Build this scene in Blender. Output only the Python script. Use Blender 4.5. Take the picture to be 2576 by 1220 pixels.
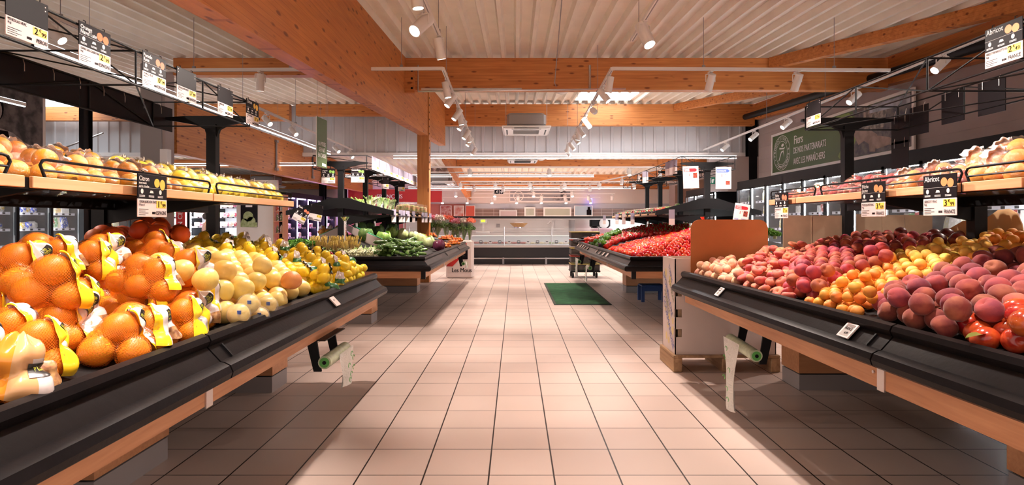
import bpy, math, random
from mathutils import Vector, Matrix, Euler, noise
random.seed(7)
R = math.radians
SC = bpy.context.scene
COL = SC.collection
for o in list(bpy.data.objects): bpy.data.objects.remove(o)

# ---------------------------------------------------------------- camera, world, exposure
FPX, EYE, VX, VY = 1418.0, 1.167, 1296.3, 560.5      # focal length in pixels, eye height, vanishing point
cam_data = bpy.data.cameras.new('camera')
cam_data.sensor_width = 36.0
cam_data.lens = FPX / 2576 * 36.0
cam_data.shift_x = -(VX - 1288) / 2576
cam_data.shift_y = -(610 - VY) / 2576
cam_data.clip_start = 0.05
cam_data.clip_end = 200
cam = bpy.data.objects.new('camera', cam_data)
cam.location = (0, 0, EYE)
cam.rotation_euler = (R(90), 0, 0)
COL.objects.link(cam)
SC.camera = cam
SC.view_settings.view_transform = 'Standard'
SC.view_settings.look = 'None'
SC.view_settings.gamma = 1
SC.view_settings.use_curve_mapping = False
SC.view_settings.exposure = 0.45
world = bpy.data.worlds.new('world'); SC.world = world
world.use_nodes = True
bg = world.node_tree.nodes['Background']
bg.inputs[0].default_value = (1.0, 0.80, 0.70, 1)
bg.inputs[1].default_value = 1.0
WARM = (1.0, 0.85, 0.76)
COOL = (0.86, 0.91, 1.0)
SPOT_W = 165.0


def at(px, py, Y):
    """the point of the hall seen at photo pixel (px, py) at depth Y"""
    return Vector(((px - VX) / FPX * Y, Y, EYE + (VY - py) / FPX * Y))


def pix(p):
    return (VX + p[0] / p[1] * FPX, VY - (p[2] - EYE) / p[1] * FPX)


# ---------------------------------------------------------------- mesh builder
_text_cache = {}


def text_geo(s, squeeze=1.0):
    key = (s, squeeze)
    if key not in _text_cache:
        cu = bpy.data.curves.new('lettering', 'FONT')
        cu.body = s; cu.size = 1.0; cu.resolution_u = 2; cu.space_character = 1.0
        ob = bpy.data.objects.new('lettering', cu)
        me = ob.to_mesh()
        vs = [(v.co.x * squeeze, v.co.y) for v in me.vertices]
        fs = [tuple(p.vertices) for p in me.polygons]
        ob.to_mesh_clear(); bpy.data.objects.remove(ob); bpy.data.curves.remove(cu)
        w = max([v[0] for v in vs] or [0])
        _text_cache[key] = (vs, fs, w)
    return _text_cache[key]


class MB:
    def __init__(s):
        s.v = []; s.f = []; s.m = []; s.uv = []

    def add(s, vs, fs, m=0, uv=None):
        o = len(s.v)
        s.v += [tuple(v) for v in vs]
        s.f += [tuple(i + o for i in f) for f in fs]
        s.m += [m] * len(fs) if isinstance(m, int) else list(m)
        if uv: s.uv += uv
        return s

    def box(s, x0, x1, y0, y1, z0, z1, m=0):
        if x0 > x1: x0, x1 = x1, x0
        if y0 > y1: y0, y1 = y1, y0
        if z0 > z1: z0, z1 = z1, z0
        vs = [(x, y, z) for z in (z0, z1) for y in (y0, y1) for x in (x0, x1)]
        return s.add(vs, [(0, 2, 3, 1), (4, 5, 7, 6), (0, 1, 5, 4), (2, 6, 7, 3), (0, 4, 6, 2), (1, 3, 7, 5)], m)

    def cbox(s, cx, cy, cz, sx, sy, sz, m=0):
        return s.box(cx - sx / 2, cx + sx / 2, cy - sy / 2, cy + sy / 2, cz - sz / 2, cz + sz / 2, m)

    def bbox(s, x0, x1, y0, y1, z0, z1, b, m=0):
        """box with all vertical and horizontal edges cut by b"""
        cx, cy, cz = (x0 + x1) / 2, (y0 + y1) / 2, (z0 + z1) / 2
        hx, hy, hz = abs(x1 - x0) / 2, abs(y1 - y0) / 2, abs(z1 - z0) / 2
        def ring(ix, iy, z): return [(cx - hx + ix + b, cy - hy + iy, z), (cx + hx - ix - b, cy - hy + iy, z), (cx + hx - ix, cy - hy + iy + b, z), (cx + hx - ix, cy + hy - iy - b, z),
                                     (cx + hx - ix - b, cy + hy - iy, z), (cx - hx + ix + b, cy + hy - iy, z), (cx - hx + ix, cy + hy - iy - b, z), (cx - hx + ix, cy - hy + iy + b, z)]
        rs = [ring(b, b, cz - hz), ring(0, 0, cz - hz + b), ring(0, 0, cz + hz - b), ring(b, b, cz + hz)]
        vs = sum(rs, []); fs = [tuple(range(7, -1, -1)), tuple(range(24, 32))]
        for k in range(3):
            for i in range(8): fs.append((k * 8 + i, k * 8 + (i + 1) % 8, k * 8 + 8 + (i + 1) % 8, k * 8 + 8 + i))
        return s.add(vs, fs, m)

    def bar(s, a, b, w, h=None, m=0):
        a, b = Vector(a), Vector(b); h = h or w
        d = (b - a).normalized()
        up = Vector((0, 0, 1)) if abs(d.z) < .99 else Vector((0, 1, 0))
        r = d.cross(up).normalized() * (w / 2); u = r.cross(d).normalized() * (h / 2)
        vs = [p + i * r + j * u for p in (a, b) for i, j in ((-1, -1), (1, -1), (1, 1), (-1, 1))]
        return s.add(vs, [(3, 2, 1, 0), (4, 5, 6, 7), (0, 1, 5, 4), (1, 2, 6, 5), (2, 3, 7, 6), (3, 0, 4, 7)], m)

    def tube(s, pts, r, n=8, m=0, cap=True):
        pts = [Vector(p) for p in pts]
        rr = r if isinstance(r, (list, tuple)) else [r] * len(pts)
        vs = []; prev = None
        for i, p in enumerate(pts):
            d = (pts[min(i + 1, len(pts) - 1)] - pts[max(i - 1, 0)])
            d = d.normalized() if d.length > 1e-9 else Vector((0, 0, 1))
            if prev is None:
                up = Vector((0, 0, 1)) if abs(d.z) < .9 else Vector((1, 0, 0))
                a = d.cross(up).normalized()
            else:
                a = (prev - d * prev.dot(d)).normalized()
            prev = a; b = d.cross(a)
            vs += [p + (a * math.cos(t) + b * math.sin(t)) * rr[i] for t in [2 * math.pi * k / n for k in range(n)]]
        fs = []
        for i in range(len(pts) - 1):
            for k in range(n):
                fs.append((i * n + k, i * n + (k + 1) % n, (i + 1) * n + (k + 1) % n, (i + 1) * n + k))
        if cap:
            fs.append(tuple(range(n - 1, -1, -1))); o = (len(pts) - 1) * n
            fs.append(tuple(range(o, o + n)))
        return s.add(vs, fs, m)

    def lathe(s, prof, n=16, M=None, m=0):
        """prof: (radius, z) from bottom to top"""
        M = M or Matrix(); vs = []; fs = []
        for r, z in prof:
            vs += [M @ Vector((max(r, 1e-5) * math.cos(2 * math.pi * k / n), max(r, 1e-5) * math.sin(2 * math.pi * k / n), z)) for k in range(n)]
        for i in range(len(prof) - 1):
            for k in range(n):
                fs.append((i * n + k, i * n + (k + 1) % n, (i + 1) * n + (k + 1) % n, (i + 1) * n + k))
        fs.append(tuple(range(n - 1, -1, -1))); o = (len(prof) - 1) * n; fs.append(tuple(range(o, o + n)))
        return s.add(vs, fs, m)

    def ext(s, poly, M, d, m=0):
        """polygon in local XY extruded by d along local Z, placed by matrix M"""
        n = len(poly)
        vs = [M @ Vector((x, y, 0)) for x, y in poly] + [M @ Vector((x, y, d)) for x, y in poly]
        fs = [tuple(range(n - 1, -1, -1)), tuple(range(n, 2 * n))] + [(i, (i + 1) % n, n + (i + 1) % n, n + i) for i in range(n)]
        return s.add(vs, fs, m)

    def sweep(s, prof, path, m=0):
        """closed profile of (outward offset, z) along a plan polyline whose outward side is on its right"""
        P = [Vector((x, y)) for x, y in path]; vs = []; n = len(prof)
        for i, p in enumerate(P):
            ns = []
            for a, b in ((i - 1, i), (i, i + 1)):
                if 0 <= a and b < len(P):
                    d = (P[b] - P[a]).normalized(); ns.append(Vector((d.y, -d.x)))
            nn = sum(ns, Vector((0, 0))).normalized(); k = 1 / max(.3, nn.dot(ns[0]))
            vs += [(p.x + nn.x * k * u, p.y + nn.y * k * u, z) for u, z in prof]
        fs = [tuple(range(n)), tuple(range((len(P) - 1) * n + n - 1, (len(P) - 1) * n - 1, -1))]
        for i in range(len(P) - 1):
            for k in range(n):
                fs.append((i * n + k, (i + 1) * n + k, (i + 1) * n + (k + 1) % n, i * n + (k + 1) % n))
        return s.add(vs, fs, m)

    def text(s, t, size, M, m=0, align='l', squeeze=1.0, fitw=None):
        vs, fs, w = text_geo(t, squeeze)
        if not vs: return s
        k = 1.0
        if fitw and w * size > fitw: k = fitw / (w * size)
        ox = {'l': 0, 'c': -w / 2, 'r': -w}[align]
        for sh in (0, .028): s.add([M @ Vector(((x + ox + sh) * size * k, y * size, sh * .012)) for x, y in vs], fs, m)
        return s

    def build(s, name, mats, parent=None, smooth=None, world=True):
        me = bpy.data.meshes.new(name)
        v = s.v
        if parent is not None and world:
            off = Vector((0, 0, 0)); p = parent
            while p: off += p.location; p = p.parent
            if off.length > 0: v = [(a - off.x, b - off.y, c - off.z) for a, b, c in v]
        me.from_pydata(v, [], s.f)
        if not isinstance(mats, (list, tuple)): mats = [mats]
        for mt in mats: me.materials.append(mt)
        if len(mats) > 1: me.polygons.foreach_set('material_index', s.m)
        if s.uv:
            ul = me.uv_layers.new(name='UVMap')
            flat = [c for uv in s.uv for c in uv]
            ul.data.foreach_set('uv', flat)
        me.update()
        if smooth:
            me.shade_smooth()
            if smooth < 180: me.set_sharp_from_angle(angle=R(smooth))
        ob = bpy.data.objects.new(name, me); COL.objects.link(ob)
        if parent is not None: ob.parent = parent
        return ob


def tag(o, label=None, cat=None, group=None, kind=None):
    if label: o['label'] = label
    if cat: o['category'] = cat
    if group: o['group'] = group
    if kind: o['kind'] = kind
    return o


def thing(name, label, cat, loc=(0, 0, 0), group=None, rotz=0):
    o = bpy.data.objects.new(name, None); COL.objects.link(o)
    o.empty_display_size = .05
    o.location = loc; o.rotation_euler = (0, 0, rotz)
    return tag(o, label, cat, group)


def struct(o): return tag(o, kind='structure')


KIDS = {}


def copy_tree(o, parent=None, nm=None):
    c = o.copy(); COL.objects.link(c)
    if parent is not None: c.parent = parent
    kids = KIDS.get(o.name)
    if kids is None: kids = KIDS[o.name] = list(o.children)
    for ch in kids: copy_tree(ch, c)
    return c


def place(proto, first, loc, rot=(0, 0, 0), label=None, group=None, scale=1.0):
    """first use moves the prototype itself, later uses copy it"""
    if first.get(proto.name):
        o = copy_tree(proto)
    else:
        KIDS[proto.name] = list(proto.children)
        for ch in proto.children: KIDS[ch.name] = list(ch.children)
        first[proto.name] = True; o = proto
    o.location = loc; o.rotation_euler = rot
    o.scale = (scale,) * 3 if not isinstance(scale, (tuple, list)) else scale
    if label: o['label'] = label
    if group: o['group'] = group
    return o


USED = {}

# ---------------------------------------------------------------- materials
MATS = {}


def mk(name, col, rough=.6, metal=0.0, emit=None, es=0.0, var=0.0, nscale=30, alpha=1.0, coat=0.0, bump=0.0, bscale=200, col2=None, objvar=None, spec=.5, sub=0.0, trans=0.0, sheen=0):
    if name in MATS: return MATS[name]
    m = bpy.data.materials.new(name); m.use_nodes = True
    nt = m.node_tree; b = nt.nodes['Principled BSDF']; L = nt.links.new
    b.inputs['Base Color'].default_value = (*col, 1)
    b.inputs['Roughness'].default_value = rough
    b.inputs['Metallic'].default_value = metal
    b.inputs['Specular IOR Level'].default_value = spec
    if coat: b.inputs['Coat Weight'].default_value = coat; b.inputs['Coat Roughness'].default_value = .1
    if alpha < 1: b.inputs['Alpha'].default_value = alpha
    if trans: b.inputs['Transmission Weight'].default_value = trans
    if sheen: b.inputs['Sheen Weight'].default_value = sheen; b.inputs['Sheen Roughness'].default_value = .4
    if emit:
        b.inputs['Emission Color'].default_value = (*emit, 1); b.inputs['Emission Strength'].default_value = es
    if var or col2 or objvar or bump:
        tc = nt.nodes.new('ShaderNodeTexCoord')
    if var or col2:
        nz = nt.nodes.new('ShaderNodeTexNoise'); nz.inputs['Scale'].default_value = nscale; nz.inputs['Detail'].default_value = 4
        src = tc.outputs['Object']
        if objvar:
            oi = nt.nodes.new('ShaderNodeObjectInfo'); ad = nt.nodes.new('ShaderNodeVectorMath'); ad.operation = 'MULTIPLY_ADD'
            cmb = nt.nodes.new('ShaderNodeCombineXYZ')
            for k in range(3): L(oi.outputs['Random'], cmb.inputs[k])
            ad.inputs[1].default_value = (9, 7, 5)
            L(cmb.outputs[0], ad.inputs[0]); L(src, ad.inputs[2]); src = ad.outputs[0]
        L(src, nz.inputs['Vector'])
        c2 = col2 or tuple(max(0, c * (1 - var)) for c in col)
        rp = nt.nodes.new('ShaderNodeValToRGB')
        rp.color_ramp.elements[0].position = .38; rp.color_ramp.elements[1].position = .62
        rp.color_ramp.elements[0].color = (*c2, 1); rp.color_ramp.elements[1].color = (*col, 1)
        L(nz.outputs['Fac'], rp.inputs['Fac']); out = rp.outputs['Color']
        if objvar:
            hs = nt.nodes.new('ShaderNodeHueSaturation'); mr = nt.nodes.new('ShaderNodeMapRange')
            mr.inputs['To Min'].default_value = .5 - objvar[0]; mr.inputs['To Max'].default_value = .5 + objvar[0]
            L(oi.outputs['Random'], mr.inputs['Value']); L(mr.outputs[0], hs.inputs['Hue'])
            mv = nt.nodes.new('ShaderNodeMapRange'); mt = nt.nodes.new('ShaderNodeMath'); mt.operation = 'FRACT'
            mu = nt.nodes.new('ShaderNodeMath'); mu.operation = 'MULTIPLY'; mu.inputs[1].default_value = 17.3
            L(oi.outputs['Random'], mu.inputs[0]); L(mu.outputs[0], mt.inputs[0]); L(mt.outputs[0], mv.inputs['Value'])
            mv.inputs['To Min'].default_value = 1 - objvar[1]; mv.inputs['To Max'].default_value = 1 + objvar[1] * .4
            L(mv.outputs[0], hs.inputs['Value']); L(out, hs.inputs['Color']); out = hs.outputs['Color']
        L(out, b.inputs['Base Color'])
    if bump:
        n2 = nt.nodes.new('ShaderNodeTexNoise'); n2.inputs['Scale'].default_value = bscale; n2.inputs['Detail'].default_value = 2
        bp = nt.nodes.new('ShaderNodeBump'); bp.inputs['Strength'].default_value = bump; bp.inputs['Distance'].default_value = .01
        L(tc.outputs['Object'], n2.inputs['Vector']); L(n2.outputs['Fac'], bp.inputs['Height']); L(bp.outputs[0], b.inputs['Normal'])
    MATS[name] = m
    return m


def wood(name, light, dark, axis, knots=True, lam=0.0, rough=.5, k=1.0):
    """planed timber with its grain along axis 0, 1 or 2"""
    m = bpy.data.materials.new(name); m.use_nodes = True; nt = m.node_tree; b = nt.nodes['Principled BSDF']; L = nt.links.new
    N = nt.nodes.new
    tc = N('ShaderNodeTexCoord'); mp = N('ShaderNodeMapping')
    sc = [14 * k] * 3; sc[axis] = .9 * k; mp.inputs['Scale'].default_value = sc
    L(tc.outputs['Object'], mp.inputs['Vector'])
    nz = N('ShaderNodeTexNoise'); nz.inputs['Scale'].default_value = 1.6; nz.inputs['Detail'].default_value = 5; nz.inputs['Distortion'].default_value = .6
    L(mp.outputs[0], nz.inputs['Vector'])
    rp = N('ShaderNodeValToRGB'); rp.color_ramp.elements[0].position = .3; rp.color_ramp.elements[1].position = .7
    rp.color_ramp.elements[0].color = (*dark, 1); rp.color_ramp.elements[1].color = (*light, 1)
    L(nz.outputs['Fac'], rp.inputs['Fac']); col = rp.outputs['Color']
    def mult(fac, c):
        nonlocal col
        mx = N('ShaderNodeMix'); mx.data_type = 'RGBA'; mx.blend_type = 'MULTIPLY'
        L(fac, mx.inputs['Factor']); L(col, mx.inputs['A']); mx.inputs['B'].default_value = (*c, 1); col = mx.outputs['Result']
    if knots:
        m2 = N('ShaderNodeMapping'); s2 = [11.0] * 3; s2[axis] = 4.0; m2.inputs['Scale'].default_value = s2
        L(tc.outputs['Object'], m2.inputs['Vector'])
        vo = N('ShaderNodeTexVoronoi'); vo.inputs['Scale'].default_value = 1.0; L(m2.outputs[0], vo.inputs['Vector'])
        r2 = N('ShaderNodeMapRange'); r2.inputs['From Min'].default_value = .12; r2.inputs['From Max'].default_value = .22
        r2.inputs['To Min'].default_value = .85; r2.inputs['To Max'].default_value = 0
        L(vo.outputs['Distance'], r2.inputs['Value']); mult(r2.outputs[0], (.30, .16, .10))
    if lam:
        sx = N('ShaderNodeSeparateXYZ'); L(tc.outputs['Object'], sx.inputs[0])
        ml = N('ShaderNodeMath'); ml.operation = 'MULTIPLY'; ml.inputs[1].default_value = 1 / lam; L(sx.outputs['Z'], ml.inputs[0])
        fr = N('ShaderNodeMath'); fr.operation = 'FRACT'; L(ml.outputs[0], fr.inputs[0])
        lt = N('ShaderNodeMath'); lt.operation = 'LESS_THAN'; lt.inputs[1].default_value = .07; L(fr.outputs[0], lt.inputs[0])
        mult(lt.outputs[0], (.72, .62, .55))
    L(col, b.inputs['Base Color']); b.inputs['Roughness'].default_value = rough
    MATS[name] = m
    return m


def emis(name, col, s):
    m = bpy.data.materials.new(name); m.use_nodes = True; nt = m.node_tree
    nt.nodes.remove(nt.nodes['Principled BSDF']); e = nt.nodes.new('ShaderNodeEmission')
    e.inputs[0].default_value = (*col, 1); e.inputs[1].default_value = s
    nt.links.new(e.outputs[0], nt.nodes['Material Output'].inputs[0]); MATS[name] = m
    return m


def net_mat(name, col, du=60, dv=30, line=.26, diag=True):
    m = bpy.data.materials.new(name); m.use_nodes = True; nt = m.node_tree; b = nt.nodes['Principled BSDF']; L = nt.links.new; N = nt.nodes.new
    b.inputs['Base Color'].default_value = (*col, 1); b.inputs['Roughness'].default_value = .35
    uv = N('ShaderNodeUVMap'); sx = N('ShaderNodeSeparateXYZ'); L(uv.outputs[0], sx.inputs[0])
    def mth(op, a, bb=None):
        n = N('ShaderNodeMath'); n.operation = op
        for i, x in enumerate((a, bb)):
            if x is None: continue
            if isinstance(x, (int, float)): n.inputs[i].default_value = x
            else: L(x, n.inputs[i])
        return n.outputs[0]
    u = mth('MULTIPLY', sx.outputs[0], du); v = mth('MULTIPLY', sx.outputs[1], dv)
    p = mth('ADD', u, v) if diag else u; q = mth('SUBTRACT', u, v) if diag else v
    a = mth('LESS_THAN', mth('FRACT', p), line); c = mth('LESS_THAN', mth('FRACT', q), line)
    al = mth('MAXIMUM', a, c)
    al = mth('ADD', mth('MULTIPLY', al, .75), .12)
    L(al, b.inputs['Alpha']); MATS[name] = m
    return m


def film_mat(name, col, a, rough=.12, bs=26):
    """clear crinkled plastic film"""
    m = bpy.data.materials.new(name); m.use_nodes = True; nt = m.node_tree; L = nt.links.new; N = nt.nodes.new
    nt.nodes.remove(nt.nodes['Principled BSDF']); out = nt.nodes['Material Output']
    tr = N('ShaderNodeBsdfTransparent'); pr = N('ShaderNodeBsdfPrincipled')
    pr.inputs['Base Color'].default_value = (*col, 1); pr.inputs['Roughness'].default_value = rough; pr.inputs['Specular IOR Level'].default_value = 1.0
    tc = N('ShaderNodeTexCoord'); nz = N('ShaderNodeTexNoise'); nz.inputs['Scale'].default_value = bs; nz.inputs['Detail'].default_value = 4; nz.inputs['Distortion'].default_value = 1.5
    L(tc.outputs['Object'], nz.inputs['Vector'])
    bp = N('ShaderNodeBump'); bp.inputs['Strength'].default_value = 1.0; bp.inputs['Distance'].default_value = .02
    L(nz.outputs['Fac'], bp.inputs['Height']); L(bp.outputs[0], pr.inputs['Normal'])
    mx = N('ShaderNodeMixShader'); mx.inputs[0].default_value = a
    L(tr.outputs[0], mx.inputs[1]); L(pr.outputs[0], mx.inputs[2]); L(mx.outputs[0], out.inputs[0]); MATS[name] = m
    return m


def perf_mat(name, col):
    """painted steel sheet with rows of slotted holes"""
    m = bpy.data.materials.new(name); m.use_nodes = True; nt = m.node_tree; b = nt.nodes['Principled BSDF']; L = nt.links.new; N = nt.nodes.new
    b.inputs['Base Color'].default_value = (*col, 1); b.inputs['Roughness'].default_value = .45
    tc = N('ShaderNodeTexCoord'); sx = N('ShaderNodeSeparateXYZ'); L(tc.outputs['Object'], sx.inputs[0])
    def mth(op, a, bb=None):
        n = N('ShaderNodeMath'); n.operation = op
        for i, x in enumerate((a, bb)):
            if x is None: continue
            if isinstance(x, (int, float)): n.inputs[i].default_value = x
            else: L(x, n.inputs[i])
        return n.outputs[0]
    fx = mth('FRACT', mth('MULTIPLY', sx.outputs[0], 12)); fy = mth('FRACT', mth('MULTIPLY', sx.outputs[1], 11))
    h = mth('MULTIPLY', mth('LESS_THAN', mth('ABSOLUTE', mth('SUBTRACT', fx, .5)), .16), mth('LESS_THAN', mth('ABSOLUTE', mth('SUBTRACT', fy, .5)), .25))
    L(mth('SUBTRACT', 1.0, h), b.inputs['Alpha']); MATS[name] = m
    return m


def floor_mat():
    m = bpy.data.materials.new('floor tiles'); m.use_nodes = True; nt = m.node_tree; b = nt.nodes['Principled BSDF']; L = nt.links.new; N = nt.nodes.new
    tc = N('ShaderNodeTexCoord'); sx = N('ShaderNodeSeparateXYZ'); L(tc.outputs['Object'], sx.inputs[0])
    def mth(op, a, bb=None):
        n = N('ShaderNodeMath'); n.operation = op
        for i, x in enumerate((a, bb)):
            if x is None: continue
            if isinstance(x, (int, float)): n.inputs[i].default_value = x
            else: L(x, n.inputs[i])
        return n.outputs[0]
    u = mth('MULTIPLY', mth('ADD', sx.outputs[0], .1219), 1 / .3)
    # some courses are laid half a joint out, as in the hall
    v = mth('MULTIPLY', mth('ADD', sx.outputs[1], -2.607), 1 / .2985)
    fu = mth('FRACT', mth('ADD', u, 100.0)); fv = mth('FRACT', mth('ADD', v, 100.0))
    gu = mth('LESS_THAN', mth('ABSOLUTE', mth('SUBTRACT', mth('ABSOLUTE', mth('SUBTRACT', fu, .5)), .5)), .0125)
    gv = mth('LESS_THAN', mth('ABSOLUTE', mth('SUBTRACT', mth('ABSOLUTE', mth('SUBTRACT', fv, .5)), .5)), .009)
    g = mth('MAXIMUM', gu, gv)
    cb = N('ShaderNodeCombineXYZ'); L(mth('FLOOR', mth('ADD', u, 100)), cb.inputs[0]); L(mth('FLOOR', mth('ADD', v, 100)), cb.inputs[1])
    wn = N('ShaderNodeTexWhiteNoise'); L(cb.outputs[0], wn.inputs['Vector'])
    rp = N('ShaderNodeValToRGB'); rp.color_ramp.elements[0].color = (.56, .435, .38, 1); rp.color_ramp.elements[1].color = (.63, .50, .44, 1)
    L(wn.outputs['Value'], rp.inputs['Fac'])
    nz = N('ShaderNodeTexNoise'); nz.inputs['Scale'].default_value = 2.2; nz.inputs['Detail'].default_value = 6; L(tc.outputs['Object'], nz.inputs['Vector'])
    mx0 = N('ShaderNodeMix'); mx0.data_type = 'RGBA'; mx0.blend_type = 'MULTIPLY'; L(nz.outputs['Fac'], mx0.inputs['Factor'])
    L(rp.outputs['Color'], mx0.inputs['A']); mx0.inputs['B'].default_value = (.93, .9, .88, 1)
    mx = N('ShaderNodeMix'); mx.data_type = 'RGBA'; L(g, mx.inputs['Factor']); L(mx0.outputs['Result'], mx.inputs['A']); mx.inputs['B'].default_value = (.018, .009, .006, 1)
    L(mx.outputs['Result'], b.inputs['Base Color'])
    rr = N('ShaderNodeMapRange'); rr.inputs['To Min'].default_value = .30; rr.inputs['To Max'].default_value = .46; L(nz.outputs['Fac'], rr.inputs['Value'])
    L(rr.outputs[0], b.inputs['Roughness'])
    bp = N('ShaderNodeBump'); bp.inputs['Strength'].default_value = .35; bp.inputs['Distance'].default_value = .003; bp.invert = True
    L(g, bp.inputs['Height']); L(bp.outputs[0], b.inputs['Normal'])
    MATS['floor'] = m
    return m


GLU_Y = wood('glulam along', (.62, .225, .058), (.46, .145, .035), 1, True, .045)
GLU_X = wood('glulam across', (.66, .25, .066), (.48, .155, .038), 0, True, .045)
GLU_Z = wood('glulam upright', (.60, .24, .07), (.45, .16, .04), 2, True)
OAK_Y = wood('oak edging along', (.80, .46, .25), (.68, .36, .18), 1, False, 0, .45, 2.2)
OAK_X = wood('oak edging across', (.80, .46, .25), (.68, .36, .18), 0, False, 0, .45, 2.2)
SKIRT = wood('beech skirting', (.62, .30, .145), (.50, .22, .10), 1, False, 0, .45, 2.2)
SKIRTX = wood('beech skirting across', (.62, .30, .145), (.50, .22, .10), 0, False, 0, .45, 2.2)
PALLET = wood('pallet timber', (.52, .33, .18), (.30, .17, .09), 1, True, 0, .8)
BLACK = mk('black plastic', (.008, .0065, .007), .32, spec=.12, bump=.04, bscale=60, var=.3, nscale=6)
STEELK = mk('black painted steel', (.006, .006, .007), .45, spec=.22)
GREYK = mk('dark grey fabric', (.05, .045, .05), .8)
WHITE = mk('white paint', (.82, .77, .74), .4)
WHITEG = mk('white gloss', (.85, .83, .82), .2)
GREYP = mk('grey painted steel', (.30, .27, .27), .5)
STEEL = mk('brushed steel', (.62, .58, .57), .28, .9)
CHROME = mk('chrome', (.8, .78, .78), .08, 1.0)
DECK = mk('roof deck', (.88, .80, .69), .5, 0.0, var=.06, nscale=3)
BULK = mk('pale wall sheeting', (.58, .56, .57), .5, var=.05, nscale=3)
GREYW = mk('grey cladding', (.40, .32, .30), .7, var=.06, nscale=2)
CREAM = mk('cream wall', (.70, .64, .60), .7)
BLUEG = mk('blue grey paint', (.40, .42, .47), .6)
LAMP = emis('lamp face', (1, .90, .80), 26)
TUBE = emis('tube light', (.93, .95, 1.0), 6)
SKYL = emis('daylight panel', (.85, .93, 1.0), 5)
COLDS = emis('fridge light', (.92, .96, 1.0), 60)
VIOLET = emis('violet fridge light', (.70, .45, 1.0), 30)
SCREEN = emis('scale screen', (.55, .85, .05), 1.6)
EXITG = emis('exit sign light', (.85, 1, .92), 1.2)
GREENS = mk('exit green', (.01, .16, .09), .5)
SIGNK = mk('sign charcoal', (.010, .007, .009), .5, spec=.15)
SIGNW = mk('sign white', (.80, .70, .69), .45)
SIGNY = mk('sign yellow', (.95, .68, .10), .45)
INK = mk('ink black', (.012, .010, .012), .9, spec=.0)
INKW = mk('ink white', (.85, .82, .8), .5)
INKR = mk('ink red', (.60, .03, .02), .5)
INKB = mk('ink blue', (.06, .12, .42), .5)
LILAC = mk('lilac card', (.35, .32, .42), .5)
GREENB = mk('banner green', (.075, .125, .035), .45)
GREENL = mk('banner light green', (.20, .29, .06), .45)
CARD = mk('cardboard', (.46, .32, .21), .8, var=.12, nscale=8)
CARDO = mk('orange brown cardboard', (.50, .17, .05), .7, var=.08, nscale=6)
CARDW = mk('white cardboard', (.74, .62, .58), .7, var=.04, nscale=5)
GREENC = mk('green crate plastic', (.03, .30, .15), .4)
REDP = mk('red panel', (.50, .02, .02), .5)
SALMON = mk('salmon wall', (.42, .13, .10), .7)
GLASS = mk('clear glass', (.9, .95, .97), .03, alpha=.10, spec=1.0)

# ================================================================ THE HALL
def ztop(y): return 3.18 + .064 * y            # underside of the front roof slope
def zback(y): return 3.15 - .064 * (y - 14.2)  # and of the one behind the bulkhead

b = MB(); b.box(-14, 6.3, -2.5, 27, -.1, 0); struct(b.build('floor', floor_mat()))


def deck(name, x0, x1, y0, y1, zf, per, holes=()):
    b = MB(); n = int((x1 - x0) / per)
    for i in range(n):
        x = x0 + i * per
        cuts = [(y0, y1)]
        for hx0, hx1, hy0, hy1 in holes:
            if hx0 - .01 < x + per / 2 < hx1: cuts = [(y0, hy0), (hy1, y1)]
        for ya, yb in cuts:
            pr = [(x, .08), (x + per * .56, .08), (x + per * .68, 0), (x + per * .88, 0), (x + per, .08)]
            o = len(b.v); vs = []
            for y in (ya, yb): vs += [(px, y, zf(y) + dz) for px, dz in pr]
            b.add(vs, [(k, k + 1, k + 6, k + 5) for k in range(4)])
    return struct(b.build(name, DECK))


HOLE = (1.45, 2.75, 12.1, 13.6)
deck('ceiling', -14, 6.0, -2.5, 14.2, ztop, .22, [HOLE])
deck('ceiling_back', -14, 6.0, 14.2, 24, zback, .22)
b = MB(); z0 = ztop(12.1) + .07
b.add([(1.45, 12.1, ztop(12.1) + .07), (2.75, 12.1, ztop(12.1) + .07), (2.75, 13.6, ztop(13.6) + .07), (1.45, 13.6, ztop(13.6) + .07)], [(0, 3, 2, 1)])
struct(b.build('window_1', SKYL))
b = MB(); b.box(-11.6, -10.2, 12.6, 14.0, ztop(13) - .02, ztop(13) + .0); struct(b.build('window_2', SKYL))

# bulkhead of upright ribbed sheeting where the roof steps down
b = MB(); x = -14.0
while x < 5.9:
    pr = [(x, 0), (x + .19, 0), (x + .205, -.035), (x + .255, -.035), (x + .27, 0)]
    zb = 2.9
    vs = [(px, 14.2 + dy, z) for z in (zb, 4.12) for px, dy in pr]
    b.add(vs, [(k, k + 1, k + 6, k + 5) for k in range(4)]); x += .27
struct(b.build('wall_bulkhead', BULK, smooth=20))
b = MB(); b.box(-14, 6.0, 14.14, 14.3, 2.84, 2.93); struct(b.build('trim_bulkhead', WHITE))

# right wall: laid-up grey planks
b = MB(); z = 0.0
while z < 4.3:
    b.box(6.0, 6.1, -2.5, 24, z, z + .295, 0); b.box(6.006, 6.1, -2.5, 24, z + .295, z + .30, 0); z += .30
struct(b.build('wall_right', GREYW))
b = MB(); b.box(-9.6, -9.5, -2.5, 11.4, 0, 4.2); struct(b.build('wall_left', CREAM))
b = MB(); b.box(-14.1, -14, -2.5, 27, 0, 4.2); struct(b.build('wall_side', CREAM))

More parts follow.
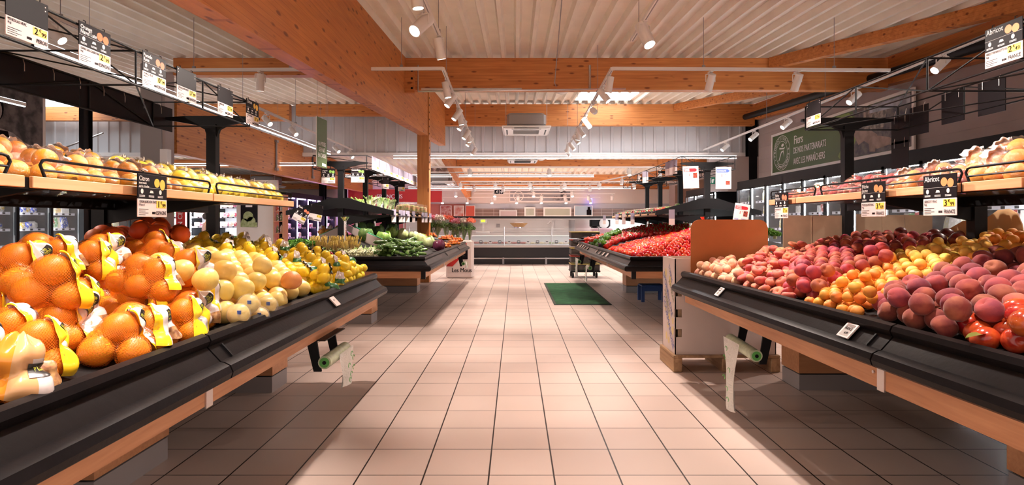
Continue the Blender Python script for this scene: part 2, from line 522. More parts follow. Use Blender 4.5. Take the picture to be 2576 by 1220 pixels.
# back wall in bands
YB = 22.0
b = MB(); b.box(-14, 6.3, YB, YB + .1, 0, 2.9, 0); b.box(-2.3, 6.3, YB - .02, YB, 1.72, 1.92, 1)
struct(b.build('wall_back', [CREAM, BLUEG]))
TILEB = bpy.data.materials.new('brown wall tile'); TILEB.use_nodes = True
_n = TILEB.node_tree; _br = _n.nodes.new('ShaderNodeTexBrick'); _br.inputs['Scale'].default_value = 1
for k, v in (('Color1', (.16, .10, .08, 1)), ('Color2', (.19, .12, .10, 1)), ('Mortar', (.42, .36, .34, 1))): _br.inputs[k].default_value = v
_br.inputs['Brick Width'].default_value = .42; _br.inputs['Row Height'].default_value = .12; _br.inputs['Mortar Size'].default_value = .008; _br.offset = 0
_tc = _n.nodes.new('ShaderNodeTexCoord'); _sx = _n.nodes.new('ShaderNodeSeparateXYZ'); _cx = _n.nodes.new('ShaderNodeCombineXYZ')
_n.links.new(_tc.outputs['Object'], _sx.inputs[0]); _n.links.new(_sx.outputs['X'], _cx.inputs[0]); _n.links.new(_sx.outputs['Z'], _cx.inputs[1])
_n.links.new(_cx.outputs[0], _br.inputs['Vector']); _n.links.new(_br.outputs['Color'], _n.nodes['Principled BSDF'].inputs['Base Color'])
_n.nodes['Principled BSDF'].inputs['Roughness'].default_value = .3
b = MB(); b.box(-1.95, 6.2, YB - .03, YB, 0, 1.72); struct(b.build('trim_1', TILEB))
b = MB(); b.box(-6.5, -1.95, YB - .05, YB, 0, 1.80, 0); b.box(-6.5, -1.95, YB - .08, YB, 1.80, 1.90, 1); struct(b.build('wall_back_red', [SALMON, MATS['salmon wall']]))

# glulam frame
def beam(name, pts, w, mat):
    """pts: (y, zlow, zhigh); a beam running into the hall with faces at w[0], w[1]"""
    b = MB(); vs = []
    for y, zl, zh in pts: vs += [(w[0], y, zl), (w[1], y, zl), (w[1], y, zh), (w[0], y, zh)]
    n = len(pts); fs = [(3, 2, 1, 0), tuple(range(n * 4 - 4, n * 4))]
    for i in range(n - 1):
        for k in range(4): fs.append((i * 4 + k, i * 4 + (k + 1) % 4, i * 4 + 4 + (k + 1) % 4, i * 4 + 4 + k))
    b.add(vs, fs); return struct(b.build(name, mat))


beam('beam_main', [(.3, 2.19, 3.20), (11.0, 2.87, ztop(11.0))], (-1.87, -1.71), GLU_Y)
beam('beam_main_far', [(11.28, 2.89, ztop(11.28)), (13.78, 3.05, ztop(13.78))], (-1.87, -1.71), GLU_Y)
beam('beam_second', [(8.9, 2.26, 3.09), (21.0, 2.26, 3.09)], (-5.5, -5.34), GLU_Y)
beam('beam_side', [(-1, 2.62, 3.16), (14.2, 3.72, ztop(14.2))], (5.82, 5.98), GLU_Y)
beam('beam_back', [(14.35, 2.75, 3.12), (21.9, 2.05, 2.62)], (-1.87, -1.71), GLU_Y)
for nm, y, x0, x1, h in (('beam_cross', 8.8, -1.71, 5.82, .50), ('beam_cross', 13.7, -1.71, 5.82, .52), ('beam_cross', 8.8, -5.34, -1.87, .27), ('beam_cross', 13.7, -5.34, -1.87, .28),
                         ('beam_cross', 13.7, -14, -5.5, .40)):
    b = MB(); b.box(x0, x1, y, y + .16, ztop(y) - h, ztop(y) - .003); struct(b.build(nm, GLU_X))
for y in (16.4, 19.3, 21.6):
    b = MB(); b.box(-1.7, 5.9, y, y + .14, zback(y) - .22, zback(y) - .003); struct(b.build('beam_cross_back', GLU_X))
    b = MB(); b.box(-14, -5.5, y, y + .14, zback(y) - .22, zback(y) - .003); struct(b.build('beam_cross_back', GLU_X))
for (xa, ya), (xb, yb), zf in (((4.0, 8.8), (5.82, 4.9), ztop), ((3.9, 13.7), (5.82, 9.7), ztop), ((4.2, 16.4), (5.8, 14.5), zback), ((4.2, 19.3), (5.8, 16.6), zback)):
    b = MB(); b.bar((xa, ya, zf(ya) - .09), (xb, yb, zf(yb) - .09), .12, .17); struct(b.build('beam_brace', GLU_X))
b = MB(); b.box(-1.92, -1.69, 11.03, 11.25, 0, 3.86, 0)
for k in range(12): b.box(-1.69, -1.683, 11.05, 11.07, 2.2 + k * .14, 2.23 + k * .14, 1)
struct(b.build('column_timber', [GLU_Z, BLACK]))
# fixing shoe where the cross beam meets the main beam
b = MB(); b.box(-1.71, -1.56, 8.72, 8.8, ztop(8.8) - .56, ztop(8.8) - .16, 0)
for z in (3.25, 3.4, 3.52): b.cbox(-1.60, 8.715, z, .03, .01, .03, 1)
struct(b.build('beam_shoe', [GLU_X, BLACK]))
b = MB(); b.box(-5.72, -5.4, 8.6, 8.88, 0, 3.6, 0); b.box(-5.4, -5.36, 8.62, 8.86, 0, 3.55, 1); struct(b.build('column_grey', [GREYP, GREYW]))
for x, y, z in ((5.86, 14.0, 4.0), (-7.75, 14.5, 3.0), (-7.0, 20.5, 2.9), (-5.95, 19.5, 2.9), (-8.0, 10.5, 3.8)):
    b = MB(); w_ = .045 if x < -7.9 else .1; b.box(x - w_, x + w_, y - .11, y - .095, 0, z); b.box(x - w_, x + w_, y + .095, y + .11, 0, z); b.box(x - .008, x + .008, y - .1, y + .1, 0, z)
    struct(b.build('column_steel', BLACK))
b = MB(); b.tube([(5.55, 2, 2.98), (5.55, 13.6, 3.72)], .07, 12)
tag(b.build('duct_pipe', STEELK, smooth=60), 'long black round duct pipe running under the side glulam beam', 'pipe')
b = MB(); b.box(4.8, 6.0, 13.9, 14.13, 1.95, 2.80)
struct(b.build('wall_return', GREYW))
b = MB(); b.tube([(-12.3, 13.5, 2.4), (-9.8, 13.4, 3.3)], .02, 6)   # light strut under the left far beam
b.tube([(-11.3, 13.5, 3.3), (-11.3, 13.5, 1.5)], .04, 8); struct(b.build('trim_2', STEEL))
b = MB(); b.tube([(-1.45, 8.70, 3.23), (.1, 8.70, 3.23)], .018, 6); b.tube([(-1.5, 8.68, 3.19), (1.7, 8.68, 3.23)], .014, 6); b.tube([(-1.5, 8.7, 3.2), (-1.5, 8.7, 3.6)], .012, 6)
b.tube([(1.15, 8.7, 3.23), (1.15, 8.7, 3.6)], .02, 6)
tag(b.build('conduit_pipe', STEEL, smooth=60), 'pair of thin metal conduits along the lower edge of the cross beam', 'pipe')


# ---------------------------------------------------------------- track lights
def spot_proto():
    """a cylinder spot on a yoke; local origin at the track, body hangs below, aimed along local -Z"""
    root = thing('track_spotlight', 'x', 'spotlight')
    b = MB(); b.cbox(0, 0, -.012, .035, .12, .024); b.build('adapter', WHITE, root)
    return root


def aim_matrix(d):
    d = Vector(d).normalized(); return d.to_track_quat('-Z', 'Y').to_matrix().to_4x4()


SPOT_N = [0]


def spot(x, y, z, aim, label, group, power=1.0, lit=True, wide=62, rad=.045, ln=.2):
    root = thing('track_spotlight', label, 'spotlight', (x, y, z), group)
    d = (Vector(aim) - Vector((x, y, z - .12))).normalized()
    M = Matrix.Translation((0, 0, -.125)) @ aim_matrix(d)
    b = MB(); b.cbox(0, 0, -.012, .032, .11, .024, 0); b.tube([(0, 0, -.02), (0, 0, -.045)], .009, 8)
    b.build('adapter', WHITE, root, world=False)
    b = MB(); s = rad + .012
    side = Vector((d.y, -d.x, 0)); side = side.normalized() if side.length > .05 else Vector((1, 0, 0))
    b.bar(side * s + Vector((0, 0, -.04)), side * -s + Vector((0, 0, -.04)), .014, .006)
    for k in (-1, 1): b.bar(side * s * k + Vector((0, 0, -.04)), side * s * k + Vector((0, 0, -.13)), .005, .014)
    b.build('yoke', WHITE, root, world=False)
    b = MB(); h = ln
    b.lathe([(rad * .8, .46 * h), (rad, .45 * h), (rad, -.55 * h), (rad * .9, -.55 * h), (rad * .82, -.50 * h)], 20, M)
    b.build('lamp_housing', WHITE, root, smooth=40, world=False)
    b = MB(); b.lathe([(rad * .80, -.505 * h), (rad * .80, -.50 * h)], 20, M)
    b.build('lamp_lens', LAMP if lit else WHITEG, root, world=False)
    if lit:
        ld = bpy.data.lights.new('spot_beam', 'SPOT'); ld.energy = SPOT_W * power; ld.color = WARM; ld.spot_size = R(wide); ld.spot_blend = .55; ld.shadow_soft_size = .03
        lo = bpy.data.objects.new('spot_beam', ld); COL.objects.link(lo); lo.parent = root
        lo.matrix_local = M @ Matrix.Translation((0, 0, -.56 * h))
    SPOT_N[0] += 1
    return root


def track(name_label, a, bb, w=.034, drops=(), group='white lighting tracks'):
    a, bb = Vector(a), Vector(bb)
    t = thing('lighting_track', name_label, 'lighting track', tuple(a), group)
    b = MB(); b.bar(a, bb, w, .036, 0)
    dn = (bb - a).normalized(); b.bar(a + dn * .03 + Vector((0, 0, -.0185)), bb - dn * .03 + Vector((0, 0, -.0185)), .010, .002, 1)
    b.build('rail', [WHITE, GREYP], t)
    for k in drops:
        p = a.lerp(bb, k); zt = ztop(p.y) if p.y < 14.2 else zback(p.y)
        c = MB(); c.tube([p + Vector((0, 0, .015)), (p.x, p.y, zt)], .0035, 5); c.cbox(p.x, p.y, p.z + .03, .035, .02, .035)
        c.build('suspension_wire', GREYP, t)
    return t


ZT = 3.0
AX, BX, LX, RX = -.86, 1.15, -4.1, 4.55
track('long white track over the aisle beside the citrus table', (AX, 6.7, ZT), (-.98, 14.0, ZT), drops=(.05, .5, .95))
track('long white track over the aisle beside the peach table', (BX, 6.7, ZT), (1.27, 14.0, ZT), drops=(.18, .6, .95))
track('white track crossing above the citrus shelves and the main beam', (-4.15, 6.7, ZT - .02), (AX, 6.7, ZT), drops=(.1, .45, .85))
track('white track crossing above the peach table', (BX, 6.7, ZT), (4.45, 6.7, ZT - .02), drops=(.33, .8))
track('white track running over the far side of the citrus table', (LX, 1.0, ZT), (LX, 14.6, ZT), drops=(.3, .55, .7, .95))
track('white track running over the far side of the peach table', (RX, 1.0, ZT), (4.75, 14.6, ZT), drops=(.3, .55, .7, .95))
track('short white track end overhead on the citrus side', (-.78, -1.0, ZT), (-.745, 5.68, ZT), drops=(.6, .97))
track('short white track end overhead on the peach side', (1.12, -1.0, ZT), (1.17, 5.66, ZT), drops=(.6, .95))
ORD = ['first', 'second', 'third', 'fourth', 'fifth', 'sixth', 'seventh', 'eighth', 'ninth', 'tenth', 'eleventh', 'twelfth']
# aisle rows
for i, y in enumerate((7.75, 8.75, 9.7, 10.75, 11.7, 13.3)):
    spot(-.87 - (y - 7) * .015, y, ZT - .02, (-2.1, y - .6, .95), 'white cylinder spotlight on the citrus-side aisle track, %s from its near end' % ORD[i], 'spotlights of the citrus-side aisle track', 2.2 if i < 2 else 1.0, True, 66)
for i, y in enumerate((7.45, 8.5, 9.5, 10.45, 11.4, 12.4, 13.5)):
    spot(1.16 + (y - 7) * .015, y, ZT - .02, (2.5, y - .6 if i != 1 else 13.2, .95 if i != 1 else 3.2), 'white cylinder spotlight on the peach-side aisle track, %s from its near end' % ORD[i], 'spotlights of the peach-side aisle track', (1.3 if i == 0 else 1.0) if i != 1 else .45, True, 66)
for i, (x, aim) in enumerate(((-3.03, (-3.2, 7.0, 1)), (-2.03, (-1.9, 7.9, 1)))):
    spot(x, 6.7, ZT - .03, aim, 'white cylinder spotlight on the crossing track over the citrus side, %s from the shelf end' % ORD[i], 'spotlights of the crossing tracks', 1.3, True, 60)
for i, (x, aim) in enumerate(((2.32, (2.2, 7.9, 1)), (3.35, (3.2, 7.8, 1)))):
    spot(x, 6.7, ZT - .03, aim, 'white cylinder spotlight on the crossing track over the peach side, %s from the aisle' % ORD[i], 'spotlights of the crossing tracks', 1.3, True, 60)
for i, y in enumerate((.9, 2.4, 3.7, 5.0, 9.3, 10.4, 12.9, 14.0)):
    spot(LX, y, ZT - .02, (-2.35, y + (.1 if y < 6 else -.9), 1.2), 'white spotlight on the track behind the citrus shelves, %s from the near end' % ORD[i], 'spotlights behind the citrus shelves', .5 if y < 6 else .9, True, 60)
for i, y in enumerate((.9, 2.4, 3.9, 6.0, 7.6, 9.6, 11.0, 12.6)):
    spot(RX + (y - 6.7) * .025, y, ZT - .02, (2.7, y - .3, 1.2), 'white spotlight on the track behind the peach shelves, %s from the near end' % ORD[i], 'spotlights behind the peach shelves', .6 if y < 5 else .9, True, 60)
# the near aisle tracks: two lamps in view, the others overhead and behind
spot(-.80, 4.85, ZT - .0, (-2.0, 3.0, .9), 'large white spotlight overhead on the citrus side, lamp face glowing', 'overhead spotlights', 1.25, True, 54, .055, .24)
spot(1.17, 5.1, ZT - .0, (1.75, 4.2, .9), 'large white spotlight overhead on the peach side, hanging from its track end', 'overhead spotlights', 1.0, True, 80, .055, .24)
spot(1.17, 3.95, ZT + .05, (2.5, 3.2, .9), 'white spotlight cut by the top edge of the view on the peach side', 'overhead spotlights', 1.25, True, 80, .055, .24)
for k, (x, y, ax, ay) in enumerate(((-.76, 3.4, -1.9, 2.4), (-.77, 2.0, -1.9, 1.3), (-.77, .6, -1.8, .6), (1.14, 2.5, 2.3, 1.9), (1.13, 1.1, 2.2, 1.0), (-.74, 5.5, -.3, 6.2))):
    spot(x, y, ZT - .0, (ax, ay, .9 if abs(ax) > 1 else 0), 'white aisle spotlight above the camera, %s of the overhead row' % ORD[k], 'overhead spotlights', .95 if x < 0 else 1.1, True, 70)
# extra floods, added on the tracks only to brighten the aisle tiles
for k, (x, y, ax) in enumerate(((-.74, 4.2, -.34), (-.75, 1.3, -.34), (1.14, 3.2, .74), (1.14, .3, .74), (-.93, 11.2, -.3), (1.22, 10.9, .74), (-.88, 7.2, -.34), (-.9, 9.2, -.34), (1.2, 12.9, .7), (1.16, 6.95, .74))):
    spot(x, y, ZT - .0, (ax, y + .2, 0), 'added white fill spotlight turned down to the aisle tiles, %s along the tracks' % ORD[k], 'added fill spotlights turned down to the tiles', 1.0, True, 60)


# ---------------------------------------------------------------- linear lights
def tube_light(a, bb, label, drops=True, w=.05):
    a, bb = Vector(a), Vector(bb); t = thing('linear_light', label, 'strip light', tuple(a), 'strip lights')
    b = MB(); b.bar(a, bb, w, .05); b.build('light_housing', WHITE, t)
    b = MB(); b.bar(a + Vector((0, 0, .028)), bb + Vector((0, 0, .028)), w * .7, .006); b.build('added_uplight', TUBE, t)  # glowing top strip added to throw light onto the ceiling
    b = MB(); b.bar(a - Vector((0, 0, .03)), bb - Vector((0, 0, .03)), w * .6, .012); b.build('light_diffuser', TUBE, t)
    if drops:
        for k in (.08, .92):
            p = a.lerp(bb, k); zt = ztop(p.y) if p.y < 14.2 else zback(p.y)
            c = MB(); c.tube([p, (p.x, p.y, zt)], .003, 5); c.build('suspension_wire', GREYP, t)


tube_light((-4.6, 5.4, 2.90), (-4.6, 14.0, 2.90), 'long bright strip light running behind the citrus price signs')
tube_light((-6.3, 10.4, 2.90), (-6.3, 14.2, 2.90), 'strip light in front of the second glulam beam', False)
tube_light((-3.0, 13.9, 2.79), (5.45, 13.9, 2.79), 'very long strip light under the ribbed bulkhead', True)
tube_light((-5.5, 12.8, 2.50), (-4.15, 12.8, 2.50), 'short unlit looking strip light beside the green banner')
tube_light((-5.2, 17.2, 2.6), (2.4, 17.2, 2.60), 'strip light crossing the rear ceiling behind the bulkhead')
tube_light((-3.6, 19.0, 2.35), (3.9, 19.0, 2.35), 'strip light over the service counter')
tube_light((-8.6, 17.5, 2.3), (-8.6, 21, 2.3), 'strip light above the violet lit fridge', False)
tube_light((-9.8, 15.3, 2.75), (-7.6, 15.3, 2.75), 'strip light beneath the far corner of the bulkhead', False)
for k, (x, y) in enumerate(((-7.4, 2.5), (-7.4, 7.0))):
    tube_light((x, y - 1.5, 2.95), (x, y + 1.5, 2.95), 'strip light over the side passage, %s from the entrance' % ORD[k], False)
# rear tracks with small spots
RT = [(15.1, -2.5, 3.9, 2.66, 3), (16.0, -2.4, 1.6, 2.60, 0), (17.6, -2.6, 3.9, 2.46, 6), (18.3, -1.9, 2.8, 2.42, 5), (19.6, -3.0, 2.4, 2.30, 4), (20.4, -1.5, 3.6, 2.22, 6), (21.2, -3.3, 3.2, 2.12, 7)]
for i, (y, x0, x1, z, n) in enumerate(RT):
    track('white track crossing the rear ceiling, %s from the bulkhead' % ORD[i], (x0, y, z), (x1, y, z))
    for k in range(n):
        x = x0 + (x1 - x0) * (k + .6) / n + (i % 3) * .12
        spot(x, y, z - .02, (x + .1, y + (.5 if i % 2 else -.6), 0.9), 'small pinkish white spotlight, %s along the %s rear track' % (ORD[k], ORD[i]), 'spotlights of the rear tracks', 1.1, True, 80, .055, .16)
track('white side track of the rear grid, running in depth', (4.1, 15.1, 2.66), (2.3, 18.6, 2.42))
for k, (x, y) in enumerate(((3.95, 15.4), (3.55, 16.2), (3.2, 16.9))):
    spot(x, y, 2.6 - k * .04, (x - .2, y, .9), 'small white spotlight on the rear side track, %s from the bulkhead' % ORD[k], 'spotlights of the rear side track', 1.0, True, 80, .055, .17)

# ================================================================ PRODUCE TABLES
LIP = [(-.045, .765), (-.035, .787), (-.015, .797), (.004, .790), (.012, .772), (.006, .757), (.0, .75), (.044, .703), (.058, .700), (.077, .690), (.086, .668), (.080, .648), (.062, .637),
       (.03, .633), (-.01, .633), (-.012, .74), (-.04, .752)]
PERF = perf_mat('perforated shelf', (.05, .04, .038))
SHK = mk('shelf black', (.012, .010, .010), .6, spec=.2)


class Table:
    """a double sided produce table; s = -1 citrus side, +1 peach side"""
    def __init__(t, s, label, fascia, board, ridge, y0, y1, joints, endface, deep, legs, posts, shelf, ylit=None):
        t.s, t.ridge, t.y0, t.y1 = s, ridge, y0, y1
        fx = lambda y: s * (fascia[0] + (fascia[1] - fascia[0]) * (y - 4.34) / (1.6 - 4.34))
        bx = lambda y: s * (board[0] + (board[1] - board[0]) * (y - 4.34) / (1.6 - 4.34))
        t.fx, t.bx = fx, bx
        far = s * (2 * ridge - fascia[0])
        r = t.root = thing('produce_table', label, 'display table', (s * ridge, (y0 + y1) / 2, 0), 'produce tables')
        js = [y0] + joints + [y1]
        for i in range(len(js) - 1):
            a, c = js[i] + (.004 if i else 0), js[i + 1] - (.004 if i < len(js) - 2 else 0)
            pa, pc = (fx(a), a), (fx(c), c)
            b = MB()
            if i == 0 and endface:
                path = [(far, a), pa, pc] if s < 0 else [pc, pa, (far, a)]
            else: path = [pc, pa] if s > 0 else [pa, pc]
            b.sweep(LIP, path)
            fc = b.build('fascia', BLACK, r, smooth=32)
            if i or not endface:
                c2 = MB(); y = a + .07; c2.bar((fx(y) - s * .008, y, .745), (fx(y) - s * .046, y, .704), .007, .010)   # rib by the joint
                c2.build('fascia_rib', STEELK, r)
            b = MB(); ba, bc = bx(a), bx(c)
            b.add([(ba, a, .557), (ba + s * .022, a, .557), (ba + s * .022, a, .634), (ba, a, .634), (bc, c, .557), (bc + s * .022, c, .557), (bc + s * .022, c, .634), (bc, c, .634)],
                  [(0, 1, 2, 3), (7, 6, 5, 4), (0, 4, 5, 1), (1, 5, 6, 2), (2, 6, 7, 3), (3, 7, 4, 0)])
            b.build('skirt_board', SKIRT, r)
            if i:
                b = MB(); b.cbox(bx(a) - s * .003, a, .593, .006, .04, .085); b.tube([(bx(a) - s * .001, a + .045, .61), (bx(a) - s * .006, a + .045, .61)], .006, 8)
                b.build('joint_plate', STEEL, r)
        if endface:
            b = MB(); b.box(bx(y0), far, y0 - .0, y0 + .022, .557, .634); b.build('skirt_board', SKIRTX, r)
            b = MB(); b.box(bx(y0) - s * .012, bx(y0) + s * .035, y0 - .016, y0 + .02, .548, .64); b.build('corner_bracket', STEELK, r)
            for q in (.575, .62):
                pass
        # sloping bed on both sides and frame under it
        b = MB(); e = .05
        zl, zr = .757 if not endface else .735, ((1.07 if s > 0 else 1.0) if endface else .985)
        t.rise = zr - zl; t.zl = zl
        hp = 1.1 if endface else 0.0
        t.hip = hp
        for sg in (1, -1):
            xa0 = s * ridge - sg * s * (abs(s * ridge - fx(y0)) - e); xa1 = s * ridge - sg * s * (abs(s * ridge - fx(y1)) - e)
            b.add([(xa0, y0 + .03, zl), (s * ridge, y0 + .03 + hp, zr), (s * ridge, y1 - .03, zr), (xa1, y1 - .03, zl), (xa0, y0 + .03, zl - .04), (s * ridge, y0 + .03 + hp, zl - .04), (s * ridge, y1 - .03, zl - .04), (xa1, y1 - .03, zl - .04)],
                  [(0, 1, 2, 3), (7, 6, 5, 4), (0, 4, 5, 1), (2, 6, 7, 3), (3, 7, 4, 0)])
        if hp: b.add([(fx(y0) + s * e, y0 + .03, zl), (far - s * e, y0 + .03, zl), (s * ridge, y0 + .03 + hp, zr)], [(0, 1, 2)])
        b.build('display_bed', SHK, r)
        b = MB(); b.box(bx(y0) + s * .06, far - s * .06, y0 + .05, y1 - .05, .60, .66)
        b.build('under_frame', STEELK, r)
        for (a, c, xi) in legs:
            b = MB(); xo = s * (2 * ridge) - xi
            b.box(xi, xo, a, c, 0, .108, 0); b.box(xi - s * .004, xo, a - .004, c + .004, .118, .31, 1); b.box(xi + s * .01, xo, a + .01, c - .01, .105, .12, 2); b.box(xi + s * .12, xo - s * .12, a + .05, c - .05, .31, .60, 2)
            b.build('foot', [GREYP, SKIRTX, STEELK], r)
        # uprights, T heads
        x = s * ridge
        for y in posts:
            low = not endface and y < 4
            b = MB(); b.box(x - .036, x + .036, y - .03, y + .03, .62, 1.30 if low else 1.93)
            b.build('upright', STEELK, r)
            if low: continue
            b = MB(); hw = .36
            poly = [(-hw, 1.985), (-hw, 1.965), (-hw + .1, 1.95), (-.12, 1.925), (-.055, 1.89), (-.036, 1.83), (.036, 1.83), (.055, 1.89), (.12, 1.925), (hw - .1, 1.95), (hw, 1.965), (hw, 1.985), (.2, 1.995), (-.2, 1.995)]
            M = Matrix(((1, 0, 0, x), (0, 0, -1, y + .015), (0, 1, 0, 0), (0, 0, 0, 1)))
            b.ext(poly, M, .03); b.build('cross_arm', STEELK, r)
        # wire trusses for the signs
        b = MB(); ra = .0055; ya, yb = posts[0] - 1.25 * 2 - .3 if not endface else posts[0] - .05, posts[-1] + (.0 if not endface else .6)
        if not endface: yb = y1 + .05
        t.rail = []
        for sg in (-1, 1):
            xx = x + sg * .36
            for z in (1.89, 2.07): b.tube([(xx, ya, z), (xx, yb, z)], ra, 6)
            n = max(2, int((yb - ya) / .62)); st = (yb - ya) / n
            for k in range(n + 1):
                y = ya + k * st; b.tube([(xx, y, 1.89), (xx, y, 2.07)], ra, 6)
                if k < n: b.tube([(xx, y, 2.07 if k % 2 else 1.89), (xx, y + st, 1.89 if k % 2 else 2.07)], ra * .8, 5)
            t.rail.append(xx)
        n = max(2, int((yb - ya) / 1.2)); st = (yb - ya) / n
        for k in range(n + 1):
            y = ya + k * st
            for z in (1.89, 2.07): b.tube([(x - .36, y, z), (x + .36, y, z)], ra, 6)
            if k < n: b.tube([(x - .36, y, 2.07), (x + .36, y + st, 2.07)], ra * .8, 5); b.tube([(x - .36, y + st, 1.89), (x + .36, y, 1.89)], ra * .8, 5)
        b.build('sign_truss', STEELK, r, smooth=60)
        # shelf
        if shelf:
            xe, zt_, segs, guards, y_end = shelf
            zb_ = zt_ - .04
            b = MB(); b.box(xe + s * .02, x, segs[0][0], y_end, zb_ + .012, zb_ + .018)
            b.build('shelf_deck', PERF, r)
            b = MB(); b.box(xe + s * .015, xe + s * .03, segs[0][0], y_end, zb_ - .004, zt_ - .004); b.box(x - s * .09, x - s * .05, segs[0][0], y_end, zb_ - .045, zb_ + .01)
            b.build('shelf_beam', STEELK, r)
            for y in posts + [segs[0][0] + .02]:
                if y > y_end: continue
                b = MB()
                vs = [(xe + s * .02, y - .012, zb_ - .005), (x, y - .012, zb_ - .13), (x, y - .012, zb_ + .008), (xe + s * .02, y - .012, zb_ + .008)]
                vs += [(a_, b_ + .024, c_) for a_, b_, c_ in vs]
                b.add(vs, [(0, 1, 2, 3), (7, 6, 5, 4), (0, 4, 5, 1), (1, 5, 6, 2), (2, 6, 7, 3), (3, 7, 4, 0)])
                b.build('shelf_bracket', STEELK, r)
            for a, c in segs:
                b = MB(); b.bbox(xe, xe + s * .015, a, c, zb_, zt_, .002); b.build('shelf_edge', OAK_Y, r)
            for a, c in guards:
                b = MB(); zg = zt_ + .062; q = .02; xg = xe + s * .01
                b.tube([(xg, a + .02, zt_), (xg, a, zg - q), (xg, a + q * .5, zg - .004), (xg, a + q * 1.4, zg), (xg, c - q * 1.4, zg), (xg, c - q * .5, zg - .004), (xg, c, zg - q), (xg, c - .02, zt_)], .0052, 6)
                b.tube([(xg, a + .01, zt_ + .025), (xg, c - .01, zt_ + .025)], .0045, 6)
                b.build('wire_guard', STEELK, r, smooth=60)

    def z(t, X, Y):
        """height of the bed at |X|"""
        l = abs(t.fx(Y)) + .05; k = (abs(X) - l) / (t.ridge - l)
        z = t.zl + t.rise * min(1, max(0, k)) if k <= 1 else t.zl + t.rise - t.rise * (k - 1)
        return min(z, t.zl + t.rise * max(0, (Y - t.y0 - .03) / t.hip)) if t.hip else z

    def hit(t, px, py, h=.05):
        """where the ray through a photo pixel meets the heap surface, h above the bed"""
        Y = max(.8, t.y0)
        while Y < 12:
            p = at(px, py, Y)
            if Y > t.y0 + .05 and abs(p.x) >= abs(t.fx(Y)) + .03 and p.z <= t.z(p.x, Y) + h: return p
            Y += .006
        p = at(px, py, (t.y0 + t.y1) / 2); p.x = t.s * max(abs(p.x), abs(t.fx(p.y)) + .1); return p


TL = Table(-1, 'near produce table with black fascia carrying netted oranges, pomelos and lemons', (1.03, 1.03), (1.03, 1.03), 2.35, -.41, 4.17, [1.885], False, 0,
           [(-.2, .3, -1.75), (2.30, 2.79, -1.72), (3.87, 4.12, -1.67)], [.70, 1.95, 3.20, 4.38], (-1.63, 1.325, [(-.4, 1.875), (1.905, 3.04), (3.05, 4.15)], [(.2, 1.83), (1.945, 3.03), (3.09, 4.13)], 4.15))
TR = Table(1, 'near produce table with black fascia heaped with peaches, apricots and nectarines', (1.285, 1.40), (1.308, 1.35), 2.62, -.41, 4.34, [2.06], False, 0,
           [(-.2, .3, 1.98), (3.93, 4.18, 1.98), (2.0, 2.4, 2.1)], [.70, 1.95, 3.20, 4.45], (1.94, 1.342, [(-.4, 2.15), (2.16, 2.45), (2.47, 2.98), (3.0, 3.9), (3.91, 4.31)], [(.2, 2.44), (2.46, 3.6), (3.66, 4.30)], 4.30))
TLF = Table(-1, 'far produce table of green vegetables, its end lip facing the tiles', (1.00, 1.00), (1.00, 1.00), 2.35, 6.2, 11.3, [7.9, 9.6], True, 0,
            [(6.5, 6.77, -1.66), (9.4, 9.7, -1.64)], [7.6, 8.85, 10.1, 11.2], (-1.69, 1.30, [(7.7, 9.4), (9.42, 11.3)], [(8.6, 9.8), (9.9, 11.2)], 11.3))
TRF = Table(1, 'far produce table heaped with tomatoes and peppers, its end lip facing the tiles', (1.27, 1.27), (1.29, 1.29), 2.62, 6.2, 11.3, [7.9, 9.6], True, 0,
            [(6.5, 6.8, 1.85), (9.4, 9.7, 1.85)], [7.7, 8.95, 10.2, 11.2], (1.94, 1.30, [(7.8, 9.4), (9.42, 11.3)], [(7.9, 9.4), (9.5, 11.2)], 11.3))

# gable brackets and chrome misting posts of the far tables
for T, y in ((TLF, 7.60), (TRF, 7.70)):
    s = T.s; x = s * T.ridge
    b = MB(); poly = [(-.72, 1.27), (-.72, 1.33), (-.3, 1.44), (-.12, 1.50), (.12, 1.50), (.3, 1.44), (.72, 1.33), (.72, 1.27), (.3, 1.33), (.06, 1.36), (-.06, 1.36), (-.3, 1.33)]
    b.ext(poly, Matrix(((1, 0, 0, x), (0, 0, -1, y - .03), (0, 1, 0, 0), (0, 0, 0, 1))), .03)
    b.build('gable_bracket', STEELK, T.root)
    b = MB()
    for sg in (-1, 1):
        for k in range(7): b.bar((x + sg * .05, y + k * .5, 1.41), (x + sg * .70, y + k * .5, 1.285), .02, .02)
        b.add([(x + sg * .05, y, 1.40), (x + sg * .71, y, 1.27), (x + sg * .71, 11.2, 1.27), (x + sg * .05, 11.2, 1.40)], [(0, 1, 2, 3)])
    b.build('shelf_deck', SHK, T.root)
for i, p in enumerate((at(868, 560, 6.75), at(897, 560, 8.0), at(943, 560, 8.8))):
    b = MB(); b.tube([(p.x, p.y, .85), (p.x, p.y, 1.20)], .018, 12); b.lathe([(.02, 1.19), (.028, 1.2), (.05, 1.235), (.052, 1.24), (.01, 1.245)], 16, Matrix.Translation((p.x, p.y, 0)))
    tag(b.build('misting_post', CHROME, smooth=50), 'chrome misting post with a cup head among the green vegetables, %s from the near end' % ORD[i], 'misting post', 'chrome misting posts')
for i, p in enumerate((at(1772, 560, 6.9), at(1737, 560, 8.0), at(1691, 560, 8.8), at(1629, 560, 10.2))):
    b = MB(); b.tube([(p.x, p.y, .85), (p.x, p.y, 1.20)], .018, 12); b.lathe([(.02, 1.19), (.028, 1.2), (.05, 1.235), (.052, 1.24), (.01, 1.245)], 16, Matrix.Translation((p.x, p.y, 0)))
    tag(b.build('misting_post', CHROME, smooth=50), 'chrome misting post with a cup head behind the tomatoes, %s from the near end' % ORD[i], 'misting post', 'chrome misting posts')

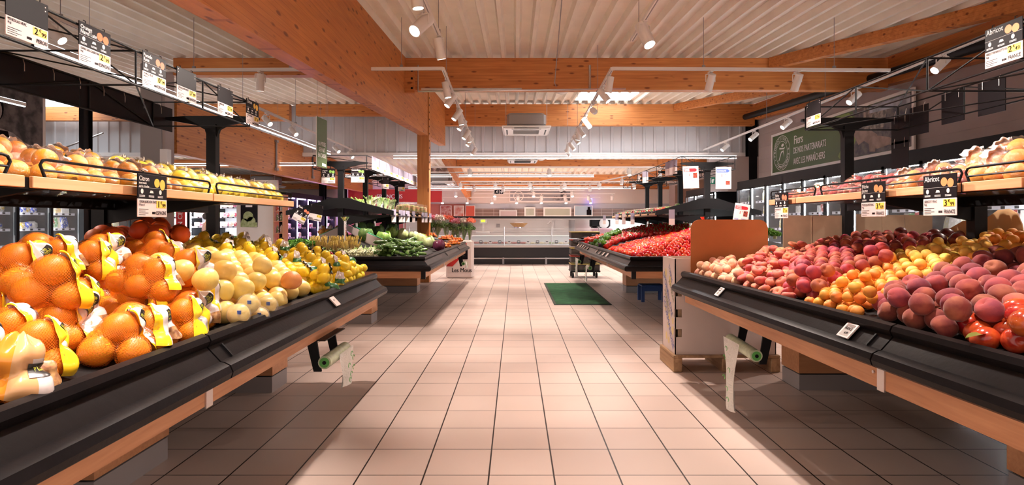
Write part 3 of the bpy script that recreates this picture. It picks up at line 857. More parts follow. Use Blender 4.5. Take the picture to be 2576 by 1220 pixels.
# ---------------------------------------------------------------- price signs
def sign_top(b, w, z0, z1, title, fruit):
    """dark upper half: title, two fruit halves, icons"""
    MF = Matrix(((1, 0, 0, 0), (0, 0, 1, 0), (0, 1, 0, 0), (0, 0, 0, 1)))
    h = z1 - z0
    zl = z1 - .030
    for i, line in enumerate(title):
        sz = ((.036, .036, .02) if len(title) < 3 else (.030, .015, .015))[min(i, 2)] * (.78 if len(title) == 2 else 1)
        b[1].text(line, sz, Matrix.Translation((-w / 2 + .008, -.0022, zl)) @ Matrix.Rotation(R(90), 4, 'X'), 0, 'l', .82, fitw=w * .6)
        zl -= .022 if len(title) < 3 else .014
    if fruit:
        for k, (dx, r) in enumerate(((.028, .019), (.066, .019))):
            pts = [(math.cos(a) * r + dx, math.sin(a) * r * (1.25 if fruit == 'l' and k else 1.05)) for a in [2 * math.pi * j / 16 for j in range(16)]]
            b[2].add([(x, -.0025 - .0004 * k, z1 - .035 - k * .006 + y) for x, y in pts], [tuple(range(16))])
        # icon row
        for k in range(3):
            x = -w / 2 + .028 + k * .062
            pts = [(math.cos(a) * .009, math.sin(a) * .011) for a in [2 * math.pi * j / 12 for j in range(12)]]
            if k != 1: b[1].add([(x + p, -.0025, z0 + .032 + q) for p, q in pts], [tuple(range(12))])
            else: b[1].add([(x - .012, -.0025, z0 + .026), (x + .014, -.0025, z0 + .026), (x + .010, -.0025, z0 + .036), (x - .006, -.0025, z0 + .038)], [(0, 1, 2, 3)])
            for q in range(2): b[1].box(x - .018, x + .018, -.0026, -.0022, z0 + .008 + q * .005, z0 + .0105 + q * .005)
        b[3].box(-w / 2, w / 2, -.0024, -.0022, z0 + .048, z0 + .0488)
    else:
        for dx in (-w / 2 + .015, w / 2 - .015):
            for dz in (.014, .03): b[1].cbox(dx, -.0023, z1 - dz, .005, .0006, .005)


def price_sign(label, title, fruit, product, price, country, loc, rotz, w=.2, h=.185, unit='kg', group=None, tilt=0, name='price_sign'):
    t = thing(name, label, 'price sign', loc, group, rotz)
    if tilt: t.rotation_euler = Euler((0, 0, rotz)).to_matrix().to_4x4().to_euler() if False else (0, tilt, rotz)
    zt, zm, zb = 0, -h * .58, -h
    b = MB(); b.bbox(-w / 2, w / 2, -.002, .002, zm, zt, .001); b.build('dark_header', SIGNK, t, world=False)
    b = MB(); b.bbox(-w / 2, w / 2, -.002, .002, zb, zm - .001, .001); b.build('price_card', SIGNW, t, world=False)
    bs = [None, MB(), MB(), MB()]
    sign_top(bs, w, zm, zt, title, fruit)
    if bs[1].f: bs[1].build('header_lettering', INKW, t, world=False)
    if bs[2].f: bs[2].build('fruit_picture', mk('fruit picture %s' % fruit, {'o': (.85, .16, .03), 'l': (.90, .55, .08), 'p': (.80, .22, .12), 'a': (.88, .32, .12), 'g': (.2, .4, .08)}[fruit], .5), t, world=False)
    if bs[3].f: bs[3].build('header_rule', INKW, t, world=False)
    b = MB(); b.box(w * .12, w / 2 - .008, -.0028, -.0022, zm - .038, zm - .006); b.build('price_patch', SIGNY, t, world=False)
    RX_ = Matrix.Rotation(R(90), 4, 'X')
    b = MB()
    a, c = price.split('.')
    b.text(a, .040, Matrix.Translation((w * .14, -.0034, zm - .035)) @ RX_, 0, 'l'); b.text('€', .018, Matrix.Translation((w * .14 + .024, -.0034, zm - .020)) @ RX_)
    b.text(c, .024, Matrix.Translation((w * .14 + .036, -.0034, zm - .035)) @ RX_, 0, 'l')
    if product:
        b.text(product, .016, Matrix.Translation((-w / 2 + .008, -.0034, zm - .018)) @ RX_, 0, 'l', .7, fitw=w * .58)
        b.text(unit, .013, Matrix.Translation((-w / 2 + .008, -.0034, zm - .030)) @ RX_, 0, 'l', 1.3)
    b.text(country, .024, Matrix.Translation((w / 2 - .008, -.0034, zb + .010)) @ RX_, 0, 'r', .72)
    for q in range(4): b.box(-w / 2 + .008, -w / 2 + .05 + (q % 2) * .02, -.0026, -.0022, zb + .008 + q * .008, zb + .0098 + q * .008)
    for q in range(8): b.box(-.005 + q * .003, -.0035 + q * .003 + (q % 2) * .0006, -.0026, -.0022, zb + .012, zb + .022)
    b.build('price_lettering', INK, t, world=False)
    return t


def side_sign(T, px_left, which, zt, **k):
    """a sign along the table: px_left = photo x of its left edge; which = |X| of its rail"""
    X = T.s * which; dx = px_left - VX
    Y = X * FPX / dx
    w = k.get('w', .2)
    Yc = Y + w / 2 if T.s < 0 else Y - w / 2
    loc = (X - T.s * .012, Yc, zt); rot = R(90) if T.s < 0 else R(-90)
    tg = price_sign(loc=loc, rotz=rot, **k)
    b = MB()
    for q in (-.06, .06): b.tube([(q, .010, .014), (q, .0, .010), (q, -.0, -.01)], .002, 5)
    b.build('hook', STEELK, tg, world=False)
    return tg


G1 = 'price signs on the citrus truss'
side_sign(TL, 5, 1.99, 2.085, label='hanging price sign reading Minéolas vrac under a blank header', title=[], fruit=None, product='MINEOLAS VRAC', price='2.99', country='PEROU', group=G1)
side_sign(TL, 191, 1.99, 2.085, label='hanging price sign headed Orange Navel Late, 2€99 Espagne', title=['Orange', 'Navel Late'], fruit='o', product='ORANGE GROS CALIBRE VRAC', price='2.99', country='ESPAGNE', group=G1)
side_sign(TL, 352, 1.99, 2.085, label='hanging price sign headed Pomelo Rose, 0€99 Espagne', title=['Pomelo', 'Rose'], fruit='o', product='POMELO PIECE', price='0.99', country='ESPAGNE', unit='Pièce', group=G1)
side_sign(TL, 439, 1.99, 2.085, label='hanging price sign with blank header, 3€99 Argentine', title=[], fruit=None, product='CITRON JAUNE FILET', price='3.99', country='ARGENTINE', unit='Pièce', group=G1)
side_sign(TL, 543, 1.99, 2.085, label='hanging price sign with blank header, 2€99 Espagne, above the tall upright', title=[], fruit=None, product='CLEMENTINE', price='2.99', country='ESPAGNE', unit='kg', group=G1)
side_sign(TL, 615, 1.99, 2.085, label='hanging price sign headed Citron at the far truss end', title=['Citron'], fruit='l', product='CITRON JAUNE', price='3.60', country='ESPAGNE', group=G1)
side_sign(TL, 338, 1.61, 1.378, label='shelf price sign headed Citron non traité, 1€99 Espagne', title=['Citron', 'non traité', 'après récolte'], fruit='l', product='CITRON JAUNE NON TRAITE', price='1.99', country='ESPAGNE', unit='Pièce', group='price signs on the shelf edges')
G2 = 'price signs on the peach truss'
side_sign(TR, 2485, 2.26, 2.085, label='hanging price sign headed Abricot, 2€49 France', title=['Abricot'], fruit='a', product='ABRICOT WRF BARQUETTE 500G', price='2.49', country='FRANCE', group=G2)
side_sign(TR, 2033, 2.26, 2.085, label='hanging price sign with blank header, 1€99 Espagne, before the green banner', title=[], fruit=None, product='NECTARINE', price='1.99', country='ESPAGNE', group=G2)
G3 = 'price signs on the shelf edges'
side_sign(TR, 1954, 1.925, 1.385, label='shelf price sign headed Pêche blanche', title=['Pêche', 'blanche'], fruit='p', product='PECHE BLANCHE', price='3.69', country='FRANCE', group=G3)
side_sign(TR, 2173, 1.925, 1.385, label='shelf price sign headed Pêche jaune, 3€69 France', title=['Pêche', 'jaune'], fruit='a', product='PECHE JAUNE VRAC', price='3.69', country='FRANCE', group=G3)
side_sign(TR, 2330, 1.925, 1.385, label='shelf price sign headed Abricot, 3€99 France', title=['Abricot'], fruit='a', product='ABRICOT VRAC', price='3.99', country='FRANCE', group=G3)

# black backs of the signs hung on the outer trusses
hd = thing('header_panel', 'long black header panel hung on the outer truss behind the citrus signs', 'header panel', (-2.72, 2.2, 1.9))
b = MB()
for k in range(5):
    a = -.3 + k * .955; b.box(-2.724, -2.716, a, a + .945, 1.885, 2.068)
b.build('panel', SIGNK, hd)
b = MB()
for k in range(22):
    y = .1 + k * .2; b.tube([(-2.70, y, 2.0), (-2.70, y, 2.04), (-2.71, y, 2.075), (-2.73, y + .015, 2.08)], .0025, 5)
b.build('hook', STEEL, hd)
for i, (px0, px1, zt) in enumerate(((2243, 2288, 1.99), (2243, 2286, 1.80), (2289, 2336, 2.03), (2369, 2426, 2.06), (2461, 2530, 2.06))):
    X = 2.98; Y0 = X * FPX / (px1 - VX); Y1 = X * FPX / (px0 - VX)
    t = thing('sign_back', 'black back of a sign hung on the outer peach truss, %s from its far end' % ORD[i], 'sign back', (X + .0, (Y0 + Y1) / 2, zt), 'black sign backs')
    b = MB(); b.bbox(X - .003, X + .003, Y0, Y1, zt - .21, zt, .001); b.build('panel', SIGNK, t)
    b = MB()
    for y in (Y0 + .04, Y1 - .04): b.tube([(X - .006, y, zt - .05), (X - .006, y, zt), (X + .004, y, zt + .05 if zt < 2 else zt + .02)], .0025, 5)
    b.build('hook', STEEL, t)

# continuous lilac-grey signs on the far citrus-side truss
for i in range(11):
    y = 7.75 + i * .44
    if i in (4, 8): pass
    t = thing('price_sign', 'grey backed price sign in the row over the green vegetables, %s from the near end' % ORD[min(i, 11)], 'price sign', (-1.97, y, 2.09), 'row of signs over the green vegetables')
    b = MB(); b.bbox(-1.973, -1.967, y, y + .42, 1.975, 2.085, .001); b.build('dark_header', LILAC, t)
    b = MB(); b.bbox(-1.973, -1.967, y, y + .42, 1.90, 1.974, .001); b.build('price_card', SIGNW, t)
    b = MB(); b.box(-1.9665, -1.966, y + .25, y + .38, 1.935, 1.965)
    b.build('price_patch', SIGNY, t)
for i, (px, yy, top, dy) in enumerate(((969, 8.3, 446, 0), (1010, 9.2, 455, .2))):
    p = at(px, top, yy)
    price_sign('small sign hanging frontally below the row over the green vegetables, %s' % ORD[i], [], None, '', '1.29', 'FRANCE', (p.x, p.y, p.z), R(25), .11, .17, group='row of signs over the green vegetables')
# tags on the far citrus-side shelf edge
for i, (px, top) in enumerate(((989, 520), (1006, 521), (1014, 522), (1024, 527), (1039, 528), (1062, 530), (1070, 531), (1081, 533), (1097, 536), (1113, 541))):
    Y = 1.67 * FPX / (VX - px)
    t = thing('shelf_tag', 'lilac and white tag hanging from the vegetable shelf edge, %s from the near end' % ORD[i], 'shelf tag', (-1.66, Y, 1.35), 'hanging tags of the vegetable shelf', R(60 + 8 * (i % 3)))
    b = MB(); b.bbox(-.045, .045, -.002, .002, -.10, 0, .001); b.build('tag_header', LILAC, t, world=False)
    b = MB(); b.bbox(-.045, .045, -.002, .002, -.175, -.101, .001); b.build('tag_card', SIGNW, t, world=False)
for i, (px, top) in enumerate(((1741, 0), (1592, 0), (1570, 0), (1553, 0), (1521, 0))):
    Y = 1.92 * FPX / (px - 15 * (i == 0) - 35 * (i == 0) - VX) if i == 0 else 1.92 * FPX / (px - VX)
    t = thing('shelf_tag', 'lilac and white tag hanging from the pepper shelf edge, %s from the near end' % ORD[i], 'shelf tag', (1.915, Y, 1.33), 'hanging tags of the pepper shelf', R(-62))
    b = MB(); b.bbox(-.05, .05, -.002, .002, -.11, 0, .001); b.build('tag_header', LILAC if i != 2 else SIGNW, t, world=False)
    b = MB(); b.bbox(-.05, .05, -.002, .002, -.19, -.111, .001); b.build('tag_card', SIGNW, t, world=False)
for i, (px, Y) in enumerate(((1681, 8.3), (1692, 8.0), (1622, 9.8))):
    Y = 2.24 * FPX / (px - VX)
    t = thing('price_sign', 'pale sign hanging on the pepper truss, %s' % ('nearer of the close two', 'second of the close two', 'lone one further off')[i], 'price sign', (2.25, Y, 2.06), 'signs of the pepper truss', R(-70))
    b = MB(); b.bbox(-.09, .09, -.002, .002, -.1, 0, .001); b.build('dark_header', LILAC, t, world=False)
    b = MB(); b.bbox(-.09, .09, -.002, .002, -.2, -.101, .001); b.build('price_card', SIGNW, t, world=False)

# frontal signs at the ends of the far tables
def fsign(px0, px1, top, bot, Y, label, title, fruit, price, tilt=0, group='frontal signs of the far table ends'):
    p = at((px0 + px1) / 2, top, Y); w = (px1 - px0) / FPX * Y; h = (bot - top) / FPX * Y
    return price_sign(label, title, fruit, '', price, 'FRANCE', (p.x, p.y, p.z), 0, w, h, group=group, tilt=tilt)


fsign(809, 843, 425, 461, 7.5, 'small price sign headed Oignon botte on the far citrus-side arm', ['Oignon', 'botte'], 'g', '1.49')
fsign(883, 917, 424, 459, 7.5, 'small price sign headed Concombre under the far truss corner', ['Concombre'], 'g', '1.19')
fsign(750, 784, 522, 562, 7.3, 'tilted price sign headed Radis clipped to the vegetable shelf end', ['Radis'], 'p', '1.09', R(28))
fsign(782, 816, 515, 556, 7.35, 'slightly tilted blank headed price sign on the vegetable shelf end', [], None, '1.59', R(12))


def poster_sign(px, top, Y, label, head, hcol, price, tilt=0, w=.21, h=.297, pic=(.5, .05, .02)):
    p = at(px, top, Y); t = thing('offer_poster', label, 'offer sign', (p.x, p.y, p.z), 'white offer posters'); t.rotation_euler = (0, tilt, 0)
    b = MB(); b.bbox(-w / 2, w / 2, -.002, .002, -h, 0, .001); b.build('card', mk('pinkish card', (.80, .66, .62), .5), t, world=False)
    RX_ = Matrix.Rotation(R(90), 4, 'X')
    b = MB(); z = -.03; hh = .045
    b.ext([(-w / 2 + .01, 0), (w / 2 - .045, 0), (w / 2 - .02, hh / 2), (w / 2 - .045, hh), (-w / 2 + .01, hh)] if hcol == 'b' else [(-w / 2 + .01, 0), (w / 2 - .045, 0), (w / 2 - .025, hh * .25), (w / 2 - .025, hh * .75), (w / 2 - .045, hh), (-w / 2 + .01, hh)],
          Matrix.Translation((0, -.0022, z - hh)) @ RX_, .0004)
    b.build('headline_band', INKB if hcol == 'b' else mk('offer red', (.62, .01, .02), .5), t, world=False)
    b = MB(); n = len(head)
    for i, l in enumerate(head): b.text(l, .022 if n > 1 else .026, Matrix.Translation((-w / 2 + .018, -.0034, z - .02 - i * .02 - (0 if n > 1 else .012))) @ RX_, 0, 'l', .8, fitw=w * .66)
    b.build('headline', INKW, t, world=False)
    b = MB(); b.text(price[0], .055, Matrix.Translation((-.035, -.0034, z - .105)) @ RX_); b.text(price[1], .02, Matrix.Translation((.0, -.0034, z - .08)) @ RX_); b.build('price', mk('offer red', (.62, .01, .02), .5), t, world=False)
    b = MB()
    for q in range(3): b.box(-w / 2 + .015, -w / 2 + .07, -.0026, -.0022, -.2 - q * .007, -.197 - q * .007)
    if hcol != 'b': b.text('FRANCE', .022, Matrix.Translation((.005, -.0034, -.205)) @ RX_, 0, 'l', .7)
    b.build('small_print', INKB, t, world=False)
    b = MB(); b.box(w / 2 - .075, w / 2 - .02, -.0026, -.0022, -.16 if hcol != 'b' else -.24, -.09 if hcol != 'b' else -.185); b.build('product_picture', mk('picture ' + label[:12], pic, .6, var=.8, nscale=60), t, world=False)
    b = MB(); b.tube([(-w / 4, 0, -.005), (-w / 4, .0, .10)], .002, 5); b.tube([(w / 4, 0, -.005), (w / 4, .0, .10)], .002, 5); b.build('hanger', STEELK, t, world=False)
    return t


poster_sign(1737, 418, 7.55, 'white offer poster with red headline BONNES AFFAIRES hanging under the pepper truss', ['BONNES', 'AFFAIRES'], 'r', ('1', '€'), R(-2))
poster_sign(1820, 420, 7.60, 'white offer poster with blue headline NOUVEAUTÉ', ['NOUVEAUTÉ'], 'b', ('1', '€,49'), 0, pic=(.08, .1, .07))
poster_sign(1869, 513, 7.4, 'tilted white offer poster BONNES AFFAIRES above the orange brown panel', ['BONNES', 'AFFAIRES'], 'r', ('1', '€'), R(9), w=.20, h=.24)


# electronic labels on the fascias
def shelf_label(T, px, py, label, lines, w=.055, h=.075, paper=False):
    u0, z0, u1, z1 = .0, .75, .044, .703
    Y = .8
    best = None
    while Y < 12:
        for zc in (.728,):
            X = T.fx(Y) - T.s * .026; q = pix((X, Y, zc))
            if best is None or abs(q[0] - px) < best[0]: best = (abs(q[0] - px), X, Y, zc)
        Y += .004
    _, X, Y, zc = best
    t = thing('shelf_label', label, 'price label', (X, Y, zc), 'price labels on the fascias')
    ax_r = Vector((0, 1, 0)) * (-T.s); n = Vector((-T.s * .73, 0, .68)).normalized(); up = n.cross(ax_r) * -1
    up = Vector((T.s * .68, 0, .73)).normalized()
    M = Matrix((( ax_r.x, up.x, n.x, 0), (ax_r.y, up.y, n.y, 0), (ax_r.z, up.z, n.z, 0), (0, 0, 0, 1)))
    b = MB(); b.ext([(-w / 2, -h / 2), (w / 2, -h / 2), (w / 2, h / 2), (-w / 2, h / 2)], M @ Matrix.Translation((0, 0, .004)), .006); b.build('label_case', SIGNW if not paper else CARDW, t, world=False)
    if not paper:
        b = MB(); b.ext([(-w * .36, -h * .40), (w * .36, -h * .40), (w * .36, h * .2), (-w * .36, h * .2)], M @ Matrix.Translation((0, 0, .010)), .0006); b.build('screen', mk('label screen', (.5, .46, .44), .3), t, world=False)
        b = MB(); b.ext([(-w * .36, h * .25), (w * .36, h * .25), (w * .36, h * .42), (-w * .36, h * .42)], M @ Matrix.Translation((0, 0, .010)), .0006); b.build('clip', mk('label clip', (.2, .15, .13), .5), t, world=False)
    b = MB()
    for i, (s_, sz) in enumerate(lines): b.text(s_, sz, M @ Matrix.Translation((-w * .33 + (w * .25 if i else 0), h * .02 - i * h * .3, .0112)), 0, 'l', .8, fitw=w * .66)
    if b.f: b.build('label_lettering', INK, t, world=False)
    return t


shelf_label(TR, 2137, 830, 'white electronic price label reading FRANCE 4,49 under the big peaches', [('FRANCE', .022), ('4,49', .018)], .075, .07)
shelf_label(TR, 1812, 733, 'white electronic price label at the far fascia end under the flat peaches', [('ESPAGNE', .017), ('2,99', .014)], .06, .065)
shelf_label(TL, 840, 767, 'curled paper price label stuck on the fascia under the lemons', [('1,99', .016)], .07, .062, True)
for i, px in enumerate((1455, 1462, 1467, 1472, 1479, 1501, 1510, 1519, 1528)):
    shelf_label(TRF, px, 0, 'small white label on the tomato table fascia, %s from the far end' % ORD[i], [], .07, .06, True)


# bag roll dispensers under the table edges
FILMG = film_mat('bag film', (.90, .88, .82), .85, .35, 30)
def bag_roll(label, a, c, tail, side, T):
    """roll core from a to c, tail: list of (y, top z, bottom z, outward shift)"""
    a, c = Vector(a), Vector(c); t = thing('bag_roll_holder', label, 'bag dispenser', tuple(a), 'bag roll dispensers under the table edges')
    d = (c - a).normalized()
    b = MB()
    for p in (a + d * .0, c - d * .05):
        b.add([(p.x - .06 * T.s * -1, p.y, p.z - .05), (p.x + .02 * T.s * -1 * -1, p.y, p.z - .05), (p.x + .045 * T.s, p.y, .56), (p.x + .10 * T.s, p.y, .56),
               (p.x - .06 * T.s * -1, p.y + .012, p.z - .05), (p.x + .02 * T.s, p.y + .012, p.z - .05), (p.x + .045 * T.s, p.y + .012, .56), (p.x + .10 * T.s, p.y + .012, .56)],
              [(0, 1, 2, 3), (7, 6, 5, 4), (0, 4, 5, 1), (1, 5, 6, 2), (2, 6, 7, 3), (3, 7, 4, 0)])
    b.box(min(a.x, a.x + .1 * T.s), max(a.x, a.x + .1 * T.s), a.y, c.y, .553, .558)
    b.build('bracket', STEELK, t)
    b = MB(); n = 18; r0, r1 = .014, .034
    q = d.to_track_quat('Z', 'Y').to_matrix().to_4x4(); L_ = (c - a).length
    M = Matrix.Translation(a) @ q
    b.lathe([(r0, -.01), (r1, -.01), (r1, L_), (r0, L_)], n, M, 0)
    b.build('film_roll', mk('pale green film roll', (.58, .66, .46), .3, var=.2, nscale=40), t, smooth=40)
    b = MB(); b.lathe([(r0 - .001, -.013), (r0 + .012, -.013), (r0 + .012, -.0105)], 18, M); b.build('roll_end', mk('roll green', (.12, .42, .10), .4), t)
    b = MB(); b.lathe([(r0 - .004, -.016), (r0 - .004, -.012)], 14, M); b.build('roll_core', STEELK, t)
    b = MB(); nu, nv = 8, 14; (ya, yb, zt_, zb_) = tail
    vs = []
    for j in range(nv + 1):
        f = j / nv
        for i in range(nu + 1):
            g = i / nu; w = (1 - .35 * math.sin(min(1, f * 1.6) * math.pi / 2)) if side == 'r' else (1 - .1 * f)
            y = (ya + yb) / 2 + (g - .5) * (yb - ya) * w
            x = a.x - T.s * (.036 + .018 * math.sin(g * 9 + f * 3) * f + .01 * f)
            vs.append((x, y, zt_ - (zt_ - zb_) * f * (1 + .06 * math.sin(g * 5))))
    b.add(vs, [(j * (nu + 1) + i, j * (nu + 1) + i + 1, (j + 1) * (nu + 1) + i + 1, (j + 1) * (nu + 1) + i) for j in range(nv) for i in range(nu)])
    b.build('loose_bag', FILMG, t, smooth=180)
    b = MB()
    for k in range(6):
        f = .12 + k * .15; y = (ya + yb) / 2 + (yb - ya) * .18 * math.sin(k * 2.4); z = zt_ - (zt_ - zb_) * f; x = a.x - T.s * .066
        b.tube([(x, y + .018 * math.cos(t_), z + .014 * math.sin(t_)) for t_ in (0, 1, 2, 3.2, 4.2)], .0018, 4)
    b.build('bag_print', mk('print green', (.10, .45, .10), .5), t)
    return t


bag_roll('green bag roll on a black bracket under the citrus table edge, short bag hanging', (-.985, 2.92, .445), (-.985, 3.26, .445), (3.04, 3.30, .455, .27), 'l', TL)
bag_roll('green bag roll under the peach table edge, long torn bag almost touching the tiles', (1.335, 3.13, .43), (1.335, 3.50, .445), (3.27, 3.52, .46, .06), 'r', TR)
bag_roll('bag roll under the tomato table with a white bag hanging, closer to the table corner', (1.22, 9.2, .43), (1.22, 9.5, .43), (9.25, 9.5, .44, .20), 'r', TRF)
bag_roll('bag roll at the far end of the tomato table with a spread white bag', (1.20, 10.55, .44), (1.20, 10.85, .44), (10.45, 10.9, .50, .16), 'l', TRF)
bag_roll('bag roll under the far vegetable table beside the white printed bin', (-.95, 10.3, .42), (-.95, 10.6, .42), (10.35, 10.6, .44, .34), 'l', TLF)

# ================================================================ FRUIT AND VEGETABLES
def ball(nu, nv, f, name, mat, parent=None, smooth=180, uv=False):
    vs = []; fs = []; uvs = []
    for i in range(nv + 1):
        th = math.pi * i / nv
        for j in range(nu):
            ph = 2 * math.pi * j / nu
            vs.append(f(th, ph))
    for i in range(nv):
        for j in range(nu):
            a, b_, c, d = i * nu + j, i * nu + (j + 1) % nu, (i + 1) * nu + (j + 1) % nu, (i + 1) * nu + j
            fs.append((d, c, b_, a)); uvs.append((j / nu, (i + 1) / nv, (j + 1) / nu, (i + 1) / nv, (j + 1) / nu, i / nv, j / nu, i / nv))
    b = MB(); b.v = vs; b.f = fs; b.m = [0] * len(fs)
    if uv: b.uv = uvs
    return b.build(name, mat, parent, smooth=smooth, world=False)


def wrapd(a): return abs((a + math.pi) % (2 * math.pi) - math.pi)


def stone(r, sq, dent, groove, wob=.03):
    sd = random.random() * 9
    def f(th, ph):
        k = 1 - dent * math.exp(-(th / .36) ** 2) - groove * math.exp(-(wrapd(ph) / .19) ** 2) * math.sin(th) - groove * .3 * math.exp(-((math.pi - th) / .3) ** 2)
        k *= 1 + wob * math.sin(2 * ph + sd) * math.sin(th) + wob * math.sin(3 * th + sd)
        return (r * k * math.sin(th) * math.cos(ph), r * k * math.sin(th) * math.sin(ph), r * k * math.cos(th) * sq)
    return f


def lemon_f(r, L=1.25):
    def f(th, ph):
        z = math.cos(th); nip = .16 * math.exp(-((1 - abs(z)) / .05) ** 1.0)
        return (r * math.sin(th) * math.cos(ph) * (1 + .02 * math.sin(5 * ph)), r * math.sin(th) * math.sin(ph), r * (z * L * .93 + (nip + .02) * (1 if z > 0 else -1) * (1 if abs(z) > .3 else 0)))
    return f


M_PEACH = mk('peach skin', (.58, .10, .05), .7, col2=(.33, .022, .03), nscale=22, objvar=(.02, .3), sheen=.08, bump=.05, bscale=300)
M_BIGP = mk('dusky peach skin', (.42, .10, .065), .85, col2=(.25, .035, .04), nscale=18, objvar=(.02, .3), sheen=.2, bump=.05, bscale=300)
M_FLAT = mk('flat peach skin', (.66, .20, .10), .75, col2=(.52, .09, .075), nscale=24, objvar=(.018, .2), sheen=.06)
M_PALE = mk('pale peach skin', (.80, .50, .28), .75, col2=(.70, .24, .16), nscale=22, objvar=(.012, .15), sheen=.3)
M_APR = mk('apricot skin', (.80, .36, .05), .6, col2=(.78, .25, .03), nscale=14, objvar=(.014, .12))
M_APRY = mk('yellow apricot skin', (.88, .56, .12), .6, col2=(.85, .42, .06), nscale=14, objvar=(.014, .1))
M_NECT = mk('nectarine skin', (.38, .014, .010), .2, col2=(.60, .09, .02), nscale=20, objvar=(.01, .25), coat=.3)
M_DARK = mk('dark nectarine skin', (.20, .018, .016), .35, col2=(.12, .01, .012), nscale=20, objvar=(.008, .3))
M_ORG = mk('orange peel', (.92, .42, .02), .38, col2=(.90, .33, .01), nscale=10, objvar=(.008, .08), bump=.25, bscale=420)
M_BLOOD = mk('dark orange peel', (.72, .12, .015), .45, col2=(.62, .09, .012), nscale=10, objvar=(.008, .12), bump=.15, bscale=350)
M_POM = mk('pomelo peel', (.94, .74, .27), .32, col2=(.93, .62, .14), nscale=7, objvar=(.012, .08), bump=.1, bscale=300)
M_POMR = mk('pink pomelo peel', (.82, .34, .10), .45, col2=(.74, .26, .08), nscale=12, bump=.15, bscale=300)
M_LEM = mk('lemon peel', (.95, .76, .05), .34, col2=(.93, .66, .03), nscale=12, objvar=(.008, .06), bump=.15, bscale=350)
M_TOM = mk('tomato skin', (.72, .022, .006), .16, col2=(.78, .06, .01), nscale=12, objvar=(.008, .12), coat=.4)
M_PEPR = mk('red pepper skin', (.58, .008, .008), .12, objvar=(.005, .15), var=.2, coat=.5)
M_PEPG = mk('green pepper skin', (.10, .28, .02), .15, objvar=(.01, .15), var=.3, coat=.4)
M_COUR = mk('courgette skin', (.055, .115, .018), .25, col2=(.10, .19, .04), nscale=40, objvar=(.012, .25))
M_AUB = mk('aubergine skin', (.02, .012, .018), .15, coat=.5)
M_LEAFD = mk('dark leaf', (.06, .14, .03), .55, col2=(.14, .26, .06), nscale=30, objvar=(.015, .2))
M_LEAFL = mk('light leaf', (.30, .45, .10), .5, col2=(.16, .32, .05), nscale=30, objvar=(.015, .2))
M_CABW = mk('white cabbage leaf', (.62, .68, .36), .4, col2=(.48, .58, .22), nscale=12, objvar=(.01, .1))
M_CABR = mk('red cabbage leaf', (.13, .02, .055), .3, col2=(.07, .012, .03), nscale=14)
M_STEM = mk('green stem', (.10, .24, .03), .5)
M_WHITEV = mk('blanched stalk', (.80, .78, .58), .5, col2=(.70, .70, .40), nscale=20, objvar=(.01, .1))
M_CARR = mk('carrot skin', (.85, .26, .03), .5, col2=(.75, .20, .02), nscale=20)
M_STRAW = mk('straw coloured root', (.66, .48, .20), .7, col2=(.50, .34, .12), nscale=30, objvar=(.01, .15))
FIRST = {}


def protos(n, fn): return [fn(i) for i in range(n)]


def simple(name, cat, mat, shape, nu=18, nv=12, calyx=None):
    def mkp(i):
        o = ball(nu, nv, shape(i), name, mat); tag(o, 'x', cat)
        if calyx: calyx(o)
        return o
    return mkp


def inpoly(p, poly):
    x, y = p; c = False; j = len(poly) - 1
    for i in range(len(poly)):
        xi, yi = poly[i]; xj, yj = poly[j]
        if (yi > y) != (yj > y) and x < (xj - xi) * (y - yi) / (yj - yi) + xi: c = not c
        j = i
    return c


def heap(T, poly, d, ps, label, group, h=0.5, p2=.6, jit=.13, rot='any', maxn=299, yr=(.3, 11.3), third=.0, xr=None, scl=.03, zsq=1.0):
    """lay fruit of diameter d in close rows over the sloping bed, then a second layer in the hollows"""
    n = 0; cnt = 0
    l0 = min(abs(T.fx(T.y0)), abs(T.fx(T.y1)))
    lo, hi = xr or (l0 - .0, T.ridge + .12)
    L1 = []
    for layer in range(3 if third else 2):
        row = 0; y = max(T.y0 + .07, yr[0])
        while y < min(T.y1 - .05, yr[1]):
            x = lo + .02 + (d / 2 if row % 2 else 0)
            while x < hi:
                X = x + (.5 * d if layer == 1 else 0) ; Y = y + (.29 * d if layer == 1 else 0) + (.0 if layer < 2 else d * .1)
                if random.random() < .05: x += d; continue
                X += random.uniform(-jit, jit) * d; Y += random.uniform(-jit, jit) * d
                prob = (1, p2, third)[layer]
                if abs(X) > abs(T.fx(Y)) + .035 + d * .42:
                    z = T.z(X, Y) + d * h * zsq + layer * d * .80 * zsq + random.uniform(-.05, .07) * d
                    q = pix((T.s * X, Y, z))
                    if inpoly(q, poly) and random.random() < prob and n < maxn:
                        if rot == 'any': e = (random.uniform(0, 6.28), random.uniform(0, 6.28), random.uniform(0, 6.28))
                        elif rot == 'flat': e = (random.gauss(0, .38), random.gauss(0, .38), random.uniform(0, 6.28))
                        elif rot == 'up': e = (random.gauss(0, .5), random.gauss(0, .5), random.uniform(0, 6.28))
                        elif rot == 'lie': e = (R(90) + random.gauss(0, .15), random.gauss(0, .1), random.gauss(0, .5) + (R(60) * T.s))
                        place(random.choice(ps), FIRST, (T.s * X, Y, z), e, label, group, 1 + random.uniform(-scl, scl)); n += 1
                x += d * 1.0
            y += d * .87; row += 1
    return n


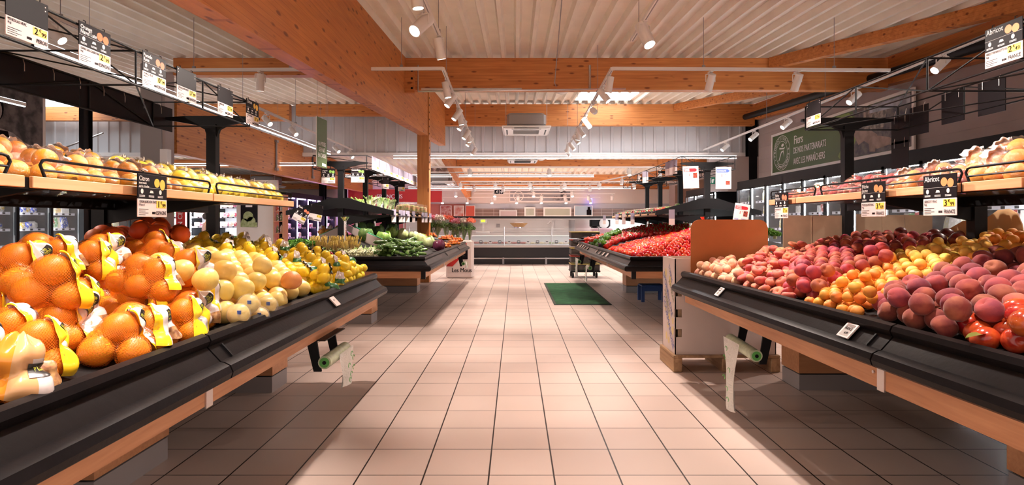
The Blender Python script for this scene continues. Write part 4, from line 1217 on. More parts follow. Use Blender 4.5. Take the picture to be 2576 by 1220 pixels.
# ---- peach side
P_FLAT = protos(3, simple('flat_peach', 'peach', M_FLAT, lambda i: stone(.036, .62, .6, .08, .05), 24, 16))
P_PALE = protos(2, simple('pale_peach', 'peach', M_PALE, lambda i: stone(.032, .95, .2, .06)))
P_PEACH = protos(3, simple('red_peach', 'peach', M_PEACH, lambda i: stone(.036, .95, .28, .11), 26, 16))
P_APR = protos(3, simple('apricot', 'apricot', M_APR, lambda i: stone(.0258, 1.0, .2, .12), 24, 12))
P_APRY = protos(3, simple('yellow_apricot', 'apricot', M_APRY, lambda i: stone(.0275, 1.0, .2, .12), 24, 12))
P_BIG = protos(4, simple('large_peach', 'peach', M_BIGP, lambda i: stone(.041, .93, .30, .12), 28, 18))
P_NECT = protos(3, simple('nectarine', 'nectarine', M_NECT, lambda i: stone(.040, .98, .2, .05), 22, 16))
P_DARK = protos(2, simple('dark_nectarine', 'nectarine', M_DARK, lambda i: stone(.042, .98, .15, .04)))
cnt = {}
cnt['pale'] = heap(TR, [(1735, 700), (1760, 650), (1850, 640), (1880, 660), (1850, 700), (1905, 735), (1890, 760), (1730, 720)], .066, P_PALE, 'small pale yellow and pink peach at the far fascia corner of the peach table', 'pale peaches', p2=.5)
cnt['flat'] = heap(TR, [(1775, 650), (1870, 600), (1975, 585), (2110, 588), (2090, 618), (2030, 640), (1985, 670), (1975, 720), (2010, 760), (1900, 752), (1905, 735), (1850, 700), (1880, 660), (1850, 640)], .070, P_FLAT, 'squat doughnut-shaped pink flat peach in the heap beside the orange brown panel', 'flat peaches', rot='flat', p2=.75, zsq=.75, third=.25)
cnt['peach'] = heap(TR, [(2111, 592), (2200, 588), (2345, 586), (2345, 618), (2290, 622), (2215, 655), (2130, 690), (2090, 712), (2050, 765), (2010, 760), (1975, 720), (1985, 670), (2030, 640), (2090, 618)], .074, P_PEACH, 'round crimson peach in the band between flat peaches and apricots', 'red peaches', p2=.75, third=.2)
cnt['apr'] = heap(TR, [(2215, 655), (2260, 640), (2285, 690), (2230, 740), (2150, 790), (2000, 775), (2050, 750), (2090, 712), (2130, 690)], .053, P_APR, 'small orange apricot in the lower strip by the fascia', 'orange apricots', p2=.7, third=.2)
cnt['apry'] = heap(TR, [(2215, 655), (2290, 622), (2345, 606), (2490, 590), (2490, 640), (2400, 672), (2285, 715), (2285, 690), (2260, 640)], .057, P_APRY, 'bright yellow apricot in the upper strip of the apricot heap', 'yellow apricots', p2=.75, third=.3)
cnt['big'] = heap(TR, [(2150, 790), (2230, 735), (2285, 712), (2400, 668), (2490, 638), (2660, 620), (2660, 770), (2480, 790), (2400, 835), (2330, 855)], .085, P_BIG, 'large dusky downy peach in the heap beside the apricots', 'large peaches', p2=.72, yr=(.9, 4.2))
cnt['nect'] = heap(TR, [(2330, 858), (2400, 832), (2480, 790), (2700, 760), (2900, 1100), (2500, 960)], .080, P_NECT, 'shiny red and yellow nectarine in the near corner of the peach table', 'nectarines', p2=.75, yr=(.8, 3.5))
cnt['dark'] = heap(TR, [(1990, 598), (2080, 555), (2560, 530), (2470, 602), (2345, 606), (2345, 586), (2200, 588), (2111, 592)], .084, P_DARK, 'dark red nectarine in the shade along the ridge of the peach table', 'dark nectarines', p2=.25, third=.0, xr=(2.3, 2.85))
cnt['aprb'] = heap(TR, [(2470, 600), (2560, 540), (2700, 540), (2700, 622), (2490, 640)], .06, P_APR, 'orange apricot in the shaded upper heap behind the large peaches', 'shaded apricots', p2=.7, third=.4, yr=(1.6, 4))
b = MB(); p = TR.hit(2428, 845, .12)
vs = []
for i in range(7):
    f = i / 6
    for k in (-1, 0, 1): vs.append((p.x - .04 + f * .085, p.y - .05 + k * .018 * math.sin(f * math.pi) + f * .02, p.z + .0 + .012 * math.sin(f * 2.5) - abs(k) * -.004))
b.add(vs, [(i * 3 + k, i * 3 + k + 1, i * 3 + k + 4, i * 3 + k + 3) for i in range(6) for k in range(2)])
tag(b.build('fruit_leaf', mk('olive leaf', (.16, .17, .03), .4), smooth=180), 'curled olive green leaf lying on a nectarine', 'leaf')

# ---- citrus side loose fruit
P_POM = protos(4, simple('pomelo', 'pomelo', M_POM, lambda i: stone(.046, .93 + .03 * i, .03, .0, .03), 24, 16))
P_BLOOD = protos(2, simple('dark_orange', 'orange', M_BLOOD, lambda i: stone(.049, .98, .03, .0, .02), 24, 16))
P_LEM = protos(3, simple('lemon', 'lemon', M_LEM, lambda i: lemon_f(.028, 1.2 + .06 * i), 20, 16))
POLY_POM = [(325, 650), (400, 612), (470, 618), (540, 640), (640, 652), (740, 690), (812, 738), (790, 768), (600, 840), (560, 800), (560, 750), (470, 705), (400, 690)]
cnt['pom'] = heap(TL, POLY_POM, .092, P_POM, 'pale yellow pomelo in the loose heap between orange nets and lemon nets', 'pomelos', p2=.8, third=.15)
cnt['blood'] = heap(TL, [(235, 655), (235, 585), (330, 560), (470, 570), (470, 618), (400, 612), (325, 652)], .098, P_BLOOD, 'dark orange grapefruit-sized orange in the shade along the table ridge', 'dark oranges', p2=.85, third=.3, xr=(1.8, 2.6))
cnt['lem'] = heap(TL, [(830, 640), (880, 655), (950, 690), (950, 700), (830, 745), (815, 720), (845, 690)], .058, P_LEM, 'loose bright yellow lemon at the far corner of the citrus table', 'loose lemons', p2=.75, third=.4)
o = place(ball(22, 16, stone(.047, .95, .03, 0), 'pink_pomelo', M_POMR), {}, TL.hit(733, 705, .14), (0, 0, 0)); tag(o, 'rough skinned pink brown pomelo lying on the yellow ones', 'pomelo')
# film wrapped pomelos by the fascia
for i, (px, py) in enumerate(((625, 765), (672, 768), (600, 790), (650, 795))):
    p = TL.hit(px, py, .09); t = thing('wrapped_pomelo', 'pomelo wrapped in clear film by the fascia, %s from the pomelo heap' % ORD[i], 'pomelo', tuple(p), 'wrapped pomelos')
    ball(20, 14, stone(.040, .95, .03, 0), 'pomelo_flesh', M_POM, t)
    ball(20, 14, lambda th, ph: (.044 * math.sin(th) * math.cos(ph) * (1 + .04 * math.sin(7 * ph + 3 * th)), .044 * math.sin(th) * math.sin(ph) * (1 + .04 * math.sin(6 * ph)), .042 * math.cos(th)), 'clear_wrap', film_mat('wrap film', (1, 1, .95), .22, .08, 40) if 'wrap film' not in MATS else MATS['wrap film'], t)
    b = MB(); b.cbox(.02, -.036, .012, .014, .004, .014); b.build('sticker', INKB, t, world=False)


# ---- bags: fruit + net or film + printed band
_DIRS = [Vector((math.sqrt(1 - z * z) * math.cos(k * 2.39996), math.sqrt(1 - z * z) * math.sin(k * 2.39996), z)) for k, z in ((k, 1 - (2 * k + 1) / 320) for k in range(320))]


def hull_grid(sph, c, nth, nph, marg, fl=.72, peak=None):
    """radius of the shrunk convex hull of the fruit, seen from the centre c, with a gathered peak"""
    H = [(u, max((Vector(p) - c).dot(u) + r for p, r in sph)) for u in _DIRS]
    G = [[0] * nph for _ in range(nth + 1)]
    pk = Vector(peak).normalized() if peak else None
    for i in range(nth + 1):
        th = math.pi * i / nth
        for j in range(nph):
            ph = 2 * math.pi * j / nph; d = Vector((math.sin(th) * math.cos(ph), math.sin(th) * math.sin(ph), math.cos(th)))
            ex = 0
            for p, r in sph:
                q = Vector(p) - c; m = q.dot(d); disc = r * r - (q.length_squared - m * m)
                if disc > 0: ex = max(ex, m + math.sqrt(disc))
            cv = min(h / u.dot(d) for u, h in H if u.dot(d) > .15)
            g = max(ex, fl * cv + (1 - fl) * ex)
            if pk: g += .05 * math.exp(-(d.angle(pk) / .42) ** 2)
            G[i][j] = g
    for i in (0, nth):
        m = sum(G[i]) / nph; G[i] = [m] * nph
    return G


def gsample(G, th, ph):
    nth = len(G) - 1; nph = len(G[0]); a = min(max(th / math.pi * nth, 0), nth - 1e-4); b_ = (ph / (2 * math.pi)) % 1 * nph
    i, j = int(a), int(b_) % nph; fa, fb = a - i, b_ - int(b_)
    return (G[i][j] * (1 - fa) * (1 - fb) + G[i + 1][j] * fa * (1 - fb) + G[i][(j + 1) % nph] * (1 - fa) * fb + G[i + 1][(j + 1) % nph] * fa * fb)


BANDM = [mk('band white', (.70, .62, .60), .22, coat=.5), mk('band yellow', (.92, .60, .02), .2, coat=.5), mk('band tan', (.66, .36, .16), .2, coat=.5), mk('band orange', (.80, .28, .03), .2, coat=.5), mk('band black', (.02, .018, .016), .3),
         mk('band picture', (.55, .30, .12), .3, col2=(.25, .10, .05), nscale=60), mk('band green', (.04, .16, .05), .3)]
BANDTXT = mk('band lettering', (.62, .62, .06), .4)


def make_bag(name, cat, sph, fruitname, fruitfn, cover, net, style, nth=22, nph=36, marg=.004, peak=None):
    t = thing(name, 'x', cat)
    c = Vector((0, 0, 0))
    for p, r in sph: c += Vector(p)
    c /= len(sph)
    first = None
    for p, r in sph:
        if first is None: first = fruitfn(r); fo = first; fo.parent = t; fo.name = fruitname
        else: fo = first.copy(); COL.objects.link(fo)
        fo.location = p; fo.rotation_euler = (random.uniform(0, 6), random.uniform(0, 6), random.uniform(0, 6)) if name != 'carrot_bag' else (0, 0, random.uniform(-.1, .1)); fo.scale = (r / fruitfn.r,) * 3
    G = hull_grid(sph, c, nth, nph, marg, .62 if net else .8, peak)
    def P(th, ph, off=0):
        r = gsample(G, th, ph) + marg + off
        v = c + Vector((math.sin(th) * math.cos(ph), math.sin(th) * math.sin(ph), math.cos(th))) * r
        if v.z < .002: v.z = .002
        return v
    o = ball(nph, nth, lambda th, ph: tuple(P(th, ph, .0 if net else .004 * math.sin(9 * ph + 5 * th) + .003 * math.sin(17 * th))), 'net' if net else 'clear_film', cover, t, uv=True)
    # printed band
    for (a0, a1, p0, p1, colf, patch) in style:
        nu, nv = 26, 22; vs = []; fs = []; ms = []; cols = []
        for i in range(nv + 1):
            for j in range(nu + 1):
                a, q = i / nv, j / nu
                wr = .004 * math.sin(q * 19 + a * 4) + .004 * math.sin(a * 15 + q * 5) + .010 * max(0, a - .8) * 5 * (.5 + .5 * math.sin(q * 12))
                vs.append(P(a0 + (a1 - a0) * a, p0 + (p1 - p0) * q, .007 + wr))
        for i in range(nv):
            for j in range(nu):
                fs.append((i * (nu + 1) + j, (i + 1) * (nu + 1) + j, (i + 1) * (nu + 1) + j + 1, i * (nu + 1) + j + 1)); ms.append(colf((i + .5) / nv, (j + .5) / nu))
        used = sorted(set(ms)); b = MB(); b.add(vs, fs, [used.index(m) for m in ms]); b.build('printed_band', [BANDM[m] for m in used], t, smooth=180, world=False)
        def Q(a, q, e):
            wr = .004 * math.sin(q * 19 + a * 4) + .004 * math.sin(a * 15 + q * 5) + .010 * max(0, a - .8) * 5 * (.5 + .5 * math.sin(q * 12))
            return P(a0 + (a1 - a0) * a, p0 + (p1 - p0) * q, .007 + wr + e)
        if patch:
            kind, ac, qc, aw, qw, txt = patch
            b = MB(); n = 8
            b.add([Q(ac + (i / n - .5) * aw, qc + (j / n - .5) * qw, .0022) for i in range(n + 1) for j in range(n + 1)], [(i * (n + 1) + j, (i + 1) * (n + 1) + j, (i + 1) * (n + 1) + j + 1, i * (n + 1) + j + 1) for i in range(n) for j in range(n)])
            b.build('band_label', BANDM[4] if kind == 'k' else BANDM[0], t, smooth=180, world=False)
            b = MB()
            if kind == 'k':
                for li, s_ in enumerate(txt):
                    v2, f2, w = text_geo(s_, 1.0); k = qw * .74 / max(w, 3.2)
                    b.add([Q(ac + (li - (len(txt) - 1) / 2) * aw * .30 - y * k * 1.5 + aw * .09, qc + (x - w / 2) * k, .0040) for x, y in v2], f2)
            else:
                for q_ in range(16):
                    w_ = qw * .024 * (1 + (q_ * 7 % 3) * .6); x0 = qc - qw * .42 + q_ * qw * .054
                    b.add([Q(ac + u * aw * .32, x0 + v * w_, .0040) for u, v in ((-1, 0), (.7, 0), (.7, 1), (-1, 1))], [(0, 1, 2, 3)])
            b.build('band_lettering', BANDTXT if kind == 'k' else INK, t, smooth=None, world=False)
    return t


def ffn(mat, shape, r, nu=18, nv=12):
    def f(rr): return ball(nu, nv, shape, 'fruit', mat)
    f.r = r
    return f


ORF = ffn(M_ORG, stone(.04, .97, .04, 0, .015), .04, 22, 16)
LMF = ffn(M_LEM, lemon_f(.028, 1.25), .028, 16, 12)
PCF = ffn(M_PEACH, stone(.035, .95, .2, .06), .035, 14, 10)
APF = ffn(M_APR, stone(.035, .95, .2, .06), .035, 14, 10)
MMP = ('Mon', 'Marché', 'Plaisir')


def c_a(a, q): return 1 if q < .2 or q > .84 else (5 if a > .74 and .3 < q < .7 else 0)
def c_b(a, q): return 1 if q < .34 or (q > .80 and a > .3) else 0
def c_c(a, q): return 0 if q > .72 or a > .86 else 2
def c_d(a, q): return 3 if q < .25 else (2 if a < .45 or q < .45 else (0 if q < .78 else 5))
S1 = [((.0, -.02, .040), .041), ((.082, .0, .040), .040), ((-.015, .07, .040), .040), ((.068, .078, .040), .040), ((.03, .022, .098), .041)]
S2 = [((.0, .0, .042), .042), ((.084, .012, .040), .039), ((.03, .078, .040), .040), ((.035, .012, .105), .042), ((-.055, .05, .05), .038)]
S3 = [((.0, .0, .041), .041), ((.083, -.01, .041), .041), ((.165, .015, .040), .040), ((.04, .075, .040), .040), ((.125, .08, .040), .040), ((.045, .02, .105), .040), ((.12, .025, .10), .040)]
NETO = net_mat('orange net', (.85, .22, .02), 60, 34, .24)
NETY = net_mat('yellow net', (.92, .62, .03), 46, 26, .30)
PI_ = math.pi
PK = dict(peak=(.1, .75, .7))
BG = [make_bag('orange_net_bag', 'bag of oranges', S1, 'orange', ORF, NETO, True, [(.15, 1.75, -.1, 1.6, c_a, ('k', .36, .50, .22, .30, MMP))], **PK),
      make_bag('orange_net_bag', 'bag of oranges', S2, 'orange', ORF, NETO, True, [(.2, 1.9, -.45, 1.15, c_b, ('k', .34, .55, .22, .32, MMP))], **PK),
      make_bag('orange_net_bag', 'bag of oranges', S3, 'orange', ORF, NETO, True, [(.2, 1.6, -.35, 1.35, c_a, ('k', .45, .50, .24, .22, MMP))], **PK),
      make_bag('orange_net_bag', 'bag of oranges', S1, 'orange', ORF, NETO, True, [(.12, 1.5, -1.7, .6, c_c, ('b', .58, .40, .34, .30, ()))]),
      make_bag('orange_net_bag', 'bag of oranges', S2, 'orange', ORF, NETO, True, [(.15, 1.8, -1.3, .9, c_d, ('k', .62, .55, .20, .30, ('Plaisir',)))])]
TILT = math.atan(.25 / 1.3)
POLY_BAG = [(-900, 540), (240, 575), (235, 655), (330, 660), (400, 692), (470, 712), (530, 742), (545, 800), (545, 850), (100, 1100), (-900, 1500)]
WORDS = ['at the near picture edge', 'by the fascia', 'mid slope', 'below the ridge', 'at the ridge']
nb = 0; yy = .62; row = 0
while yy < 3.2:
    xx = 1.15 + (.08 if row % 2 else 0); col = 0
    while xx < 2.5:
        z = TL.z(xx, yy) + .004; q = pix((-xx, yy, z + .06))
        if inpoly(q, POLY_BAG) and q[0] > -260 and not (xx > 2.12 and q[0] < 235):
            v = (3 if (row, col) == (3, 1) else 4) if (row, col) in ((3, 1), (2, 0), (4, 0)) else (row * 2 + col * 3 + (row * col) % 2) % 3
            for lay in ((0, 1) if (1 <= col < 4 and (row + col) % 2) else (0,)):
                M = Matrix.Rotation(TILT, 4, 'Y') @ Matrix.Rotation(random.uniform(-.5, .35), 4, 'Z')
                where = 'by the fascia' if col == 0 else 'mid slope' if col < 4 else 'near the ridge'
                place(BG[v if not lay else (v + 1) % 3], FIRST, (-xx - .03 + random.uniform(-.01, .01), yy - .03 + random.uniform(-.015, .015), z + lay * .115 + (col % 2) * .01), M.to_euler(),
                      'net bag of oranges %s, %s from the aisle in the %s row' % ('on top' if lay else where, ORD[min(col, 11)], ORD[min(row, 11)]), 'orange net bags', random.uniform(.94, 1.04)); nb += 1
        xx += .178; col += 1
    yy += .165; row += 1
cnt['netbags'] = nb

# lemon nets
L1 = [((0, 0, .03), .03), ((.06, .01, .03), .029), ((.02, .055, .03), .029), ((.035, .02, .075), .029)]
L2 = [((0, 0, .03), .03), ((.07, -.005, .03), .03), ((.135, .01, .03), .029)]
def c_l(a, q): return 4 if q < .25 or q > .8 else (6 if a > .5 else 0)
def c_m(a, q): return 0 if a < .6 else 6
BL = [make_bag('lemon_net_bag', 'bag of lemons', L1, 'lemon', LMF, NETY, True, [(.3, 1.3, .9, 2.3, c_l, None)], 16, 26),
      make_bag('lemon_net_bag', 'bag of lemons', L2, 'lemon', LMF, NETY, True, [(.4, 1.5, -.8, .6, c_l, None)], 16, 26),
      make_bag('lemon_net_bag', 'bag of lemons', L1, 'lemon', LMF, NETY, True, [(.2, 1.4, -1.2, .3, c_m, None)], 16, 26)]
POLY_LEM = [(462, 600), (480, 570), (560, 560), (690, 575), (800, 625), (850, 650), (850, 690), (812, 738), (740, 690), (640, 652), (540, 640)]
nl = 0; yy = 1.9
rowi = 0
while yy < 4.1:
    xx = 1.12 + (.07 if rowi % 2 else 0)
    while xx < 2.45:
        for lay in (0, 1):
            z = TL.z(xx, yy) + .004 + lay * .075
            q = pix((-xx, yy, z + .04))
            if inpoly(q, POLY_LEM) and (lay == 0 or random.random() < .75):
                M = Matrix.Rotation(TILT, 4, 'Y') @ Matrix.Rotation(random.uniform(-.9, 1.2), 4, 'Z')
                place(random.choice(BL), FIRST, (-xx + random.uniform(-.01, .01), yy + random.uniform(-.01, .01), z), M.to_euler(), 'yellow net bag of lemons in the heap behind the pomelos', 'yellow lemon nets'); nl += 1
        xx += .135
    yy += .125; rowi += 1
cnt['lemonnets'] = nl

# shelf bags in clear film
CLEAR = film_mat('clear bag film', (1, .97, .95), .15, .07, 34)
_t = CLEAR.node_tree; _g = _t.nodes.new('ShaderNodeBsdfGlossy'); _g.inputs['Roughness'].default_value = .16; _g.inputs['Color'].default_value = (.9, .88, .86, 1)
_p = next(n for n in _t.nodes if n.type == 'BSDF_PRINCIPLED'); _m = next(n for n in _t.nodes if n.type == 'MIX_SHADER')
_t.links.new(next(n for n in _t.nodes if n.type == 'BUMP').outputs[0], _g.inputs['Normal']); _t.links.new(_g.outputs[0], _m.inputs[2]); _m.inputs[0].default_value = .13
def pack(nx, ny, r, up):
    s = []
    for i in range(nx):
        for j in range(ny): s.append(((i * 2.02 * r - (nx - 1) * r, j * 2.02 * r - (ny - 1) * r, r), r))
    for i in range(nx - 1):
        if up: s.append(((i * 2.02 * r - (nx - 2) * r, 0, r * 2.45), r))
    return s


def c_w(a, q): return 0
def c_g(a, q): return 0 if a < .7 else 6
SB = [make_bag('bagged_oranges', 'bag of oranges', pack(3, 2, .04, True), 'orange', ORF, CLEAR, False, [(.0, .9, .2, 2.6, c_g, ('k', .6, .5, .4, .4, ('Marché',)))], 16, 30, .006),
      make_bag('bagged_oranges', 'bag of oranges', pack(2, 2, .041, True), 'orange', ORF, CLEAR, False, [(.1, 1.0, -1.0, .9, c_w, None)], 16, 30, .006),
      make_bag('bagged_lemons', 'bag of lemons', pack(3, 2, .027, True), 'lemon', LMF, CLEAR, False, [(.1, .8, .4, 1.7, c_g, None)], 14, 26, .006)]
n1 = 0
for row, (X, dz) in enumerate(((-1.76, 0), (-2.02, .035), (-2.2, .09))):
    y = .95 + row * .07; k = 0
    while y < 4.05:
        kind = 2 if y > 3.0 else (n1 % 2)
        dy = .2 if kind == 2 else (.26 if kind == 0 else .19)
        w = R(90) if kind in (0, 2) else R(80)
        nm = ('front', 'middle', 'back')[row]
        place(SB[kind], FIRST, (X, y, 1.304 + dz), (0, random.uniform(-.12, .12) if row else 0, w + random.uniform(-.12, .12)), 'clear film bag of %s in the %s row on the shelf' % ('lemons' if kind == 2 else 'oranges', nm), 'clear bags of %s, %s row' % ('lemons' if kind == 2 else 'oranges', nm), 1.5 if kind == 2 else 1)
        n1 += 1; y += dy; k += 1
cnt['shelf'] = n1
SP = [make_bag('bagged_peaches', 'bag of peaches', pack(3, 2, .035, False), 'peach', PCF, CLEAR, False, [(.1, .7, .5, 1.8, c_w, None)], 14, 26, .007),
      make_bag('bagged_peaches', 'bag of peaches', pack(3, 2, .036, True), 'peach', APF, CLEAR, False, [(.1, .9, -.6, 1.0, c_w, None)], 14, 26, .008)]
n2 = 0
for row, (X, dz) in enumerate(((2.07, 0), (2.26, .045), (2.44, .10))):
    y = .9 + row * .05
    while y < 4.2:
        kind = 1 if y < 3.1 and (n2 % 3) else 0
        sc = 1.25 if y < 2.9 else 1.0
        nm = ('front', 'middle', 'back')[row]
        place(SP[kind], FIRST, (X, y, 1.318 + dz), (0, random.uniform(-.15, .1) if row else 0, R(90) + random.uniform(-.2, .2)), 'clear film bag of %s stone fruit in the %s row on the shelf' % (('small red', 'orange')[kind] if sc == 1 else ('large red', 'large orange')[kind], nm), 'clear bags of stone fruit, %s row' % nm, sc)
        n2 += 1; y += .235 * sc
cnt['shelfr'] = n2

# ---- far tables: tomatoes and peppers
def calyx(o):
    b = MB()
    for k in range(5):
        a = k * 1.257; b.add([(0, 0, .030), (.008 * math.cos(a - .5), .008 * math.sin(a - .5), .031), (.022 * math.cos(a), .022 * math.sin(a), .031), (.008 * math.cos(a + .5), .008 * math.sin(a + .5), .031)], [(0, 1, 2, 3)])
    b.tube([(0, 0, .028), (.003, 0, .042)], .002, 5)
    b.build('calyx', M_STEM, o, world=False)


def pepper_f(th, ph):
    k = 1 + .10 * math.cos(4 * ph) * math.sin(th) - .25 * math.exp(-(th / .45) ** 2); tp = 1 - .22 * (1 - math.cos(th)) / 2
    return (.042 * k * tp * math.sin(th) * math.cos(ph), .042 * k * tp * math.sin(th) * math.sin(ph), .048 * math.cos(th) * k)


def pstem(o):
    b = MB(); b.tube([(0, 0, .032), (0, 0, .045), (.006, 0, .06)], [.008, .004, .005], 6); b.build('stalk', M_STEM, o, world=False)


P_TOM = protos(1, simple('tomato', 'tomato', M_TOM, lambda i: stone(.039, .86, .10, .02, .02), 16, 12, calyx)) + protos(3, simple('tomato', 'tomato', M_TOM, lambda i: stone(.038, .86, .10, .02, .025), 16, 12, calyx if False else None))
P_PEPR = protos(2, simple('red_pepper', 'pepper', M_PEPR, lambda i: pepper_f, 20, 12, pstem))
P_PEPG = protos(1, simple('green_pepper', 'pepper', M_PEPG, lambda i: pepper_f, 20, 12, pstem))
cnt['tom'] = heap(TRF, [(1510, 700), (1520, 625), (1560, 604), (1640, 590), (1760, 588), (1800, 700)], .084, P_TOM, 'ripe red vine tomato in the heap at the near end of the far table', 'tomatoes', p2=.65, rot='any', maxn=268, xr=(1.27, 2.64))
cnt['pepr'] = heap(TRF, [(1520, 625), (1518, 606), (1560, 584), (1590, 550), (1640, 545), (1740, 560), (1740, 588), (1640, 590), (1560, 604)], .098, P_PEPR, 'glossy red pepper in the heap behind the tomatoes', 'red peppers', p2=.6, third=.0, rot='up', maxn=325, jit=.2, xr=(1.27, 2.64))
cnt['pepg'] = heap(TRF, [(1480, 680), (1485, 612), (1510, 598), (1555, 578), (1560, 584), (1518, 606), (1520, 625), (1510, 700)], .085, P_PEPG, 'green pepper in the strip beside the red peppers', 'green peppers', p2=.6, rot='up')
cnt['toms'] = heap(TRF, [(1440, 680), (1445, 600), (1480, 580), (1560, 560), (1555, 578), (1510, 598), (1485, 612), (1480, 680)], .08, P_TOM, 'orange red tomato toward the far end of the tomato table', 'far tomatoes', p2=.4, maxn=55, rot='up')


def courg(th, ph):
    z = math.cos(th); r = .0215 * (1 - abs(z) ** 7) ** .5 * (1 + .12 * z)
    return (r * math.cos(ph) * (1 + .05 * math.cos(6 * ph)) + .012 * z * z, r * math.sin(ph), .088 * z)


def cstem(o):
    b = MB(); b.tube([(.012, 0, .085), (.013, 0, .098)], .006, 6); b.build('stalk', M_STEM, o, world=False)


P_COUR = protos(3, simple('courgette', 'courgette', M_COUR, lambda i: courg, 14, 14, cstem))
P_AUB = protos(1, simple('aubergine', 'aubergine', M_AUB, lambda i: courg, 12, 12, cstem))
nc = 0
for lay in range(3):
    for k in range(44 - 10 * lay):
        px = random.uniform(945 + lay * 12, 1062 - lay * 5); py = random.uniform(607 + (1062 - px) * .10, 643) - lay * 9
        p = TLF.hit(px, py, .03 + .045 * lay)
        if abs(p.x) < 1.06: continue
        place(random.choice(P_COUR), FIRST, (p.x, p.y, TLF.z(p.x, p.y) + .028 + .042 * lay + (k % 2) * .02), (R(90) + random.gauss(0, .12), random.gauss(0, .3), random.uniform(-1.2, .5)), 'dark green courgette in the pile at the lip of the vegetable table', 'courgettes'); nc += 1
for k in range(26):
    px = random.uniform(1449, 1500); py = 612 - (px - 1449) * .35 + random.uniform(-6, 6)
    p = TRF.hit(px, py, .04); place(P_AUB[0], FIRST, (p.x, p.y, TRF.z(p.x, p.y) + .03 + (k % 3) * .03), (R(90), random.gauss(0, .3), random.uniform(0, 3)), 'dark glossy aubergine at the far end of the tomato table', 'aubergines')


def cabbage(kind, mat, r):
    t = thing(kind, 'x', 'cabbage')
    sd = random.random() * 9
    def f(th, ph):
        n_ = noise.noise(Vector((math.sin(th) * math.cos(ph) * 2 + sd, math.sin(th) * math.sin(ph) * 2, math.cos(th) * 2)))
        return (r * (1 + .05 * n_) * math.sin(th) * math.cos(ph), r * (1 + .05 * n_) * math.sin(th) * math.sin(ph), r * .92 * math.cos(th) * (1 + .05 * n_))
    ball(24, 16, f, 'heart', mat, t)
    for k in range(6):
        b = MB(); n = 8; a0 = k * 1.05 + random.uniform(-.2, .2); op = .06 + .10 * (k % 3)
        vs = []
        for i in range(n + 1):
            for j in range(n + 1):
                u = i / n; v = (j / n - .5) * 2; th = 2.6 - u * 1.9; ph = a0 + v * .75 * math.sin(.5 + u * 2.2)
                rr = r * (1.02 + op * u * u * 1.6 + .05 * math.sin(v * 9 + u * 3) * u + .06 * v * v * u)
                vs.append((rr * math.sin(th) * math.cos(ph), rr * math.sin(th) * math.sin(ph), rr * .95 * math.cos(th)))
        b.add(vs, [(i * (n + 1) + j, i * (n + 1) + j + 1, (i + 1) * (n + 1) + j + 1, (i + 1) * (n + 1) + j) for i in range(n) for j in range(n)])
        b.build('outer_leaf', mat, t, smooth=180, world=False)
    return t


C_S = cabbage('savoy_cabbage', M_LEAFD, .10); C_L = cabbage('green_cabbage', M_LEAFL, .095); C_W = cabbage('white_cabbage', M_CABW, .09); C_R = cabbage('red_cabbage', M_CABR, .09)
for i, (px, py, pr, nm) in enumerate(((905, 575, C_S, 'dark savoy cabbage nearest the chrome post'), (928, 568, C_S, 'dark savoy cabbage behind, in shade'), (950, 580, C_S, 'dark savoy cabbage in the middle of the row'), (920, 590, C_S, 'dark savoy cabbage against the green crate rim'), (985, 585, C_L, 'light green cabbage with opened leaves'),
                                      (965, 597, C_L, 'light green cabbage low against the crate rim'), (1013, 590, C_W, 'white cabbage wrapped pale beside the light green ones'), (1040, 596, C_W, 'white cabbage behind the courgettes'), (1079, 608, C_W, 'round white cabbage beside the red cabbage'), (1105, 617, C_R, 'red cabbage by the table lip'),
                                      (1060, 600, C_W, 'white cabbage half hidden behind the courgette pile'), (985, 572, C_S, 'dark savoy cabbage high near the ridge'))):
    p = TLF.hit(px, py, .10); place(pr, FIRST, (p.x, p.y, TLF.z(p.x, p.y) + .09), (random.uniform(-.4, .4), random.uniform(-.4, .4), random.uniform(0, 6)), nm, 'cabbages', .9)
# board hopper of blanched vegetables at the table corner
b = MB()
A, B_, C_ = at(788, 600, 7.9), at(868, 563, 7.9), at(962, 603, 6.75)
for (p, q) in ((A, B_), (B_, C_)):
    b.add([(p.x, p.y, p.z), (q.x, q.y, q.z), (q.x, q.y, q.z - .14 - (.0 if q is not B_ else .05)), (p.x, p.y, p.z - .08), (p.x, p.y + .012, p.z), (q.x, q.y + .012, q.z), (q.x, q.y + .012, q.z - .19), (p.x, p.y + .012, p.z - .08)],
          [(3, 2, 1, 0), (4, 5, 6, 7), (0, 1, 5, 4), (1, 2, 6, 5), (2, 3, 7, 6), (3, 0, 4, 7)])
hb = b.build('divider_board', mk('pinkish board', (.70, .58, .54), .4)); tag(hb, 'pinkish white divider boards meeting behind the chrome post on the vegetable table', 'divider')
b = MB(); b.tube([A + Vector((0, .01, .004)), B_ + Vector((0, .01, .004))], .007, 6); b.tube([B_ + Vector((.05, .01, .0)), C_ + Vector((0, .01, .004))], .007, 6); b.build('crate_rim', GREENC, hb)


def bunch(name, cat, n, L, r, mat, mat2, spread, fr=.35, par=None):
    """upright stalks with a differently coloured tip"""
    t = thing(name, 'x', cat); b = MB(); c = MB()
    for k in range(n):
        x, y = random.gauss(0, spread), random.gauss(0, spread * .6); dx, dy = random.gauss(0, .015), random.gauss(0, .015); l = L * random.uniform(.85, 1.1)
        b.tube([(x, y, 0), (x + dx * .5, y + dy * .5, l * (1 - fr))], r, 5); c.tube([(x + dx * .5, y + dy * .5, l * (1 - fr)), (x + dx, y + dy, l)], [r * 1.15, r * .5], 5)
    b.build('stalk', mat, t, world=False); c.build('tip', mat2, t, world=False)
    return t


